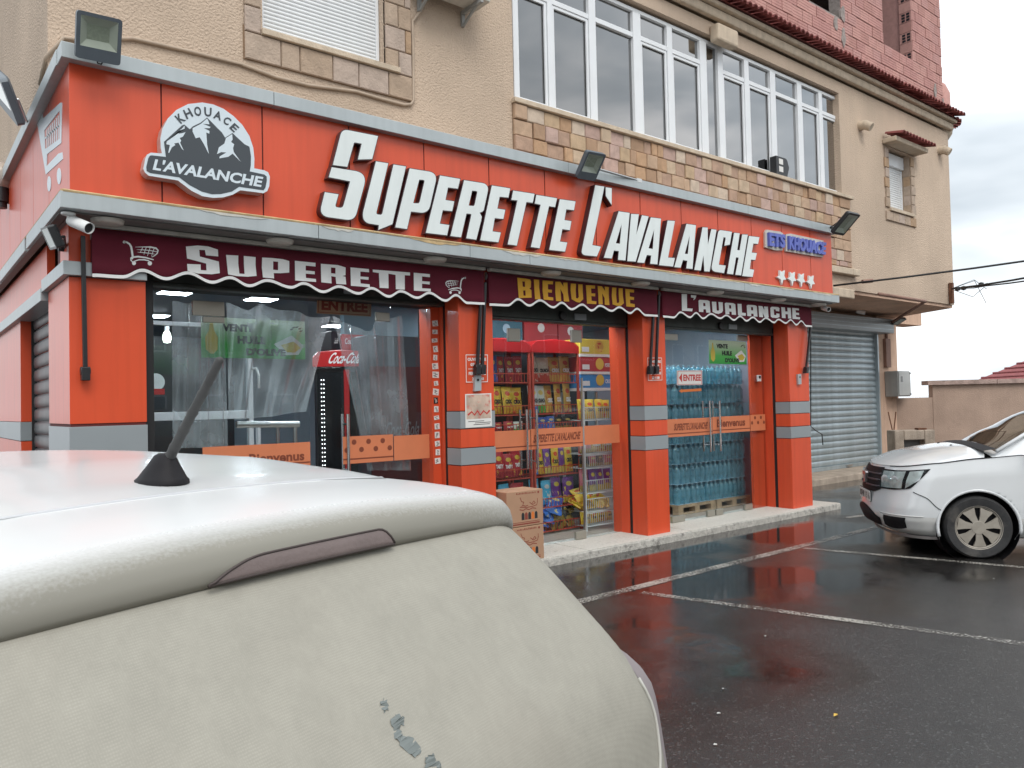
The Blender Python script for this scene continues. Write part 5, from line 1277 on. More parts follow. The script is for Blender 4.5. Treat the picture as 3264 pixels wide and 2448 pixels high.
# plastic film hanging in the doorway
def sheet(label, top, bot, Y0=6.42, amp=.022, fr_=3.0, nu=34, nv=18, seed=0):
    """curtain between two polylines given in zoom-6 pixels"""
    T = [pw(z6, x, y, Y0) for x, y in top]; Bm = [pw(z6, x, y, Y0) for x, y in bot]
    def pl(P_, t):
        k = t*(len(P_)-1); i = min(int(k), len(P_)-2); f = k-i; return P_[i].lerp(P_[i+1], f)
    m = MB()
    def fn(u, v):
        p = pl(T, u).lerp(pl(Bm, u), v)
        return p+Vector((0, amp*math.sin(u*fr_*6.28+seed+v*.8)+amp*.5*math.sin(u*fr_*15+v*3+seed), .012*math.sin(u*17+seed)*(1-v)))
    m.grid(fn, nu, nv); tag(m.build('plastic_film', film, smooth=True, recalc=False), label, 'curtain', 'clear plastic film hung in the left doorway')
sheet('clear plastic film strip hanging behind the car aerial at the left', [(298, 510), (420, 520), (520, 545), (620, 515)], [(296, 1420), (420, 1420), (540, 1420), (640, 1420)], seed=1)
sheet('clear plastic film pulled aside into a slanting fold over the barrier', [(640, 520), (760, 560), (860, 525), (980, 560), (1120, 600), (1285, 600)], [(640, 1240), (720, 1245), (800, 1235), (900, 1225), (1020, 1205), (1125, 1195)], Y0=6.425, amp=.03, fr_=2, seed=2)
sheet('clear plastic film strip hanging right of the cola fridge', [(1290, 600), (1400, 660), (1510, 690), (1600, 610), (1720, 600)], [(1500, 1560), (1560, 1560), (1620, 1560), (1680, 1560), (1780, 1560)], Y0=6.42, amp=.03, fr_=2.5, seed=3)

# ---------------------------------------------------------------- crisps: bags on racks
def bag_mesh():
    m = MB(); nu, nv = 8, 10
    def half(s):
        def fn(u, v):
            x = u-.5; z = v; e = (math.sin(math.pi*u)**.55)*(math.sin(math.pi*min(max((v-.05)/.90, 0), 1))**.45)
            cr = .018*math.sin(z*31+x*9)*math.sin(x*23)
            w = 1-.07*math.sin(math.pi*v)
            return (x*w, s*(e*.19+(cr if e > .3 else 0)), z)
        return fn
    m.grid(half(-1), nu, nv); m.grid(half(1), nu, nv); return m
def bag_mat(name, main, top, lab, labr=(.28, .16)):
    m = M(name, main, rough=.3, bump=.5, bs=9); n = m.node_tree.nodes; l = m.node_tree.links; b = n['Principled BSDF']
    tc = n.new('ShaderNodeTexCoord'); sp = n.new('ShaderNodeSeparateXYZ'); l.new(tc.outputs['Generated'], sp.inputs[0])
    def mth(op, a, b_=None, c=None):
        q = n.new('ShaderNodeMath'); q.operation = op
        for i, v in enumerate((a, b_, c)):
            if v is None: continue
            if isinstance(v, (int, float)): q.inputs[i].default_value = v
            else: l.new(v, q.inputs[i])
        return q.outputs[0]
    nz = n.new('ShaderNodeTexNoise'); nz.inputs['Scale'].default_value = 5; l.new(tc.outputs['Generated'], nz.inputs['Vector'])
    oi = n.new('ShaderNodeObjectInfo'); nz.noise_dimensions = '4D'; l.new(mth('MULTIPLY', oi.outputs['Random'], 30), nz.inputs['W']); nz.inputs['Detail'].default_value = 4; nz.inputs['Scale'].default_value = 4
    ex = mth('DIVIDE', mth('SUBTRACT', sp.outputs['X'], .5), .24); ez = mth('DIVIDE', mth('SUBTRACT', sp.outputs['Z'], .74), .09)
    el = mth('MAXIMUM', mth('LESS_THAN', mth('ADD', mth('MULTIPLY', ex, ex), mth('MULTIPLY', ez, ez)), 1.0), mth('MULTIPLY', mth('GREATER_THAN', nz.outputs[0], .60), mth('LESS_THAN', sp.outputs['Z'], .62)))
    lo = mth('LESS_THAN', mth('ADD', sp.outputs['Z'], mth('MULTIPLY', nz.outputs[0], .3)), .42)
    mx = n.new('ShaderNodeMix'); mx.data_type = 'RGBA'; l.new(lo, mx.inputs[0]); mx.inputs[6].default_value = tuple(main)+(1,); mx.inputs[7].default_value = tuple(top)+(1,)
    m2 = n.new('ShaderNodeMix'); m2.data_type = 'RGBA'; l.new(el, m2.inputs[0]); l.new(mx.outputs[2], m2.inputs[6]); m2.inputs[7].default_value = tuple(lab)+(1,)
    l.new(m2.outputs[2], b.inputs['Base Color']); return m
BT = {'red': ('red', bag_mat('bag_red', (.42, .022, .03), (.30, .02, .03), (.62, .42, .05)), 'TASTY', print_w),
      'yellow': ('yellow', bag_mat('bag_yellow', (.68, .46, .035), (.60, .36, .03), (.60, .08, .03)), 'CRIX', print_k),
      'white': ('white and red', bag_mat('bag_white', (.62, .56, .42), (.50, .07, .04), (.70, .66, .55)), 'CRUNCH', print_k),
      'gold': ('golden', bag_mat('bag_gold', (.50, .30, .06), (.60, .40, .08), (.40, .05, .03)), 'CRIX', print_w),
      'bluew': ('white and blue', bag_mat('bag_bluew', (.62, .64, .62), (.08, .20, .55), (.65, .5, .12)), 'CRUNCH', print_k),
      'green': ('white and green', bag_mat('bag_green', (.60, .62, .52), (.08, .36, .06), (.65, .5, .12)), 'CRUNCH', print_k),
      'blue': ('blue', bag_mat('bag_blue', (.03, .10, .40), (.05, .16, .5), (.6, .5, .2)), '', print_w),
      'cyan': ('light blue', bag_mat('bag_cyan', (.08, .42, .62), (.06, .28, .55), (.6, .65, .62)), '', print_w),
      'purple': ('purple and yellow', bag_mat('bag_purple', (.16, .05, .24), (.50, .40, .06), (.62, .5, .08)), '', print_k),
      'black': ('black and gold', bag_mat('bag_black', (.025, .022, .02), (.25, .17, .04), (.40, .28, .06)), '', print_w),
      'pink': ('pink', bag_mat('bag_pink', (.55, .16, .19), (.40, .26, .08), (.6, .5, .2)), '', print_w)}
bag0 = bag_mesh().build('crisp_bag', BT['red'][1], smooth=True)
bag0_me = bag0.data; bpy.data.objects.remove(bag0)
BM = {}
for k_, v_ in BT.items():
    me = bag0_me.copy(); me.materials.clear(); me.materials.append(v_[1]); BM[k_] = me
txtme = {}
def bag(kind, x, y, z, w, h, label, lean=0, rot=0, group='crisp bags on the racks', roll=0):
    o = bpy.data.objects.new('crisp_bag', BM[kind]); COL.objects.link(o); o.location = (x, y, z); o.scale = (w, w*.9, h); o.rotation_euler = (R(lean), R(roll), R(rot)); tag(o, label, 'crisp bag', group)
    word = BT[kind][2]
    if word and roll == 0:
        if (word, kind) not in txtme:
            m = MB(); v, f = text_geo(word, .06); m.add([((a-.5)*.66, -.205, .36+b*.16) for a, b in v], f); q = m.build('lettering', BT[kind][3]); txtme[(word, kind)] = q.data; bpy.data.objects.remove(q)
        t = bpy.data.objects.new('lettering', txtme[(word, kind)]); COL.objects.link(t); t.parent = o
    return o
def shelf_row(kinds, x0, x1, y, z, h, where, lean=6):
    n_ = len(kinds); w = (x1-x0)/n_
    for i, k in enumerate(kinds):
        bag(k, x0+(i+.5)*w, y+random.uniform(0, .03), z, w*random.uniform(.98, 1.1), h*random.uniform(.93, 1.04), '%s crisp bag, %s from left on %s' % (BT[k][0], ordinal(i), where), lean=-lean+random.uniform(-3, 3), rot=random.uniform(-10, 10), roll=0)
def rack(name, label, x0, x1, y0, y1, ztop, shelves, mat, hood=False, front=.10, pitch_=.045):
    g_ = thing(name, label, 'rack', ((x0+x1)/2, (y0+y1)/2, Z0), 'snack racks behind the middle door')
    for x in (x0, x1):
        for y in (y0, y1): MB().box(x-.014, y-.014, Z0+.004, x+.014, y+.014, ztop).build('upright', mat, g_)
    for z in shelves:
        m = MB()
        for y in (y0, y1): m.box(x0, y-.005, z-.012, x1, y+.005, z)
        m.box(x0, y0-.004, z+front-.006, x1, y0+.004, z+front+.004)
        xx = x0+pitch_/2
        while xx < x1: m.box(xx-.0022, y0-.0022, z, xx+.0022, y0+.0022, z+front-.006); m.box(xx-.002, y0+.005, z-.008, xx+.002, y1-.005, z-.004); xx += pitch_
        m.build('wire_shelf', mat, g_)
    if hood:
        m = MB(); pts = [(x0-.02, ztop), (x1+.02, ztop), (x1+.02, ztop+.08), (x1-.06, ztop+.14), ((x0+x1)/2, ztop+.165), (x0+.06, ztop+.14), (x0-.02, ztop+.08)]
        m.prism([pts], lambda q: (q[0], y0-.02, q[1]), lambda q: (q[0], y1, q[1])); m.build('hood', red_gloss, g_, bevel=.01)
    return g_
RY = 6.9
rack('snack_rack', 'red wire snack rack with rounded hood, the right one of two', 5.84, 6.57, RY, RY+.42, 2.22, [1.87, 1.50, 1.29, .77, .40, .12], redwire, True)
rack('snack_rack', 'red wire snack rack with rounded hood, left of its twin', 5.02, 5.79, RY, RY+.42, 2.21, [1.87, 1.50, 1.29, .77, .40, .12], redwire, True)
RR = 'shelf, right red rack'; RL = 'shelf, left red rack'
shelf_row(['white', 'white', 'gold', 'gold'], 5.87, 6.55, RY+.10, 1.88, .31, 'top '+RR); shelf_row(['bluew', 'green', 'gold', 'gold', 'gold'], 5.87, 6.55, RY+.10, 1.51, .34, 'second '+RR)
shelf_row(['blue', 'blue', 'blue', 'black', 'black'], 5.87, 6.55, RY+.10, 1.30, .16, 'third '+RR); shelf_row(['blue', 'yellow', 'purple', 'yellow', 'purple', 'yellow'], 5.87, 6.55, RY+.10, .78, .32, 'fourth '+RR)
shelf_row(['cyan', 'cyan', 'purple', 'purple'], 5.87, 6.55, RY+.10, .41, .31, 'fifth '+RR)
shelf_row(['red', 'red', 'blue', 'red', 'red', 'red'], 5.04, 5.77, RY+.10, 1.88, .30, 'top '+RL); shelf_row(['yellow', 'yellow', 'yellow', 'yellow', 'yellow'], 5.04, 5.77, RY+.10, 1.51, .32, 'second '+RL)
shelf_row(['red', 'green', 'red', 'red', 'green'], 5.04, 5.77, RY+.10, 1.30, .12, 'third '+RL); shelf_row(['red', 'green', 'red', 'red', 'red'], 5.04, 5.77, RY+.10, .78, .29, 'fourth '+RL)
shelf_row(['red', 'yellow', 'cyan', 'red'], 5.04, 5.77, RY+.10, .41, .29, 'fifth '+RL)
rs = random.Random(9)
for k in range(5): bag('blue', 5.95+k*.045, RY+.06-.01*k, .13+.045*k, .22, .26, 'crumpled blue bag, %s from below in the heap under the right red rack' % ordinal(k), lean=-60+5*k, rot=rs.uniform(-30, 30), roll=20)
for k in range(9): bag('black', 6.20+(k % 3)*.13, RY+.05+.02*(k//3), .13+.07*(k//3), .17, .2, 'black and gold bag, %s in the heap under the right red rack' % ordinal(k), lean=-35+rs.uniform(-10, 10), rot=rs.uniform(-40, 40), roll=rs.uniform(-30, 30))
WY = 6.72
rack('wire_rack', 'white wire rack full of yellow snack bags beside the right jamb', 6.47, 7.05, WY, WY+.36, 1.75, [1.41, 1.0, .83, .53, .31, .14], whitewire, False, .15, .033)
WR = 'level, white wire rack'
shelf_row(['yellow']*4, 6.49, 7.03, WY+.08, 1.42, .24, 'top '+WR); shelf_row(['pink', 'gold', 'gold'], 6.49, 7.03, WY+.08, 1.01, .2, 'second '+WR)
shelf_row(['black', 'pink', 'black', 'pink'], 6.49, 7.03, WY+.08, .84, .13, 'third '+WR); shelf_row(['pink', 'purple', 'purple', 'purple'], 6.49, 7.03, WY+.08, .54, .27, 'fourth '+WR)
shelf_row(['yellow']*4, 6.49, 7.03, WY+.08, .15, .16, 'lowest '+WR)
for k in range(12): bag('yellow', 6.54+(k % 5)*.10+rs.uniform(-.02, .02), WY+.08+.03*rs.random(), .33+.05*(k//5), .16, .2, 'plain yellow bag, %s in the heap on the white wire rack' % ordinal(k), lean=-50+rs.uniform(-15, 15), rot=rs.uniform(-50, 50), roll=rs.uniform(-40, 40))
# cartons stacked on the white rack
cy_ = M('yellow_carton', (.60, .45, .05), rough=.6); cr_ = M('red_carton', (.42, .03, .035), rough=.6); cb_ = M('blue_carton', (.03, .22, .50), rough=.6)
zc = 1.765
for nm, mt, h, lab, word, tm in (('carton', cb_, .20, 'blue snack carton at the bottom of the stack on the white rack', 'CRUNCH', print_w), ('carton', cr_, .215, 'red snack carton in the middle of the stack on the white rack', 'POTATO CHIPS', print_w), ('carton', cy_, .22, 'yellow snack carton on top of the stack on the white rack', '', print_r)):
    g_ = thing(nm, lab, 'carton', (6.85, 6.95, zc)); x0, x1 = 6.58, 7.19
    MB().box(x0, 6.86, zc+.035, x1, 7.2, zc+h).build('box', mt, g_, bevel=.004); MB().box(x0-.003, 6.857, zc, x1+.003, 7.203, zc+.034).build('tray', paper, g_)
    MB().lathe([(0, 0), (.072, 0)], 18, (x0+.33, 6.8585, zc+.13), (0, -1, 0), cap=False).build('badge', BT['gold'][1] if mt is cy_ else M('badge_'+mt.name, (.66, .45, .06), rough=.5), g_)
    if word: m = MB(); text_w(m, word, [(x0+.42, 6.857, zc+.09), (x0+.59, 6.857, zc+.09), (x0+.59, 6.857, zc+.14), (x0+.42, 6.857, zc+.14)], .03); m.build('lettering', tm, g_)
    MB().box(x0+.03, 6.8575, zc+.06, x0+.15, 6.8588, zc+.12).build('barcode_label', paper, g_)
    zc += h+.002
zc0 = zc
# tall dark shelf with cartons behind the racks
sh = thing('back_shelf', 'dark tall shelf behind the snack racks', 'shelf', (6, 7.8, Z0)); MB().box(4.9, 7.6, Z0+.004, 7.4, 8.1, 2.38).build('body', dark_in, sh)
for i, (x0, x1, h, mt) in enumerate(((5.25, 5.75, .30, M('teal_carton', (.03, .10, .14), rough=.6)), (5.78, 6.30, .34, M('teal_carton', (.04, .13, .17), rough=.6)), (6.33, 6.90, .40, cr_), (6.92, 7.36, .36, cr_))):
    o = MB().box(x0, 7.62, 2.384, x1, 8.0, 2.384+h).build('carton', mt, bevel=.004); tag(o, '%s carton, %s from left on the tall shelf behind the snack racks' % (('dark teal', 'dark teal', 'red', 'red')[i], ordinal(i)), 'carton')
    MB().lathe([(0, 0), (.06, 0)], 14, ((x0+x1)/2, 7.618, 2.384+h*.55), (0, -1, 0), cap=False).build('badge', paper if i > 1 else wall_blue, o)

# ---------------------------------------------------------------- water bottles on pallets
prof = [(.0, 0), (.040, 0), (.046, .012), (.046, .060), (.042, .070), (.046, .080), (.046, .150), (.043, .160), (.046, .170), (.044, .190), (.020, .228), (.015, .236), (.015, .246)]
bm_ = MB(); bm_.lathe(prof, 9, cap=False); bm_.k = 1; bm_.lathe([(.016, .244), (.016, .260), (.0, .261)], 8, cap=False)
cap_m = M('bottle_cap', (.30, .46, .55), rough=.4)
b0 = bm_.build('bottle', [bottle_m, cap_m], smooth=True, sharp=50); b_me = b0.data; bpy.data.objects.remove(b0)
wrap = MB().box(-.152, -.101, .002, .152, .101, .004).build('tray_sheet', wall_blue); w_me = wrap.data; bpy.data.objects.remove(wrap)
BX0, BY0, BZ0 = 8.20, 6.74, .215
for lay in range(7):
    for cx in range(5):
        for dy in range(4):
            if dy > 0 and cx > 0: continue
            z = BZ0+lay*.270
            lab = ('pack of blue water bottles, %s from left in the %s layer up from the pallet' % (ordinal(cx), ordinal(lay))) if dy == 0 else ('pack of blue water bottles on the stack side, %s behind the front, %s layer' % (ordinal(dy-1), ordinal(lay)))
            g_ = thing('water_pack', lab, 'water pack', (BX0+.155+cx*.318, BY0+.105+dy*.215, z), 'packs of bottled water stacked behind the right door')
            rz = random.uniform(-.02, .02); g_.rotation_euler.z = rz
            s = bpy.data.objects.new('tray_sheet', w_me); COL.objects.link(s); s.parent = g_
            for i in range(3):
                for j in range(2):
                    if (j == 1 and cx > 0): continue
                    q = bpy.data.objects.new('bottle', b_me); COL.objects.link(q); q.parent = g_; q.location = ((i-1)*.101, (j-.5)*.100, .004); q.rotation_euler.z = random.uniform(0, 6)
def pallet(x0, x1, y0, y1, lab):
    g_ = thing('pallet', lab, 'pallet', ((x0+x1)/2, (y0+y1)/2, Z0)); n_ = 6; w = (x1-x0)/n_
    for k in range(3): MB().box(x0, y0+k*(y1-y0-.1)/2, Z0+.006, x1, y0+k*(y1-y0-.1)/2+.1, Z0+.024).build('bottom_board', wood, g_)
    for k in range(3):
        for j in range(3): a = x0+k*(x1-x0-.10)/2; b = y0+j*(y1-y0-.1)/2; MB().box(a, b, Z0+.0245, a+.10, b+.1, Z0+.098).build('block', wood, g_)
    for k in range(3): MB().box(x0, y0+k*(y1-y0-.1)/2, Z0+.0985, x1, y0+k*(y1-y0-.1)/2+.1, Z0+.115).build('stringer_board', wood, g_)
    for k in range(n_): MB().box(x0+k*w+.008, y0, Z0+.1155, x0+(k+1)*w-.008, y1, Z0+.132).build('deck_board', wood, g_)
pallet(8.18, 8.98, 6.72, 7.6, 'wooden pallet under the left half of the water bottles'); pallet(9.02, 9.82, 6.72, 7.6, 'wooden pallet under the right half of the water bottles')
o = MB().box(8.53, 6.96, Z0+.133, 9.80, 7.6, 2.08).build('wrapped_water_stack', M('blue_stretch_wrap', (.05, .17, .23), rough=.35, var=.3, vs=9), bevel=.02); tag(o, 'blue wrapped inner stack behind the front rows of water bottles', 'water stack')
# narrow snack display seen edge-on beside the water
o = thing('snack_display', 'narrow colourful snack display seen edge-on left of the water bottles', 'display', (7.7, 6.6, Z0))
a = 7.30
for k in range(9): MB().box(7.33, 6.5, Z0+.01+k*.20, 7.66, 6.62, Z0+.20+k*.20).build('snack_box', (cy_, cr_, BT['gold'][1], BT['pink'][1])[k % 4], o)

# ---------------------------------------------------------------- cartons on the step outside
for i, (z0_, z1_, lab) in enumerate(((Z0+.007, .425, 'lower brown cardboard box on the step behind the white car'), (.43, .775, 'upper brown cardboard box with printed bottles on the step behind the white car'))):
    g_ = thing('cardboard_box', lab, 'box', (4.85, 5.95, z0_)); x0, x1, y0, y1 = 4.60, 5.06, 5.86, 6.16
    MB().box(x0, y0, z0_, x1, y1, z1_).build('carton', carton, g_, bevel=.006)
    H = z1_-z0_
    m = MB(); m.box(x0+.02, y0-.0015, z0_+.05*H, x1-.05, y0-.0003, z0_+.085*H); m.box(x0+.02, y0-.0015, z0_+.11*H, x1-.05, y0-.0003, z0_+.125*H); m.build('red_rule', print_br, g_)
    m = MB()
    def arab(pts, w=.007):
        P_ = [Vector((x0+.46*q[0], z0_+H*q[1])) for q in pts]
        for p, q in zip(P_, P_[1:]):
            d = (q-p).normalized(); nn = Vector((-d.y, d.x))*w/2; m.add([(v.x, y0-.001, v.y) for v in (p-nn, q-nn, q+nn, p+nn)], [(0, 1, 2, 3)])
    arab([(.62, .66), (.70, .58), (.78, .62), (.74, .68), (.68, .60)]); arab([(.58, .58), (.50, .56), (.42, .60), (.40, .55)]); arab([(.35, .55), (.55, .52), (.70, .53), (.82, .56), (.84, .66)]); arab([(.84, .75), (.84, .64)])
    arab([(.36, .82), (.40, .70), (.46, .68), (.44, .62)]); arab([(.34, .48), (.44, .45), (.52, .49), (.60, .45), (.70, .49), (.80, .46)], .008)
    m.build('script_print', print_br, g_)
    for k, mt in enumerate((print_k, print_br, print_k, print_o, print_k)):
        m = MB(); a = x0+.18+k*.042; pts = rnd_poly([(a, z0_+.18*H), (a+.036, z0_+.18*H), (a+.036, z0_+.34*H, .01), (a+.026, z0_+.385*H, .006), (a+.010, z0_+.385*H, .006), (a, z0_+.34*H, .01)], 3); m.prism([pts], lambda q: (q[0], y0-.001, q[1])); m.build('bottle_print', mt, g_)
    m = MB()
    for k in range(14): m.box(x0+.12+k*.018, y0-.001, z0_+.905*H, x0+.13+k*.018, y0-.0003, z0_+.93*H+random.uniform(0, .01))
    m.lathe([(0, 0), (.012, 0)], 10, (x1-.06, y0-.001, z0_+.92*H), (0, -1, 0), cap=False)
    m.build('small_print', print_br, g_)

# ---------------------------------------------------------------- floodlights, cameras, soffit lamps
def flood(label, quad, ax, d_top, d_bot, away, dark=False, bar=.22, group='floodlights round the shop'):
    """quad TL TR BR BL in photo pixels; top edge lies at plane ax = d_top, bottom edge at d_bot"""
    TL, TR = (at(*quad[0], ax, d_top), at(*quad[1], ax, d_top)); BR, BL = (at(*quad[2], ax, d_bot), at(*quad[3], ax, d_bot))
    c = (TL+TR+BR+BL)/4; u = ((TR-TL)+(BR-BL)); w = u.length/4; u.normalize(); v = ((TL-BL)+(TR-BR)); v -= u*v.dot(u); h = v.length/4; v.normalize()
    n = u.cross(v); n = -n if n.dot(EYE-c) < 0 else n
    g_ = thing('floodlight', label, 'floodlight', tuple(c), group); body = flood_k if dark else flood_b
    def pt(a, b, d): return c+u*(a*w)+v*(b*h)+n*d
    m = MB(); rr = .16
    o_ = rnd_poly([(-1, -1, rr), (1, -1, rr), (1, 1, rr), (-1, 1, rr)], 4); lo = -.45 if not dark else -.8
    win_ = [(-.82, lo), (.82, lo), (.82, .84), (-.82, .84)]
    m.prism([o_, win_], lambda q: pt(q[0], q[1], .012), lambda q: pt(q[0], q[1], -.03)); m.prism([o_], lambda q: pt(q[0], q[1], -.031), lambda q: pt(q[0]*.94, q[1]*.94, -.045)); m.build('housing', body, g_)
    inn_ = [(-.50, lo+.32), (.50, lo+.32), (.50, .52), (-.50, .52)]
    m = MB()
    for i in range(4): a, b = win_[i], win_[(i+1) % 4]; p, q = inn_[i], inn_[(i+1) % 4]; m.quad(pt(*a, .010), pt(*b, .010), pt(*q, -.022), pt(*p, -.022))
    m.build('reflector', flood_r, g_)
    m = MB(); m.quad(*[pt(a, b, -.022) for a, b in inn_]); m.build('led_plate', flood_l, g_)
    m = MB(); m.quad(*[pt(a, b, .011) for a, b in win_]); m.build('front_glass', cam_glass, g_)
    m = MB(); p0 = c-n*.045; e_ = Vector(away)
    m.tube([pt(-.5, -.2, -.045), pt(-.5, -.2, -.07), e_-u*w*.2, e_], .009, 6); m.tube([pt(.5, -.2, -.045), pt(.5, -.2, -.07), e_+u*w*.2, e_], .009, 6); m.ob(e_, (.04, 0, 0), (0, .012, 0), (0, 0, .02)); m.build('bracket', steel if not dark else flood_k, g_)
    m = MB(); m.tube([pt(0, -.9, -.04), pt(.05, -1.08, -.03), pt(.2, -1.1, -.03), pt(.3, -.95, -.04)], .005, 6); m.build('cable', cable_k, g_, smooth=True)
    return g_
flood('large grey floodlight at the top left corner of the fascia', [(249, 32), (394, 63), (378, 211), (234, 179)], 1, 5.40, 5.52, (.98, 5.64, 4.03))
flood('grey floodlight in the middle of the fascia above the big letters', [(1876, 482), (1933, 491), (1893, 577), (1833, 565)], 1, 5.38, 5.56, (6.35, 5.64, 4.02))
flood('black floodlight at the right end of the fascia', [(2706, 676), (2742, 684), (2687, 750), (2650, 743)], 1, 5.24, 5.50, (10.35, 5.64, 4.0), True)
flood('white edged floodlight on the left side gutter cut by the picture edge', [(-15, 225), (52, 298), (24, 352), (-42, 282)], 0, .58, .70, (.85, 7.3, 4.02))
flood('small black floodlight under the ledge at the left corner', [(138, 724), (159, 718), (183, 790), (161, 798)], 0, .80, .86, (.95, 6.15, 2.78), True)
p_ = zm(2464, 800, 2.37)
flood('small dark floodlight under the overhang beside the garage shutter', p_([(945, 505), (985, 510), (965, 560), (915, 555)]), 1, 7.8, 8.0, (17.5, 8.3, 3.05), True)
def cctv(label, base, a, b, r):
    g_ = thing('security_camera', label, 'security camera', base, 'white security cameras'); base = Vector(base); a = Vector(a); b = Vector(b); d = (b-a).normalized()
    MB().lathe([(0, .0), (r*1.15, 0), (r*1.15, -.012), (r*.5, -.02)], 16, base).build('mount', white_pl, g_, smooth=True, sharp=40)
    MB().tube([base-Vector((0, 0, .015)), base-Vector((0, 0, .05)), a+d*(b-a).length*.2], r*.28, 8).build('stem', white_pl, g_, smooth=True)
    MB().lathe([(r*.6, -.005), (r*.92, .0), (r, .02), (r, (b-a).length), (r*.9, (b-a).length), (r*.88, (b-a).length-.012)], 18, a, d, cap=False).build('housing', white_pl, g_, smooth=True, sharp=40)
    MB().lathe([(0, (b-a).length-.014), (r*.88, (b-a).length-.012)], 18, a, d, cap=False).build('lens', black_m, g_)
    MB().lathe([(0, 0), (r*.6, -.005)], 14, a, d, cap=False).build('back', white_pl, g_)
a = at(226, 703, 1, 5.74); b = at(285, 728, 1, 5.60)
bs = at(218, 679, 2, 2.935)
cctv('white bullet camera hanging under the ledge at the left corner', (bs.x, bs.y, 2.935), a, b, .038)
b = at(2640, 985, 1, 5.72); cctv('small white camera under the right end of the ledge', (b.x+.02, 5.80, 2.935), (b.x+.03, 5.82, b.z+.03), (b.x-.02, 5.70, b.z-.01), .034)
b = at(2464+655/2.37, 800+460/2.37, 1, 8.0); cctv('little white camera above the garage shutter', (b.x, 8.05, b.z+.10), (b.x-.05, 8.05, b.z+.02), (b.x+.06, 7.92, b.z-.02), .045)
for i, x in enumerate((1.15, 2.36, 3.79, 5.17, 6.50, 7.85, 9.2, 10.2)):
    o = thing('soffit_lamp', 'round unlit white lamp under the ledge, %s from the left' % ordinal(i), 'lamp', (x, 5.785, 2.934), 'round lamps under the ledge')
    MB().lathe([(0, -.030), (.085, -.030), (.10, -.022), (.105, -.0005)], 24, (x, 5.785, 2.9345)).build('diffuser', white_dirty, o, smooth=True, sharp=50)
# globe wall lamp on the left side
c = at(4, 625, 0, FX0-.06); o = thing('wall_lamp', 'black wall lamp with glass globe at the left picture edge', 'lamp', tuple(c))
MB().lathe([(0, 0), (.05, 0), (.05, .05), (.07, .06), (.07, .2)], 14, c-Vector((0, 0, .12)), (0, 0, 1)).build('base', blackmet, o, smooth=True, sharp=40)
MB().box(c.x, c.y-.03, c.z-.05, FX0-.001, c.y+.03, c.z+.01).build('bracket', blackmet, o)
MB().lathe([(.05*math.sin(.2)+.02, -.13)]+[(.14*math.sin(t), -.14*math.cos(t)) for t in [.3+k*.28 for k in range(10)]]+[(.0, .14)], 18, c+Vector((0, 0, .20)), cap=False).build('globe', M('amber_globe', (.6, .5, .42), rough=.1, alpha=.6), o, smooth=True)
# air-conditioning unit on the upper wall
ac = thing('air_conditioner', 'white air conditioner on wall brackets above the fascia, cut by the top edge', 'air conditioner', (5, 6.5, 5.8))
a = at(700+1500/2.212, 0, 1, 6.36); A0 = at(700+1470/2.212, 5, 1, UY-.08).x; A1 = at(700+1912/2.212, 35/2.212, 1, 6.40); AZ = A1.z+.03
MB().box(A1.x-.80, 6.40, AZ, A1.x, 6.68, AZ+.56).build('casing', white_dirty, ac, bevel=.012)
for k in range(9): MB().box(A1.x-.74, 6.394, AZ+.06+k*.05, A1.x-.24, 6.399, AZ+.075+k*.05).build('grille_bar', greybox, ac)
for x in (A1.x-.68, A1.x-.13):
    m = MB(); m.box(x-.018, 6.38, AZ-.045, x+.018, UY-.004, AZ-.003); m.box(x-.018, UY-.035, AZ-.17, x+.018, UY-.003, AZ-.046); m.ob((x, 6.60, AZ-.10), (.010, 0, 0), Vector((0, .12, -.06)), Vector((0, .006, .012))); m.build('bracket', greybox, ac)
# cables to the right
def cable(label, pts, r=.012, mat=cable_k, sag=.0):
    m = MB(); m.tube(pts, r, 6); return tag(m.build('cable', mat, smooth=True), label, 'cable', 'overhead cables at the right')
def sagline(a, b, s, n=14):
    b = a+(b-a)*5; s = s*8
    return [a.lerp(b, k/n)-Vector((0, 0, s*4*(k/n)*(1-k/n))) for k in range(n+1)]
a = at(2464+455/2.37, 800+262/2.37, 1, UY-.10); b = at(3300, 785, 1, 4.2); cable('single black cable rising from the wall to the upper right', sagline(a, b, .04), .016)
m_ = at(2464+710/2.37, 800+230/2.37, 1, UY-.2); MB_ = MB().tube([at(2464+675/2.37, 800+232/2.37, 1, UY-.12), at(2464+750/2.37, 800+224/2.37, 1, UY-.2)], .035, 8).build('cable_clamp', brownpipe); tag(MB_, 'dark clamp on the single cable', 'clamp')
a = at(3030, 921, 1, UY-.03)
for k, (dy, r) in enumerate(((0, .018), (12, .013))):
    b = at(3310, 830+dy, 1, 4.6); cable(('thick twisted cable leaving the building corner to the right', 'thin second cable below the thick one at the building corner')[k], sagline(a, b, .05), r)
o = thing('cable_anchor', 'rusty cable anchor with loose wires at the building corner', 'anchor', tuple(a)); MB().box(a.x-.05, a.y-.05, a.z-.30, a.x+.04, a.y+.02, a.z+.12).build('plate', rust, o)
m = MB()
for k in range(5): c = a+Vector((.05*k, -.1, .0)); m.tube([a, c+Vector((.3, -.2, random.uniform(-.25, .25))), c+Vector((.6, -.3, random.uniform(-.3, .35)))], .006, 5)
m.build('loose_wire', cable_k, o); m = MB()
for q in ((1395, 285, 4.6), (1440, 280, 4.4), (1572, 252, 4.0)): m.lathe([(0, -.05), (.05, -.03), (.05, .03), (0, .05)], 10, at(2464+q[0]/2.37, 800+q[1]/2.37, 1, UY-.35))
m.build('insulator', blackmet, o)
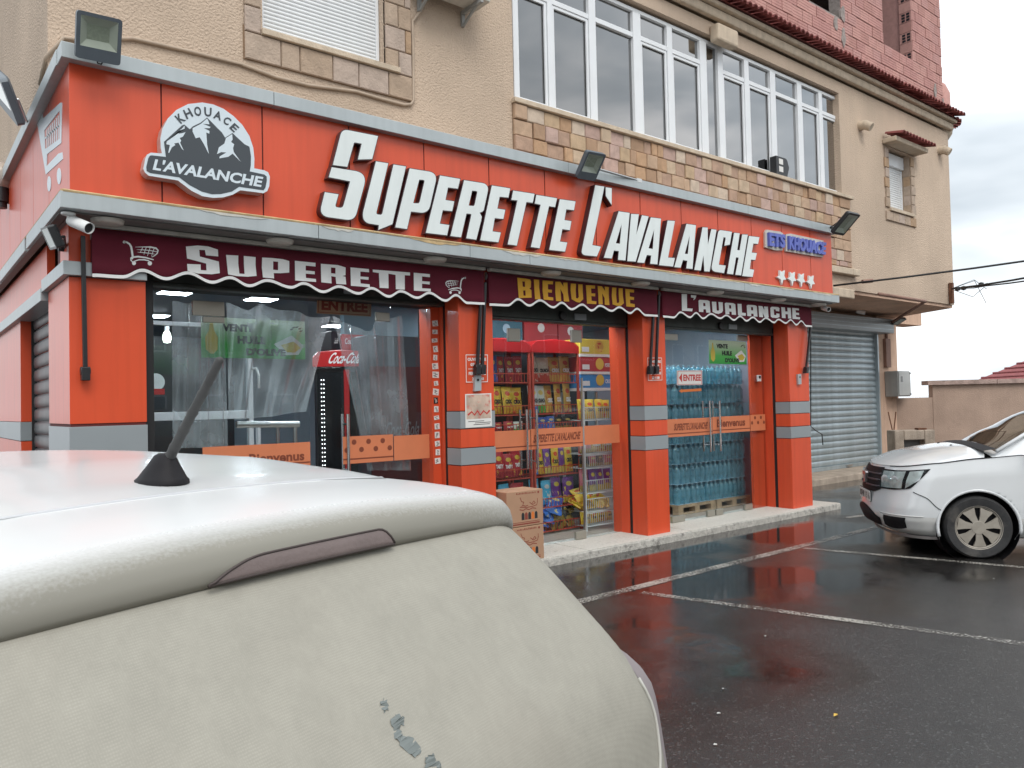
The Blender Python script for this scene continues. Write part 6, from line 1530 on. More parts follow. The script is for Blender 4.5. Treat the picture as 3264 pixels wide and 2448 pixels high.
# conduits under the overhang and down the wall
zr = zm(2464, 800, 2.37)
def onz(p, z): return at(*zr([p])[0], 2, z)
m = MB(); q = [onz((800, 325), 3.27), onz((1150, 380), 3.27), onz((880, 480), 3.2)]; wl_ = at(*zr([(850, 500)])[0], 1, GY-.04); m.tube([q[0], q[1], Vector((wl_.x+.1, GY-.05, 3.22)), Vector((wl_.x, GY-.05, 3.1)), Vector((wl_.x, GY-.05, 2.75))], .028, 8)
tag(m.build('wall_conduit', brownpipe, smooth=True), 'brown conduit running under the overhang and down beside the shutter', 'conduit')
a, b = at(*zr([(832, 663)])[0], 1, GY-.03), at(*zr([(875, 880)])[0], 1, GY-.03); tag(MB().box(a.x, GY-.09, b.z, b.x, GY-.022, a.z).build('cable_trunking', brownpipe, bevel=.006), 'brown vertical cable trunking above the grey meter cabinet', 'trunking')
# meter cabinet
c0 = at(2863, 1182, 1, 8.02); c1 = at(2863, 1264, 1, 8.02); c2 = at(2902, 1182, 1, 8.02)
o = thing('meter_cabinet', 'grey electrical meter cabinet fixed to the wall end', 'cabinet', (c0.x, 8.2, c1.z))
MB().box(c0.x, 8.035, c1.z, c2.x, GY-.025, c0.z).build('box', greybox, o, bevel=.012); MB().box(c0.x+.02, 8.015, c1.z+.02, c2.x-.02, 8.034, c0.z-.02).build('door', M('grey_cabinet_door', (.46, .47, .46), rough=.45, streak=.1), o, bevel=.006)
MB().box(c0.x+.10, 8.010, c0.z-.24, c0.x+.19, 8.0148, c0.z-.12).build('meter_window', dark_gl, o)
for z in (c1.z+.05, c0.z-.05): MB().lathe([(0, -.01), (.02, -.01), (.02, .0)], 8, (c2.x-.04, 8.014, z), (0, 1, 0)).build('lock', blackmet, o)
# iron hook hanging by the garage shutter
q = zr([(285, 330), (285, 1325), (320, 1355), (370, 1385), (377, 1465)]); m = MB(); m.tube([at(*p, 1, 7.9) for p in q], .010, 6); tag(m.build('crank_rod', blackmet), 'thin bent crank rod hanging in front of the garage shutter', 'rod')
# ---------------------------------------------------------------- garden wall and what stands there
FW = Vector((math.cos(YAW), math.sin(YAW), 0)); RT = Vector((math.sin(YAW), -math.cos(YAW), 0))
def cw(depth, right, z=0): v = FW*depth+RT*right; return Vector((v.x, v.y, z))
A, B, C_ = Vector((17.95, 8.45, 0)), cw(17.7, 9.55), cw(16.6, 17.5)
def wall_seg(name, a, b, h, th, mat, par, z0=0):
    d = (b-a).normalized(); n_ = Vector((-d.y, d.x, 0)); c = (a+b)/2; return MB().ob(c+Vector((0, 0, (z0+h)/2)), (b-a)/2, n_*th/2, Vector((0, 0, (h-z0)/2))).build(name, mat, par)
gw = thing('garden_wall', 'rendered brownish garden wall with overhanging coping at the right', 'wall', tuple(B))
wall_seg('low_wall', A, B, 1.55, .22, wallpink, gw); wall_seg('high_wall', B+(C_-B).normalized()*.0, C_, 1.83, .24, wallpink, gw)
n_c = 6
for k in range(n_c):
    a = B.lerp(C_, k/n_c)-(C_-B).normalized()*(.12 if k == 0 else 0); b = B.lerp(C_, (k+1)/n_c)-(C_-B).normalized()*.012
    o = wall_seg('coping_slab', a, b, 1.93, .40, coping_m, gw, 1.832)
hb = thing('concrete_block', 'rough concrete block with a square opening before the garden wall', 'block', tuple(cw(15.8, 8.1)))
def hbox(d0, r0, z0, d1, r1, z1, mat=concrete): return MB().ob(cw((d0+d1)/2, (r0+r1)/2, (z0+z1)/2), RT*(r1-r0)/2, FW*(d1-d0)/2, Vector((0, 0, (z1-z0)/2)))
for nm, r0, r1, z0, z1 in (('side', 7.74, 7.93, 0, .95), ('side', 8.35, 8.56, 0, .95), ('lintel', 7.931, 8.349, .74, .949), ('base', 7.931, 8.349, 0, .25)): hbox(15.75, r0, z0*.95, 16.1, r1, z1*.95).build(nm, concrete, hb, bevel=.02)
hbox(15.95, 7.94, .251, 16.05, 8.34, .70).build('recess', soffit_m, hb)
hbox(15.8, 8.25, .905, 15.95, 8.42, .94).build('loose_tile', rust, hb)
for i, (p0, p1) in enumerate((((2464+870/2.37, 800+1215/2.37), (2464+930/2.37, 800+1480/2.37)), ((2464+928/2.37, 800+1215/2.37), (2464+900/2.37, 800+1490/2.37)))):
    d0 = 16.3
    def pd(p): 
        d = _r*((p[0]-1632)/FPX)-_u*((p[1]-1224)/FPX)+_f; return EYE+d*(d0/(d.dot(FW)))
    tag(MB().tube([pd(p0), pd(p1)+(pd(p1)-pd(p0))*.45], .012, 6).build('iron_rod', rust), ('rusty iron rod leaning left against the garden wall', 'rusty iron rod crossing the other beside the concrete block')[i], 'rod', 'rusty rods by the garden wall')
# red roofed house beyond the wall
HX = 1.3
hs = thing('red_roof_house', 'distant house with red tiled roof beyond the garden wall', 'house', tuple(cw(42, 31)))
def hp(d, r, z): return cw(d, r+HX, z-.75)
MB().ob(cw(43, 31.3+HX, 1.0), RT*5.2, FW*3.5, Vector((0, 0, 1.35))).build('wall', skytile, hs)
e0, rz_ = 2.75, 5.0
co = [hp(39, 25.8, e0), hp(39, 37, e0), hp(47, 37, e0), hp(47, 25.8, e0), hp(43, 29.6, rz_), hp(43, 33, rz_)]
MB().add(co, [(0, 1, 5, 4), (1, 2, 5), (2, 3, 4, 5), (3, 0, 4)]).build('roof', roof_far, hs)
for k in range(1, 9):
    t = k/9; a = co[0].lerp(co[4], t); b = co[1].lerp(co[5], t); m = MB(); m.tube([a+Vector((0, 0, .03)), b+Vector((0, 0, .03))], .06, 5); m.build('tile_course', roof_far, hs)
    a2 = co[3].lerp(co[4], t); m = MB(); m.tube([a+Vector((0, 0, .03)), a2+Vector((0, 0, .03))], .06, 5); m.build('tile_course', roof_far, hs)
MB().tube([co[0]+Vector((0, 0, -.05)), co[1]+Vector((0, 0, -.05))], .12, 6).build('eaves', roof_far, hs)

# ---------------------------------------------------------------- cars
def car_root(label, loc, heading, name='parked_car'):
    o = thing(name, label, 'car', loc, 'cars parked before the shop'); o.rotation_euler.z = heading-R(90); return o
def cpart(mb_, name, mat, par, **k):
    o = mb_.build(name, mat, **k); o.parent = par; return o
def wheel(par, x, y, r, side, name_lab=None, cover=True):
    """wheel with its axis along local x; side -1 faces left"""
    w = .19; g_ = bpy.data.objects.new('wheel', None); COL.objects.link(g_); g_.parent = par; g_.location = (x, y, r)
    prof = [(r*.66, 0), (r*.70, -.006), (r*.93, -.012), (r*.985, .012), (r, .035), (r, w-.035), (r*.985, w-.012), (r*.9, w), (r*.6, w)]
    c = (-w, 0, 0) if False else (0, 0, 0)
    ax = (-side, 0, 0)
    cpart(MB().lathe(prof, 40, (0, 0, 0), ax, cap=False), 'tyre', tyre_m, g_, smooth=True, sharp=40)
    cpart(MB().lathe([(0, .05), (r*.67, .05)], 30, (0, 0, 0), ax, cap=False), 'rim_shadow', car_black, g_)
    # wheel cover: ring, hub and seven twisted spokes
    m = MB(); R1, R0 = r*.715, r*.63
    m.lathe([(R0, .022), (R0, .006), (R1-.006, -.006), (R1, .0), (R1, .02)], 40, (0, 0, 0), ax, cap=False)
    m.lathe([(0, -.004), (r*.20, -.004), (r*.215, .0), (r*.215, .03)], 28, (0, 0, 0), ax, cap=False)
    for k in range(7):
        a = 2*math.pi*k/7+.2
        def pp(rad, da, d): return Vector((-side*d, math.cos(a+da)*rad*side, math.sin(a+da)*rad))
        v = [pp(r*.19, -.42, .0), pp(r*.19, .42, .0), pp(r*.42, .34, -.006), pp(r*.64, .36, .004), pp(r*.64, -.26, .004), pp(r*.42, -.22, -.006)]
        v2 = [q+Vector((-side*-.0, 0, 0))+Vector((-side*.02, 0, 0)) for q in v]
        n_ = len(v); m.add(v+v2, [tuple(range(n_)), tuple(range(2*n_-1, n_-1, -1))]+[(i, (i+1) % n_, n_+(i+1) % n_, n_+i) for i in range(n_)])
    cpart(m, 'wheel_cover', hub_m, g_, smooth=True, sharp=35)
    return g_
def lerp_tab(tab, t):
    if t <= tab[0][0]: return tab[0][1]
    for (a, p), (b, q) in zip(tab, tab[1:]):
        if t <= b:
            k = (t-a)/(b-a); k = k*k*(3-2*k)*.35+k*.65
            return p+(q-p)*k if not isinstance(p, tuple) else tuple(x+(y-x)*k for x, y in zip(p, q))
    return tab[-1][1]

def spl(tab, t):
    """smooth curve through a table of tuples"""
    n_ = len(tab)
    if t <= tab[0][0]: return tab[0][1]
    for i in range(n_-1):
        a, b = tab[i][0], tab[i+1][0]
        if t <= b:
            k = (t-a)/(b-a); P1, P2 = tab[i][1], tab[i+1][1]; h = b-a; out = []
            for c in range(len(P1)):
                s0 = ((P2[c]-tab[i-1][1][c])/(b-tab[i-1][0])) if i > 0 else (P2[c]-P1[c])/h
                s1 = ((tab[i+2][1][c]-P1[c])/(tab[i+2][0]-a)) if i+2 < n_ else (P2[c]-P1[c])/h
                out.append((2*k**3-3*k*k+1)*P1[c]+(k**3-2*k*k+k)*h*s0+(-2*k**3+3*k*k)*P2[c]+(k**3-k*k)*h*s1)
            return tuple(out)
    return tab[-1][1]

# ---- the near car: white hatchback seen from behind.  local x right, y forward, origin under the spoiler's edge
dusty_glass = M('dusty_rear_window', (.33, .315, .270), rough=.75, var=.05, vs=14, spec=.25)
def add_dust_pattern(m):
    n = m.node_tree.nodes; l = m.node_tree.links; b = n['Principled BSDF']; src = b.inputs['Base Color'].links[0].from_socket
    tc = n.new('ShaderNodeTexCoord').outputs['Object']
    vo = n.new('ShaderNodeTexVoronoi'); vo.inputs['Scale'].default_value = 330; vo.inputs['Randomness'].default_value = .25; l.new(tc, vo.inputs['Vector'])
    mr = n.new('ShaderNodeMapRange'); mr.inputs[1].default_value = .1; mr.inputs[2].default_value = .6; mr.inputs[3].default_value = 1.05; mr.inputs[4].default_value = .92; l.new(vo.outputs['Distance'], mr.inputs[0])
    mp = n.new('ShaderNodeMapping'); mp.inputs['Scale'].default_value = (60, 45, 45); l.new(tc, mp.inputs[0]); st_ = n.new('ShaderNodeTexNoise'); st_.inputs['Scale'].default_value = 1.2; st_.inputs['Detail'].default_value = 5; l.new(mp.outputs[0], st_.inputs['Vector'])
    mr2 = n.new('ShaderNodeMapRange'); mr2.inputs[1].default_value = .3; mr2.inputs[2].default_value = .7; mr2.inputs[3].default_value = .97; mr2.inputs[4].default_value = 1.03; l.new(st_.outputs[0], mr2.inputs[0])
    mm = n.new('ShaderNodeMath'); mm.operation = 'MULTIPLY'; l.new(mr.outputs[0], mm.inputs[0]); l.new(mr2.outputs[0], mm.inputs[1])
    vm = n.new('ShaderNodeVectorMath'); vm.operation = 'SCALE'; l.new(src, vm.inputs[0]); l.new(mm.outputs[0], vm.inputs['Scale'])
    big = n.new('ShaderNodeTexNoise'); big.inputs['Scale'].default_value = 3; l.new(tc, big.inputs['Vector']); mr3 = n.new('ShaderNodeMapRange'); mr3.inputs[1].default_value = .52; mr3.inputs[2].default_value = .75; mr3.inputs[4].default_value = .22; l.new(big.outputs[0], mr3.inputs[0])
    mx = n.new('ShaderNodeMix'); mx.data_type = 'RGBA'; l.new(mr3.outputs[0], mx.inputs[0]); l.new(vm.outputs[0], mx.inputs[6]); mx.inputs[7].default_value = (.32, .285, .24, 1); l.new(mx.outputs[2], b.inputs['Base Color'])
add_dust_pattern(dusty_glass)
wiped = M('wiped_glass', (.155, .175, .168), rough=.4, var=.12, vs=30)
near = car_root('white hatchback with a dusty tailgate parked closest to the camera', (.518, 1.174, 0), R(106))
LV = [  # z: (rear, front, half width, corner radius, bow)
 (.18, (-.26, 3.46, .70, .20, .08)), (.32, (-.38, 3.56, .77, .22, .08)), (.55, (-.40, 3.60, .79, .22, .08)), (.80, (-.36, 3.52, .785, .20, .07)), (.95, (-.335, 3.25, .765, .18, .06)),
 (1.02, (-.315, 2.80, .745, .17, .05)), (1.10, (-.275, 2.62, .715, .17, .05)), (1.20, (-.185, 2.46, .690, .17, .05)), (1.30, (-.085, 2.28, .665, .16, .05)), (1.37, (-.010, 2.12, .635, .15, .05)), (1.42, (.07, 1.98, .605, .15, .05)), (1.445, (.22, 1.9, .58, .15, .04))]
def outline(r, f, w, rc, bow, n_e=14, n_c=8, n_s=24):
    pts = []
    for k in range(n_e+1):
        u = (-1+2*k/n_e)*(w-rc); pts.append((u, r+bow*(u/w)**2))
    vb = r+bow*((w-rc)/w)**2
    for k in range(1, n_c+1): a = math.pi/2*k/n_c; pts.append((w-rc+rc*math.sin(a), vb+rc-rc*math.cos(a)))
    fc = .45
    for k in range(1, n_s+1): v = vb+rc+(f-fc-vb-rc)*k/n_s; pts.append((w, v))
    for k in range(1, n_c+1): a = math.pi/2*k/n_c; pts.append((w-fc+fc*math.cos(a), f-fc+fc*math.sin(a)))
    for k in range(1, n_e+1): u = (w-fc)*(1-2*k/n_e); pts.append((u, f))
    for k in range(1, n_c+1): a = math.pi/2*k/n_c; pts.append((-(w-fc)-fc*math.sin(a), f-fc+fc*math.cos(a)))
    for k in range(1, n_s+1): v = f-fc+(vb+rc-(f-fc))*k/n_s; pts.append((-w, v))
    for k in range(1, n_c): a = math.pi/2*k/n_c; pts.append((-(w-rc)-rc*math.cos(a), vb+rc-rc*math.sin(a)))
    return pts
zs = [LV[0][0]+(LV[-1][0]-LV[0][0])*k/40 for k in range(41)]
rows = [[(u, v, z) for u, v in outline(*spl(LV, z))] for z in zs]
N_ = len(rows[0]); m = MB()
for r_ in rows: m.v += r_
NE, NC, NS = 14, 8, 24
i_rear1 = NE
for j in range(len(rows)-1):
    for i in range(N_):
        i2 = (i+1) % N_
        zc_ = (zs[j]+zs[j+1])/2
        # leave the wheel openings free
        p = rows[j][i]; q = rows[j+1][i2]; cx_, cy_2, cz_ = (p[0]+q[0])/2, (p[1]+q[1])/2, (p[2]+q[2])/2
        if abs(cx_) > .6 and any((cy_2-yy)**2+(cz_-.30)**2 < .33**2 for yy in (.28, 2.80)): continue
        m.f.append((j*N_+i, j*N_+i2, (j+1)*N_+i2, (j+1)*N_+i)); rear = (cy_2 < .25 and zc_ < 1.43) or zc_ < .6
        m.m.append(1 if rear else 0)
cpart(m, 'body', [car_white, car_dusty], near, smooth=True)
def surf_near(z, i, off=.003):
    P_ = outline(*spl(LV, z)); n_ = len(P_); i0 = int(math.floor(i)); f = i-i0; a = Vector(P_[i0 % n_]); b = Vector(P_[(i0+1) % n_]); p = a.lerp(b, f)
    d = Vector(P_[(i0+1) % n_])-Vector(P_[(i0-1) % n_]); nn = Vector((d.y, -d.x)).normalized(); zz = .25
    return Vector((p.x+nn.x*off, p.y+nn.y*off, z+off*.3))
def patch_near(name, i0, i1, z0, z1, mat, ni=24, nz=16, off=.003, trim=None):
    m = MB(); m.grid(lambda u, v: surf_near((z0(u) if callable(z0) else z0)*(1-v)+(z1(u) if callable(z1) else z1)*v, i0+(i1-i0)*u, off), ni, nz); return cpart(m, name, mat, near, smooth=True)
def win_i(u, z):
    e_ = 5.5-3.4*max(0, min(1, (1.16-z)/.09)); return -e_+(NE+2*e_)*u
m = MB(); m.grid(lambda u, v: surf_near(.80+.590*v, win_i(u, .80+.590*v), .004), 44, 34); cpart(m, 'rear_window', dusty_glass, near, smooth=True)
for s in (0, 1):
    i0 = NE+NC+2 if not s else N_-NC-2-20
    patch_near('side_window', i0, i0+19, 1.03, 1.36, car_glass, 19, 6, .004)
patch_near('windscreen', NE+NC+NS+3, NE+NC+NS+NC+NE+NC-3, 1.02, 1.40, car_glass, 24, 8, .004)
# tail lamps wrap round the corners
dusty_tail = M('dusty_tail_lamp', (.27, .235, .24), rough=.6, var=.08, vs=10, spec=.3)
for s in (0, 1):
    a, b = (NE+2.5, NE+NC+4) if not s else (-NC-4+N_, N_-2.5)
    def lamp(u, v, a=a, b=b, s=s):
        t = u if not s else 1-u; k = min(1, t*2.6); k = k*k*(3-2*k); q = min(1, (1-v)*4.5); q = q*(2-q); return surf_near(.60+.50*v, a+(b-a)*u, .003+.036*k*q)
    m = MB(); m.grid(lamp, 20, 16); cpart(m, 'tail_lamp', dusty_tail, near, smooth=True)
# tailgate seam at the right and a lower panel line
for s in (1, -1):
    m = MB(); pts = []
    for k in range(12):
        t = k/11; z = 1.06-.26*t; i = (NE+2.0-3.4*t*t) if s > 0 else (-2.0+3.4*t*t); pts.append(surf_near(z, i, .006))
    m.tube(pts, .0035, 5); cpart(m, 'tailgate_seam', M('dusty_seam', (.46, .45, .41), rough=.7) if s > 0 else MATS['dusty_seam'], near, smooth=True)
# roof with crown
def zroof(s): return lerp_tab([(-.02, 1.452), (.0, 1.457), (.1, 1.466), (.29, 1.482), (.42, 1.496), (.8, 1.522), (1.4, 1.530), (1.9, 1.49), (2.15, 1.44)], s)
RW_ = .59
def roofpt(u, s):
    w = RW_-.05*max(0, (s-.5))/1.6; e_ = abs(u)
    return Vector((u*w, s, zroof(s)-.030*e_**2-.075*max(0, (e_-.82)/.18)**2))
m = MB(); m.grid(lambda a, b: roofpt(-1+2*a, .305+1.85*b), 32, 30); cpart(m, 'roof', car_white, near, smooth=True)
for s in (1, -1):
    m = MB(); m.tube([roofpt(s*.93, .34+1.6*k/12)+Vector((0, 0, .002)) for k in range(13)], .006, 6); cpart(m, 'roof_gutter', car_black, near, smooth=True)
# spoiler: swept profile with rounded ends
PR = [(.300, .0), (.22, -.004), (.12, -.008), (.06, -.009), (.030, -.012), (.008, -.019), (-.004, -.031), (-.010, -.048), (-.012, -.064), (-.006, -.074), (.06, -.080)]
def spoil(u, k):
    s, dz = PR[k]; e_ = abs(u); f = max(0, (e_-.86)/.14); c = math.sqrt(max(0, 1-f*f)) if f > 0 else 1
    v = s+(1-c)*.10+.035*u*u; zt_ = zroof(.300)-.030*e_**2-.045*max(0, (e_-.82)/.18)**2
    zz = (zt_ if k < 1 else zroof(max(s, 0))-.030*e_**2 + (dz if k >= 3 else dz*.2)); drop = .07*f**2.2
    return Vector((u*(.59+.065*min(1, k/3)), v, zz-drop*(1 if k else .6)))
nu = 48; m = MB()
for k in range(len(PR)):
    for i in range(nu+1): m.v.append(tuple(spoil(-1+2*i/nu, k)))
for k in range(len(PR)-1):
    for i in range(nu): a = k*(nu+1)+i; m.f.append((a, a+1, a+nu+2, a+nu+1)); m.m.append(0 if k < 3 else 1)
def dusty_shaded_edge():  # dust and the lip's shade painted as one darker tone towards the rear
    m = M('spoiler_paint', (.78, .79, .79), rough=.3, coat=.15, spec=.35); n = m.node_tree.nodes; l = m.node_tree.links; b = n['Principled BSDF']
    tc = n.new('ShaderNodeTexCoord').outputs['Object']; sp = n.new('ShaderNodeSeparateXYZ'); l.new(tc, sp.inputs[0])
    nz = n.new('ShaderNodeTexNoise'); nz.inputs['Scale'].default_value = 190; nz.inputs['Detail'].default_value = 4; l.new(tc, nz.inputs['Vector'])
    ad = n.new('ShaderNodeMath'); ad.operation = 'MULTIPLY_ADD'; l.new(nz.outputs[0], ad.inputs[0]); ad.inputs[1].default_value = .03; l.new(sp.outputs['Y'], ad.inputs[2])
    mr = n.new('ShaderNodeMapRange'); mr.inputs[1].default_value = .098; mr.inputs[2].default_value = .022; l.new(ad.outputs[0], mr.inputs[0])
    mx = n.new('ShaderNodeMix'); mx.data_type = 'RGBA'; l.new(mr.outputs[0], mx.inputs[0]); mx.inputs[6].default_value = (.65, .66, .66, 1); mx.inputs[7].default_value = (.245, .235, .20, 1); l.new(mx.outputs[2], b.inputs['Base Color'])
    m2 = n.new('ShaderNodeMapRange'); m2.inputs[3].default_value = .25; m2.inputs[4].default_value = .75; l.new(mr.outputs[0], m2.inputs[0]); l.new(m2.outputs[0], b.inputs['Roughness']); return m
cpart(m, 'spoiler', dusty_shaded_edge(), near, smooth=True)
# seam between roof and tailgate
m = MB(); m.tube([spoil(-1+2*k/24, 0)+Vector((0, 0, -.001)) for k in range(25)], .004, 6); cpart(m, 'roof_seam', M('pale_seam', (.50, .51, .53), rough=.4), near, smooth=True)
# high brake light set in the spoiler's face
def lipface(u, t):
    k = 5.2+t*3.2; a = int(k); f = k-a; p = spoil(u, a).lerp(spoil(u, min(a+1, len(PR)-1)), f); return p+Vector((0, -.007, -.001))
m = MB()
def bl(a, b):
    u = -.285+.56*a; e_ = abs(u+.005)/.28; top = .40-.03*(u/.31)+.55*max(0, (e_-.45 if u < 0 else e_-.80)/(.55 if u < 0 else .20))**2.2; return lipface(u, min(top+(.98-top)*b, .98))
m.grid(bl, 36, 6); brk = cpart(m, 'brake_light', lamp_taupe, near, smooth=True)
m = MB(); m.tube([bl(k/40, 0) for k in range(41)], .0022, 5); m.tube([bl(k/40, 1) for k in range(41)], .0028, 5); cpart(m, 'lamp_seal', M('dark_seal', (.06, .045, .042), rough=.7), near, smooth=True)
# aerial
m = MB(); zb2 = zroof(.42)-.004
base = []
for (hh, sc) in ((0, 1.0), (.008, .97), (.012, .88), (.036, .58), (.054, .38), (.058, .25)):
    base.append([(math.cos(2*math.pi*k/16)*.045*sc, .42+math.sin(2*math.pi*k/16)*.062*sc-hh*.25, zb2+hh) for k in range(16)])
for r_ in base: m.v += r_
for j in range(len(base)-1):
    for k in range(16): m.f.append((j*16+k, j*16+(k+1) % 16, (j+1)*16+(k+1) % 16, (j+1)*16+k)); m.m.append(0)
m.f.append(tuple(range(5*16, 6*16))); m.m.append(0); an = cpart(m, 'aerial_base', car_black, near, smooth=True, sharp=50)
m = MB(); a, b = Vector((0, .405, zb2+.035)), Vector((0, .225, 1.722)); pts = []; rr = []
for k in range(61):
    t = k/60; pts.append(a.lerp(b, t)); rr.append(.0098-.003*t+(.0010 if (k % 10) in (0, 1) else 0)+(.0006 if k % 2 else 0))
rr[-1] = .003; m.tube(pts, rr, 12); cpart(m, 'aerial_rod', M('grey_rubber', (.05, .05, .05), rough=.7, var=.2, vs=40), near, smooth=True)
# wiped marks in the dust of the rear window
def mark(pts, s=1.0):
    """small irregular patches in photo pixels, laid on the window"""
    P_ = []
    for x, y in pts:
        d = _r*((x-1632)/FPX)-_u*((y-1224)/FPX)+_f
        # march to the window surface in local coordinates
        best = None; t = .6
        inv = Matrix.Rotation(-(R(106)-R(90)), 4, 'Z') @ Matrix.Translation((-.518, -1.174, 0))
        while t < 3:
            p = inv @ (EYE+d*t)
            if .9 < p.z < 1.36:
                r_, f_, w_, rc_, bw_ = spl(LV, p.z)
                if p.y >= r_+bw_*(p.x/w_)**2-.006: best = p; break
            t += .004
        if best is not None: P_.append(best+Vector((0, -.0015, .001)))
    return P_
z9 = zm(1000, 1450, 1.6625)
for pl in ([(340, 1330), (365, 1290), (385, 1300), (392, 1350), (375, 1368)], [(405, 1400), (440, 1375), (482, 1400), (470, 1430), (445, 1450), (470, 1490), (540, 1510), (570, 1570), (540, 1605), (480, 1570), (430, 1500)], [(585, 1600), (630, 1585), (670, 1650), (660, 1659), (590, 1659)]):
    rj = random.Random(len(pl)); pj = []
    for i_ in range(len(pl)):
        a_, b_ = pl[i_], pl[(i_+1) % len(pl)]
        for k_ in range(6): t_ = k_/6; pj.append((a_[0]+(b_[0]-a_[0])*t_+rj.uniform(-7, 7), a_[1]+(b_[1]-a_[1])*t_+rj.uniform(-7, 7)))
    P_ = mark(z9(pj))
    if len(P_) > 2: cpart(MB().add(P_, tessellate_polygon([[Vector((p.x, p.z, 0)) for p in P_]])), 'wiped_mark', wiped, near)
for y in (.28, 2.80):
    for s in (-1, 1):
        wheel(near, s*.80, y, .30, s)
        cpart(MB().lathe([(.33, 0), (.34, .01), (.34, .24), (0, .24)], 24, (s*.81, y, .30), (-s, 0, 0), cap=False), 'wheel_well', car_black, near)
cpart(MB().box(-.74, -.3, .14, .74, 3.3, .3), 'underbody', car_black, near)

# ---- the second car: white saloon seen from its front left corner.  local x right, y forward, origin under the nose
HD = R(128)
dc = car_root('dusty white saloon parked beside the shop, nose towards the kerb', (8.45, 4.33, 0), HD)
W2, WR2, FWY, RWY = .862, .308, -.88, -3.51
def ol2(w, f, rc, bow, L=4.34, rr=.30):
    """outline from the nose centre, along the left side to the tail; returns dense polyline (x negative = left)"""
    pts = []
    for k in range(0, 15): u = (w-rc)*k/14; pts.append((-u, f-bow*(u/w)**2))
    vb = f-bow*((w-rc)/w)**2; sl = bow*2*(w-rc)/w**2; a0 = math.atan(sl)
    for k in range(1, 13):
        a = a0+(math.pi/2-a0)*k/12; pts.append((-(w-rc)-rc*(math.sin(a)-math.sin(a0))/(1-math.sin(a0)), vb-rc*(math.cos(a0)-math.cos(a))))
    y0 = pts[-1][1]
    for k in range(1, 121): y = y0+(-(L-rr)-y0)*k/120; pts.append((-w, y))
    for k in range(1, 9): a = math.pi/2*k/8; pts.append((-(w-rr)-rr*math.cos(a), -(L-rr)-rr*math.sin(a)))
    for k in range(1, 9): pts.append((-(w-rr)*(1-k/8), -L))
    return pts
L2 = [(.0, (.20, .74, -.17, .34, .16)), (.10, (.26, .80, -.04, .34, .17)), (.28, (.36, .845, .0, .34, .18)), (.45, (.47, .86, -.01, .34, .19)), (.60, (.57, .862, -.035, .36, .20)), (.80, (.69, .858, -.055, .40, .22)), (1.0, (.80, .83, -.12, .44, .24))]
def ztop(y): return lerp_tab([(-4.34, 1.0), (-3.6, 1.04), (-2.4, 1.035), (-1.30, 1.02), (-.9, .985), (-.5, .935), (-.2, .885), (0, .85)], y)
def S2(t, i, off=0.0):
    z, w, f, rc, bow = lerp_tab(L2, t); P_ = ol2(w, f, rc, bow); i0 = max(0, min(int(i), len(P_)-2)); fr_ = i-i0
    p = Vector(P_[i0]).lerp(Vector(P_[i0+1]), fr_); d = Vector(P_[i0+1])-Vector(P_[i0]); nn = Vector((d.y, -d.x)).normalized()*(1); nn = nn if nn.dot(Vector((p.x, p.y+2))) > 0 else -nn
    zz = z+(ztop(p.y)-.80)*max(0, (t-.35)/.65)**1.0
    return Vector((p.x+nn.x*off, p.y+nn.y*off, zz))
nI = len(ol2(.8, 0, .3, .2)); nT = 26
m = MB(); V = {}
def in_arch(p): return p.x < -.55 and any((p.y-yy)**2+(p.z-WR2)**2 < .368**2 for yy in (FWY, RWY))
for sgn in (1, -1):
    b = len(m.v)
    for j in range(nT+1):
        for i in range(nI):
            p = S2(j/nT, i)
            if in_arch(p):          # pull the rim of the opening onto the arch circle
                yy = FWY if abs(p.y-FWY) < abs(p.y-RWY) else RWY; d = Vector((p.y-yy, p.z-WR2)); d = d.normalized()*.368 if d.length > .25 else d; p = Vector((p.x, yy+d.x, WR2+d.y))
            m.v.append((p.x*sgn, p.y, p.z))
    for j in range(nT):
        for i in range(nI-1):
            q = [b+j*nI+i, b+j*nI+i+1, b+(j+1)*nI+i+1, b+(j+1)*nI+i]
            c = sum((Vector(m.v[k]) for k in q), Vector())/4
            if any((c.y-yy)**2+(c.z-WR2)**2 < .362**2 for yy in (FWY, RWY)) and abs(c.x) > .55: continue
            m.f.append(tuple(q if sgn > 0 else q[::-1])); m.m.append(1 if j < 9 else 0)
cpart(m, 'body', [M('white_saloon_paint', (.70, .72, .73), rough=.2, coat=.8, var=.03, vs=3), M('grimy_white_paint', (.60, .60, .58), rough=.4, coat=.3, var=.08, vs=6, dust=(.34, .31, .27), dscale=5, dpos=.60)], dc, smooth=True)
sal_w = MATS['white_saloon_paint']
# bonnet
def hood(a, b):
    t = 1.0; y = -.14-1.14*b; z, w, f, rc, bow = lerp_tab(L2, 1.0); P_ = ol2(w, f, rc, bow)
    # half width at this y
    hw = w
    for p, q in zip(P_, P_[1:]):
        if (p[1]-y)*(q[1]-y) <= 0: hw = abs(p[0]+(q[0]-p[0])*((y-p[1])/(q[1]-p[1]+1e-9))); break
    u = -1+2*a; y2 = y+.0
    return Vector((u*hw, y2-.10*(u*u)*(1-b)*0, ztop(y)+(.085+.02*b)*(1-abs(u)**2.6)))
def hood2(a, b):
    u = -1+2*a; z, w, f, rc, bow = lerp_tab(L2, 1.0); P_ = ol2(w, f, rc, bow)
    # front edge point at same |u|
    i_ = abs(u)*26; i0 = min(int(i_), len(P_)-2); p = Vector(P_[i0]).lerp(Vector(P_[i0+1]), i_-i0); back = None
    q = p.lerp(Vector((-.82*abs(u), -1.10+.14*u*u)), b); s_ = 1 if u > 0 else -1
    edge = abs(u)**4; zt_ = ztop(q.y)
    fr_ = 1-(1-b)**4
    return Vector((s_*abs(q.x) if u else 0, q.y, zt_+(.10)*(1-abs(u)**3)*fr_+.004))
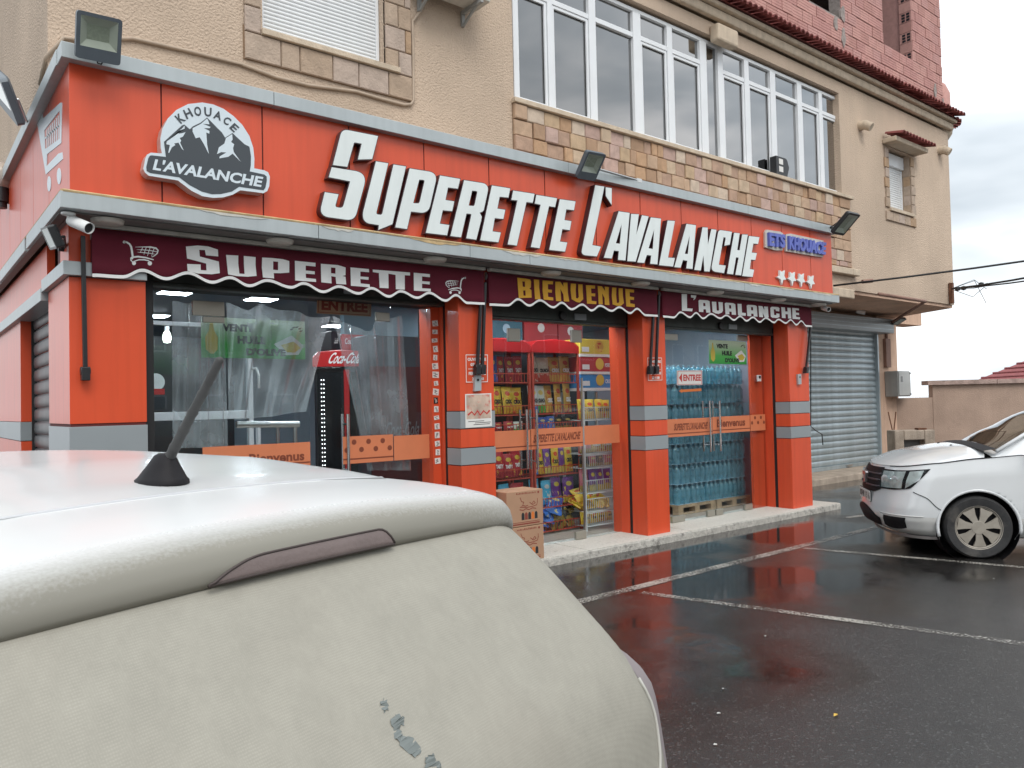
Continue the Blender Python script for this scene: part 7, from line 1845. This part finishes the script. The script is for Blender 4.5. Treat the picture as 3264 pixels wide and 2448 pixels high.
m = MB(); m.grid(hood2, 48, 28); cpart(m, 'bonnet', sal_w, dc, smooth=True)
m = MB()
for y, x in ((-.84, -.22), (-.84, .22)): m.lathe([(0, .016), (.012, .012), (.016, 0)], 8, (x, y, ztop(y)+.095))
cpart(m, 'washer_jet', car_black, dc)
# bonnet shut line
m = MB(); m.tube([S2(.995, 15+k*1.0, .003) for k in range(48)], .0035, 5); cpart(m, 'shut_line', car_black, dc)
# greenhouse: sections along y
GSH = .18
GH = [(-1.22, (1.045, .74, 1.04)), (-1.30, (1.08, .735, 1.05)), (-1.60, (1.25, .68, 1.06)), (-1.95, (1.43, .62, 1.06)), (-2.15, (1.50, .59, 1.06)), (-2.5, (1.535, .58, 1.06)), (-3.0, (1.525, .575, 1.06)), (-3.3, (1.47, .575, 1.06)), (-3.75, (1.15, .64, 1.05)), (-3.95, (1.06, .66, 1.045))]
GH = [(q[0]+GSH*(1 if q[0] > -2.4 else .3), q[1]) for q in GH]
def gh(a, b):
    y = -1.04-2.86*b; zt_, wt, z0_ = lerp_tab([(-q[0], q[1]) for q in GH], -y); u = -1+2*a; e_ = abs(u); wb = .80
    if e_ > .72: t = (e_-.72)/.28; x = wt+(wb-wt)*t; z = zt_-.045+(z0_-.05-(zt_-.045))*t
    else: x = wt*e_/.72; z = zt_-.045*(e_/.72)**3
    return Vector(((1 if u >= 0 else -1)*x, y, max(z, z0_-.06)))
m = MB(); m.grid(gh, 50, 44)
# body colour only on roof and pillars; glass faces get the glass slot
f2 = []; mm_ = []
for f in m.f:
    c = sum((Vector(m.v[k]) for k in f), Vector())/4
    y = c.y; hz = lerp_tab([(-q[0], q[1]) for q in GH], -y)[0]
    wt_ = lerp_tab([(-q[0], q[1]) for q in GH], -y)[1]
    if abs(c.x) > wt_+.012: k = 1 if (1.055 < c.z < hz-.075 and -3.6 < y < -1.34 and not -2.62 < y < -2.54) else 0
    elif y > -1.90: k = 1 if abs(c.x) < wt_-.03 and y < -1.09 else 0
    else: k = 1 if y < -3.36 and abs(c.x) < .52 and y > -3.9 else 0
    mm_.append(k)
m.m = mm_
gl_car = glass_mat('saloon_glass', (.45, .45, .42), 1.6)
cpart(m, 'greenhouse', [sal_w, gl_car], dc, smooth=True)
cpart(MB().box(-.7, -1.6, .55, .7, -1.14, 1.05), 'dashboard', M('dark_dashboard', (.05, .045, .05), rough=.7), dc, bevel=.04)
for x in (-.36, .36):
    cpart(MB().box(x-.24, -2.55, .45, x+.24, -2.35, 1.15), 'seat', dashsand, dc, bevel=.05); cpart(MB().box(x-.13, -2.55, 1.17, x+.13, -2.44, 1.36), 'headrest', dashsand, dc, bevel=.04)
cpart(MB().box(-.7, -3.5, .4, .7, -3.2, 1.1), 'rear_seat', dashsand, dc, bevel=.05)
# cowl and A pillar trim
m = MB(); m.tube([(-.79, -1.08, 1.05), (-.68, -1.42, 1.24), (-.60, -1.77, 1.41)], .02, 8); cpart(m, 'pillar', sal_w, dc, smooth=True)
m = MB(); m.grid(lambda a, b: Vector((-.78+1.56*a, -.96-.13*b+.03*math.cos(math.pi*(a-.5)), 1.055+.04*math.cos(math.pi*(a-.5))+.02*b)), 12, 2); cpart(m, 'cowl', car_black, dc)
m = MB(); m.lathe([(0, -.05), (.06, -.03), (.065, .05), (0, .08)], 12, (-.93, -1.42, 1.08), (0, 1, 0)); m.tube([(-.80, -1.38, 1.04), (-.93, -1.42, 1.06)], .02, 6); cpart(m, 'door_mirror', sal_w, dc, smooth=True)
# patches on the nose: i runs 0 (centre) .. 14 (edge of the front) .. 26 (end of the corner) .. side
def p2(name, i0, i1, t0, t1, mat, ni=20, nt=6, off=.006, both=True, mirror_i=False):
    m = MB(); G = lambda a, b: S2((t0(a) if callable(t0) else t0)*(1-b)+(t1(a) if callable(t1) else t1)*b, i0+(i1-i0)*a, off)
    m.grid(G, ni, nt)
    if both and i0 > 0: cpart(MB().grid(lambda a, b: (lambda v: Vector((-v.x, v.y, v.z)))(G(a, b)), ni, nt), name, mat, dc, smooth=True)
    elif both: m.grid(lambda a, b: (lambda v: Vector((-v.x, v.y, v.z)))(G(a, b)), ni, nt)
    return cpart(m, name, mat, dc, smooth=True)
p2('grille', 0, 13.0, lambda a: .61+.10*max(0, a-.6)**1.2*2, .97, car_black, off=.008)
for k in range(3):
    t = .70+k*.09; m = MB()
    for s in (1, -1): m.tube([(lambda v: Vector((v.x*s, v.y, v.z)))(S2(t, 1+11.2*q/10, .016)) for q in range(11)], .009, 6)
    cpart(m, 'grille_bar', M('grille_bar_grey', (.06, .055, .065), rough=.35), dc, smooth=True)
c = S2(.80, 0, .03); m = MB()
sh_ = [(-.085, .05), (-.06, .062), (.06, .062), (.085, .05), (.045, -.01), (.03, -.06), (-.03, -.06), (-.045, -.01)]; hl = [(-.028, .022), (.028, .022), (.012, -.022), (-.012, -.022)]
m.prism([sh_, hl], lambda q: (q[0], c.y+.012, c.z+q[1]), lambda q: (q[0], c.y-.02, c.z+q[1])); cpart(m, 'emblem', chrome_d, dc, bevel=.004)
def hl0(a): return .68+.06*max(0, a-.45)+.22*max(0, (a-.75)/.25)**1.6
def hl1(a): return .95-.02*a-.0*a
p2('headlamp', 12.4, 24.0, hl0, hl1, car_black, 26, 8, .007)
p2('lamp_reflector', 13.2, 19.4, lambda a: .70, lambda a: .925, lens_m, 18, 6, .012)
p2('lamp_reflector', 20.2, 22.9, lambda a: .70+.10*a, lambda a: .92, lens_m, 10, 6, .012)
p2('headlamp_glass', 12.6, 23.6, lambda a: hl0(a)+.01, lambda a: hl1(a)-.01, cam_glass, 26, 6, .018)
for i_, rr_ in ((14.8, .05), (17.6, .045)):
    m = MB()
    for s in (1, -1):
        c = S2(.81, i_, .013); m.lathe([(rr_, .0), (rr_*.8, .004), (rr_*.45, -.0)], 16, (c.x*s, c.y, c.z), (-.5*s, .8, 0), cap=False)
    cpart(m, 'lamp_bowl', lens_m, dc, smooth=True)
# number plate
c = S2(.53, 0, .006); cp = MB().box(-.26, c.y-.004, c.z-.055, .26, c.y+.002, c.z+.055); pl = cpart(cp, 'number_plate', paper, dc)
m = MB(); text_w(m, '00748 115 16', [(.245, c.y+.0035, c.z-.035), (-.245, c.y+.0035, c.z-.035), (-.245, c.y+.0035, c.z+.035), (.245, c.y+.0035, c.z+.035)], .02); cpart(m, 'plate_lettering', print_k, dc)
m = MB(); m.box(-.268, c.y-.008, c.z-.062, .268, c.y-.0045, c.z+.062); cpart(m, 'plate_frame', car_black, dc)
p2('lower_intake', 0, 13.8, lambda a: .05+.05*a, lambda a: .40-.16*a**2, car_black, off=.006)
p2('fog_recess', 15.2, 21.5, lambda a: .10+.05*(2*a-1)**2, lambda a: .33, car_black, 14, 6, .006)
m = MB()
for s in (1, -1): m.tube([(lambda v: Vector((v.x*s, v.y, v.z)))(S2(.355, 13+k*.6, .004)) for k in range(22)], .004, 5)
cpart(m, 'bumper_crease', MATS['grimy_white_paint'], dc, smooth=True)
m = MB()
for s in (1, -1): m.tube([(lambda v: Vector((v.x*s, v.y, v.z)))(S2(.66-.02*k, 22+k*.75, .003)) for k in range(13)], .0035, 5)
cpart(m, 'bumper_joint', car_black, dc)
m = MB(); G = lambda a, b: S2(-.0, 26*a, .03)-Vector((0, 0, .03*b))
m.grid(G, 26, 2); m.grid(lambda a, b: (lambda v: Vector((-v.x, v.y, v.z)))(G(a, b)), 26, 2); cpart(m, 'bumper_lip', M('grey_bumper_lip', (.22, .20, .19), rough=.6), dc, smooth=True)
c = S2(.72, 82, .01); m = MB(); m.lathe([(0, 0), (.02, .0), (.024, -.008)], 10, c, (-1, 0, 0)); cpart(m, 'side_repeater', chrome_d, dc)
# arch lips and wheels
for y in (FWY, RWY):
    for s in (-1, 1):
        m = MB(); m.tube([(s*(W2-.012), y+.368*math.cos(a), WR2+.366*math.sin(a)) for a in [R(-14+k*7) for k in range(30)]], .017, 6); cpart(m, 'arch_lip', sal_w, dc, smooth=True)
        cpart(MB().lathe([(.372, .0), (.375, .02), (.375, .30), (0, .30)], 28, (s*(W2-.03), y, WR2), (-s, 0, 0), cap=False), 'wheel_well', car_black, dc)
        wheel(dc, s*(W2-.015), y, WR2, s)
cpart(MB().box(-.60, -4.1, .17, .60, -.55, .34), 'underbody', car_black, dc)
# doors: shut lines and handles on the left
m = MB()
for ii in (74, 106, 134): m.tube([S2(.12+.86*k/10, ii, .002) for k in range(11)], .003, 5)
cpart(m, 'door_gap', car_black, dc)
m = MB()
for ii in (100, 128): c = S2(.82, ii, .02); m.box(c.x-.012, c.y-.09, c.z-.015, c.x+.012, c.y+.09, c.z+.015)
cpart(m, 'door_handle', sal_w, dc, bevel=.006)
for o in bpy.data.objects:
    if o.parent is None and o.type == 'MESH' and 'kind' not in o and 'label' not in o: print('UNTAGGED', o.name)

# ---------------------------------------------------------------- across the street: what the shop's glass and the wet ground mirror
far_wall = M('opposite_plaster', (.34, .29, .23), rough=.9, var=.15, vs=.6, streak=.15)
far_wall2 = M('opposite_grey_plaster', (.26, .25, .24), rough=.9, var=.15, vs=.6, streak=.15)
hedge_m = M('dark_foliage', (.035, .05, .022), rough=.9, var=.4, vs=3)
for i, (x0, x1, y, h, mt, lab) in enumerate(((-14, -1, -17, 6.2, far_wall2, 'grey two-storey house across the street, left one'), (1, 15, -19, 7.4, far_wall, 'beige two-storey house across the street, middle one'), (18, 33, -18, 6.6, far_wall2, 'grey house across the street right of the beige one'), (36, 56, -20, 7.0, far_wall, 'wide beige house across the street, farthest right'))):
    g_ = thing('opposite_house', lab, 'house', ((x0+x1)/2, y, 0), 'houses across the street')
    MB().box(x0, y-8, 0, x1, y, h).build('wall', mt, g_); MB().box(x0-.3, y-8.3, h+.002, x1+.3, y+.3, h+.25).build('roof', concrete, g_, bevel=.03)
    n_ = int((x1-x0)/2.6)
    for s_ in range(2):
        for k in range(n_):
            xx = x0+1.0+k*2.6; zz = .9+s_*3.0
            w_ = MB().box(xx, y+.001, zz, xx+1.1, y+.06, zz+1.35).build('window', pvc, g_); p_ = MB().box(xx+.07, y+.061, zz+.07, xx+1.03, y+.066, zz+1.28).build('pane', car_glass, w_)
def branch(m, p, d, r, L, lev, rs_):
    n_ = 3; pts = [p]; q = p.copy(); dd = d.copy()
    for k in range(n_):
        dd = (dd+Vector((rs_.uniform(-.22, .22), rs_.uniform(-.22, .22), rs_.uniform(-.05, .16)))).normalized(); q = q+dd*L/n_; pts.append(q.copy())
    m.tube(pts, [r*(1-.45*k/n_) for k in range(n_+1)], 5 if lev else 8, cap=False)
    if lev < 4:
        for k in range(3 if lev else 5):
            t = rs_.uniform(.45, 1); a = pts[min(int(t*n_), n_-1)].lerp(pts[min(int(t*n_)+1, n_)], t*n_-int(t*n_) if t < 1 else 1)
            nd = (dd+Vector((rs_.uniform(-1, 1), rs_.uniform(-1, 1), rs_.uniform(-.1, .7)))*.75).normalized(); branch(m, a, nd, r*.52, L*.66, lev+1, rs_)
bark = M('grey_bark', (.085, .07, .058), rough=.95, var=.3, vs=8)
for i, (x, y) in enumerate(((8, -11), (16.5, -12), (25, -10.5), (33, -12.5))):
    rs_ = random.Random(40+i); g_ = thing('bare_tree', 'leafless tree across the street, %s from the left' % ordinal(i), 'tree', (x, y, 0), 'bare trees across the street')
    m = MB(); m.tube([(x, y, -.05), (x+.05, y, 1.0), (x-.03, y+.04, 2.1)], [.17, .13, .11], 9); m.build('trunk', bark, g_, smooth=True)
    m = MB()
    for k in range(4): branch(m, Vector((x-.03, y+.04, 2.0)), Vector((rs_.uniform(-.7, .7), rs_.uniform(-.7, .7), 1)).normalized(), .075, 1.9, 1, rs_)
    m.build('crown', bark, g_, smooth=True)
for i, (x0, x1) in enumerate(((-14, 10), (12, 30), (32, 56))):
    g_ = MB().box(x0, -15.2, 0, x1, -14.95, 1.7).build('street_wall', far_wall); tag(g_, ('low garden wall across the street at the left', 'low garden wall across the street in the middle', 'low garden wall across the street at the right')[i], 'wall', 'garden walls across the street')
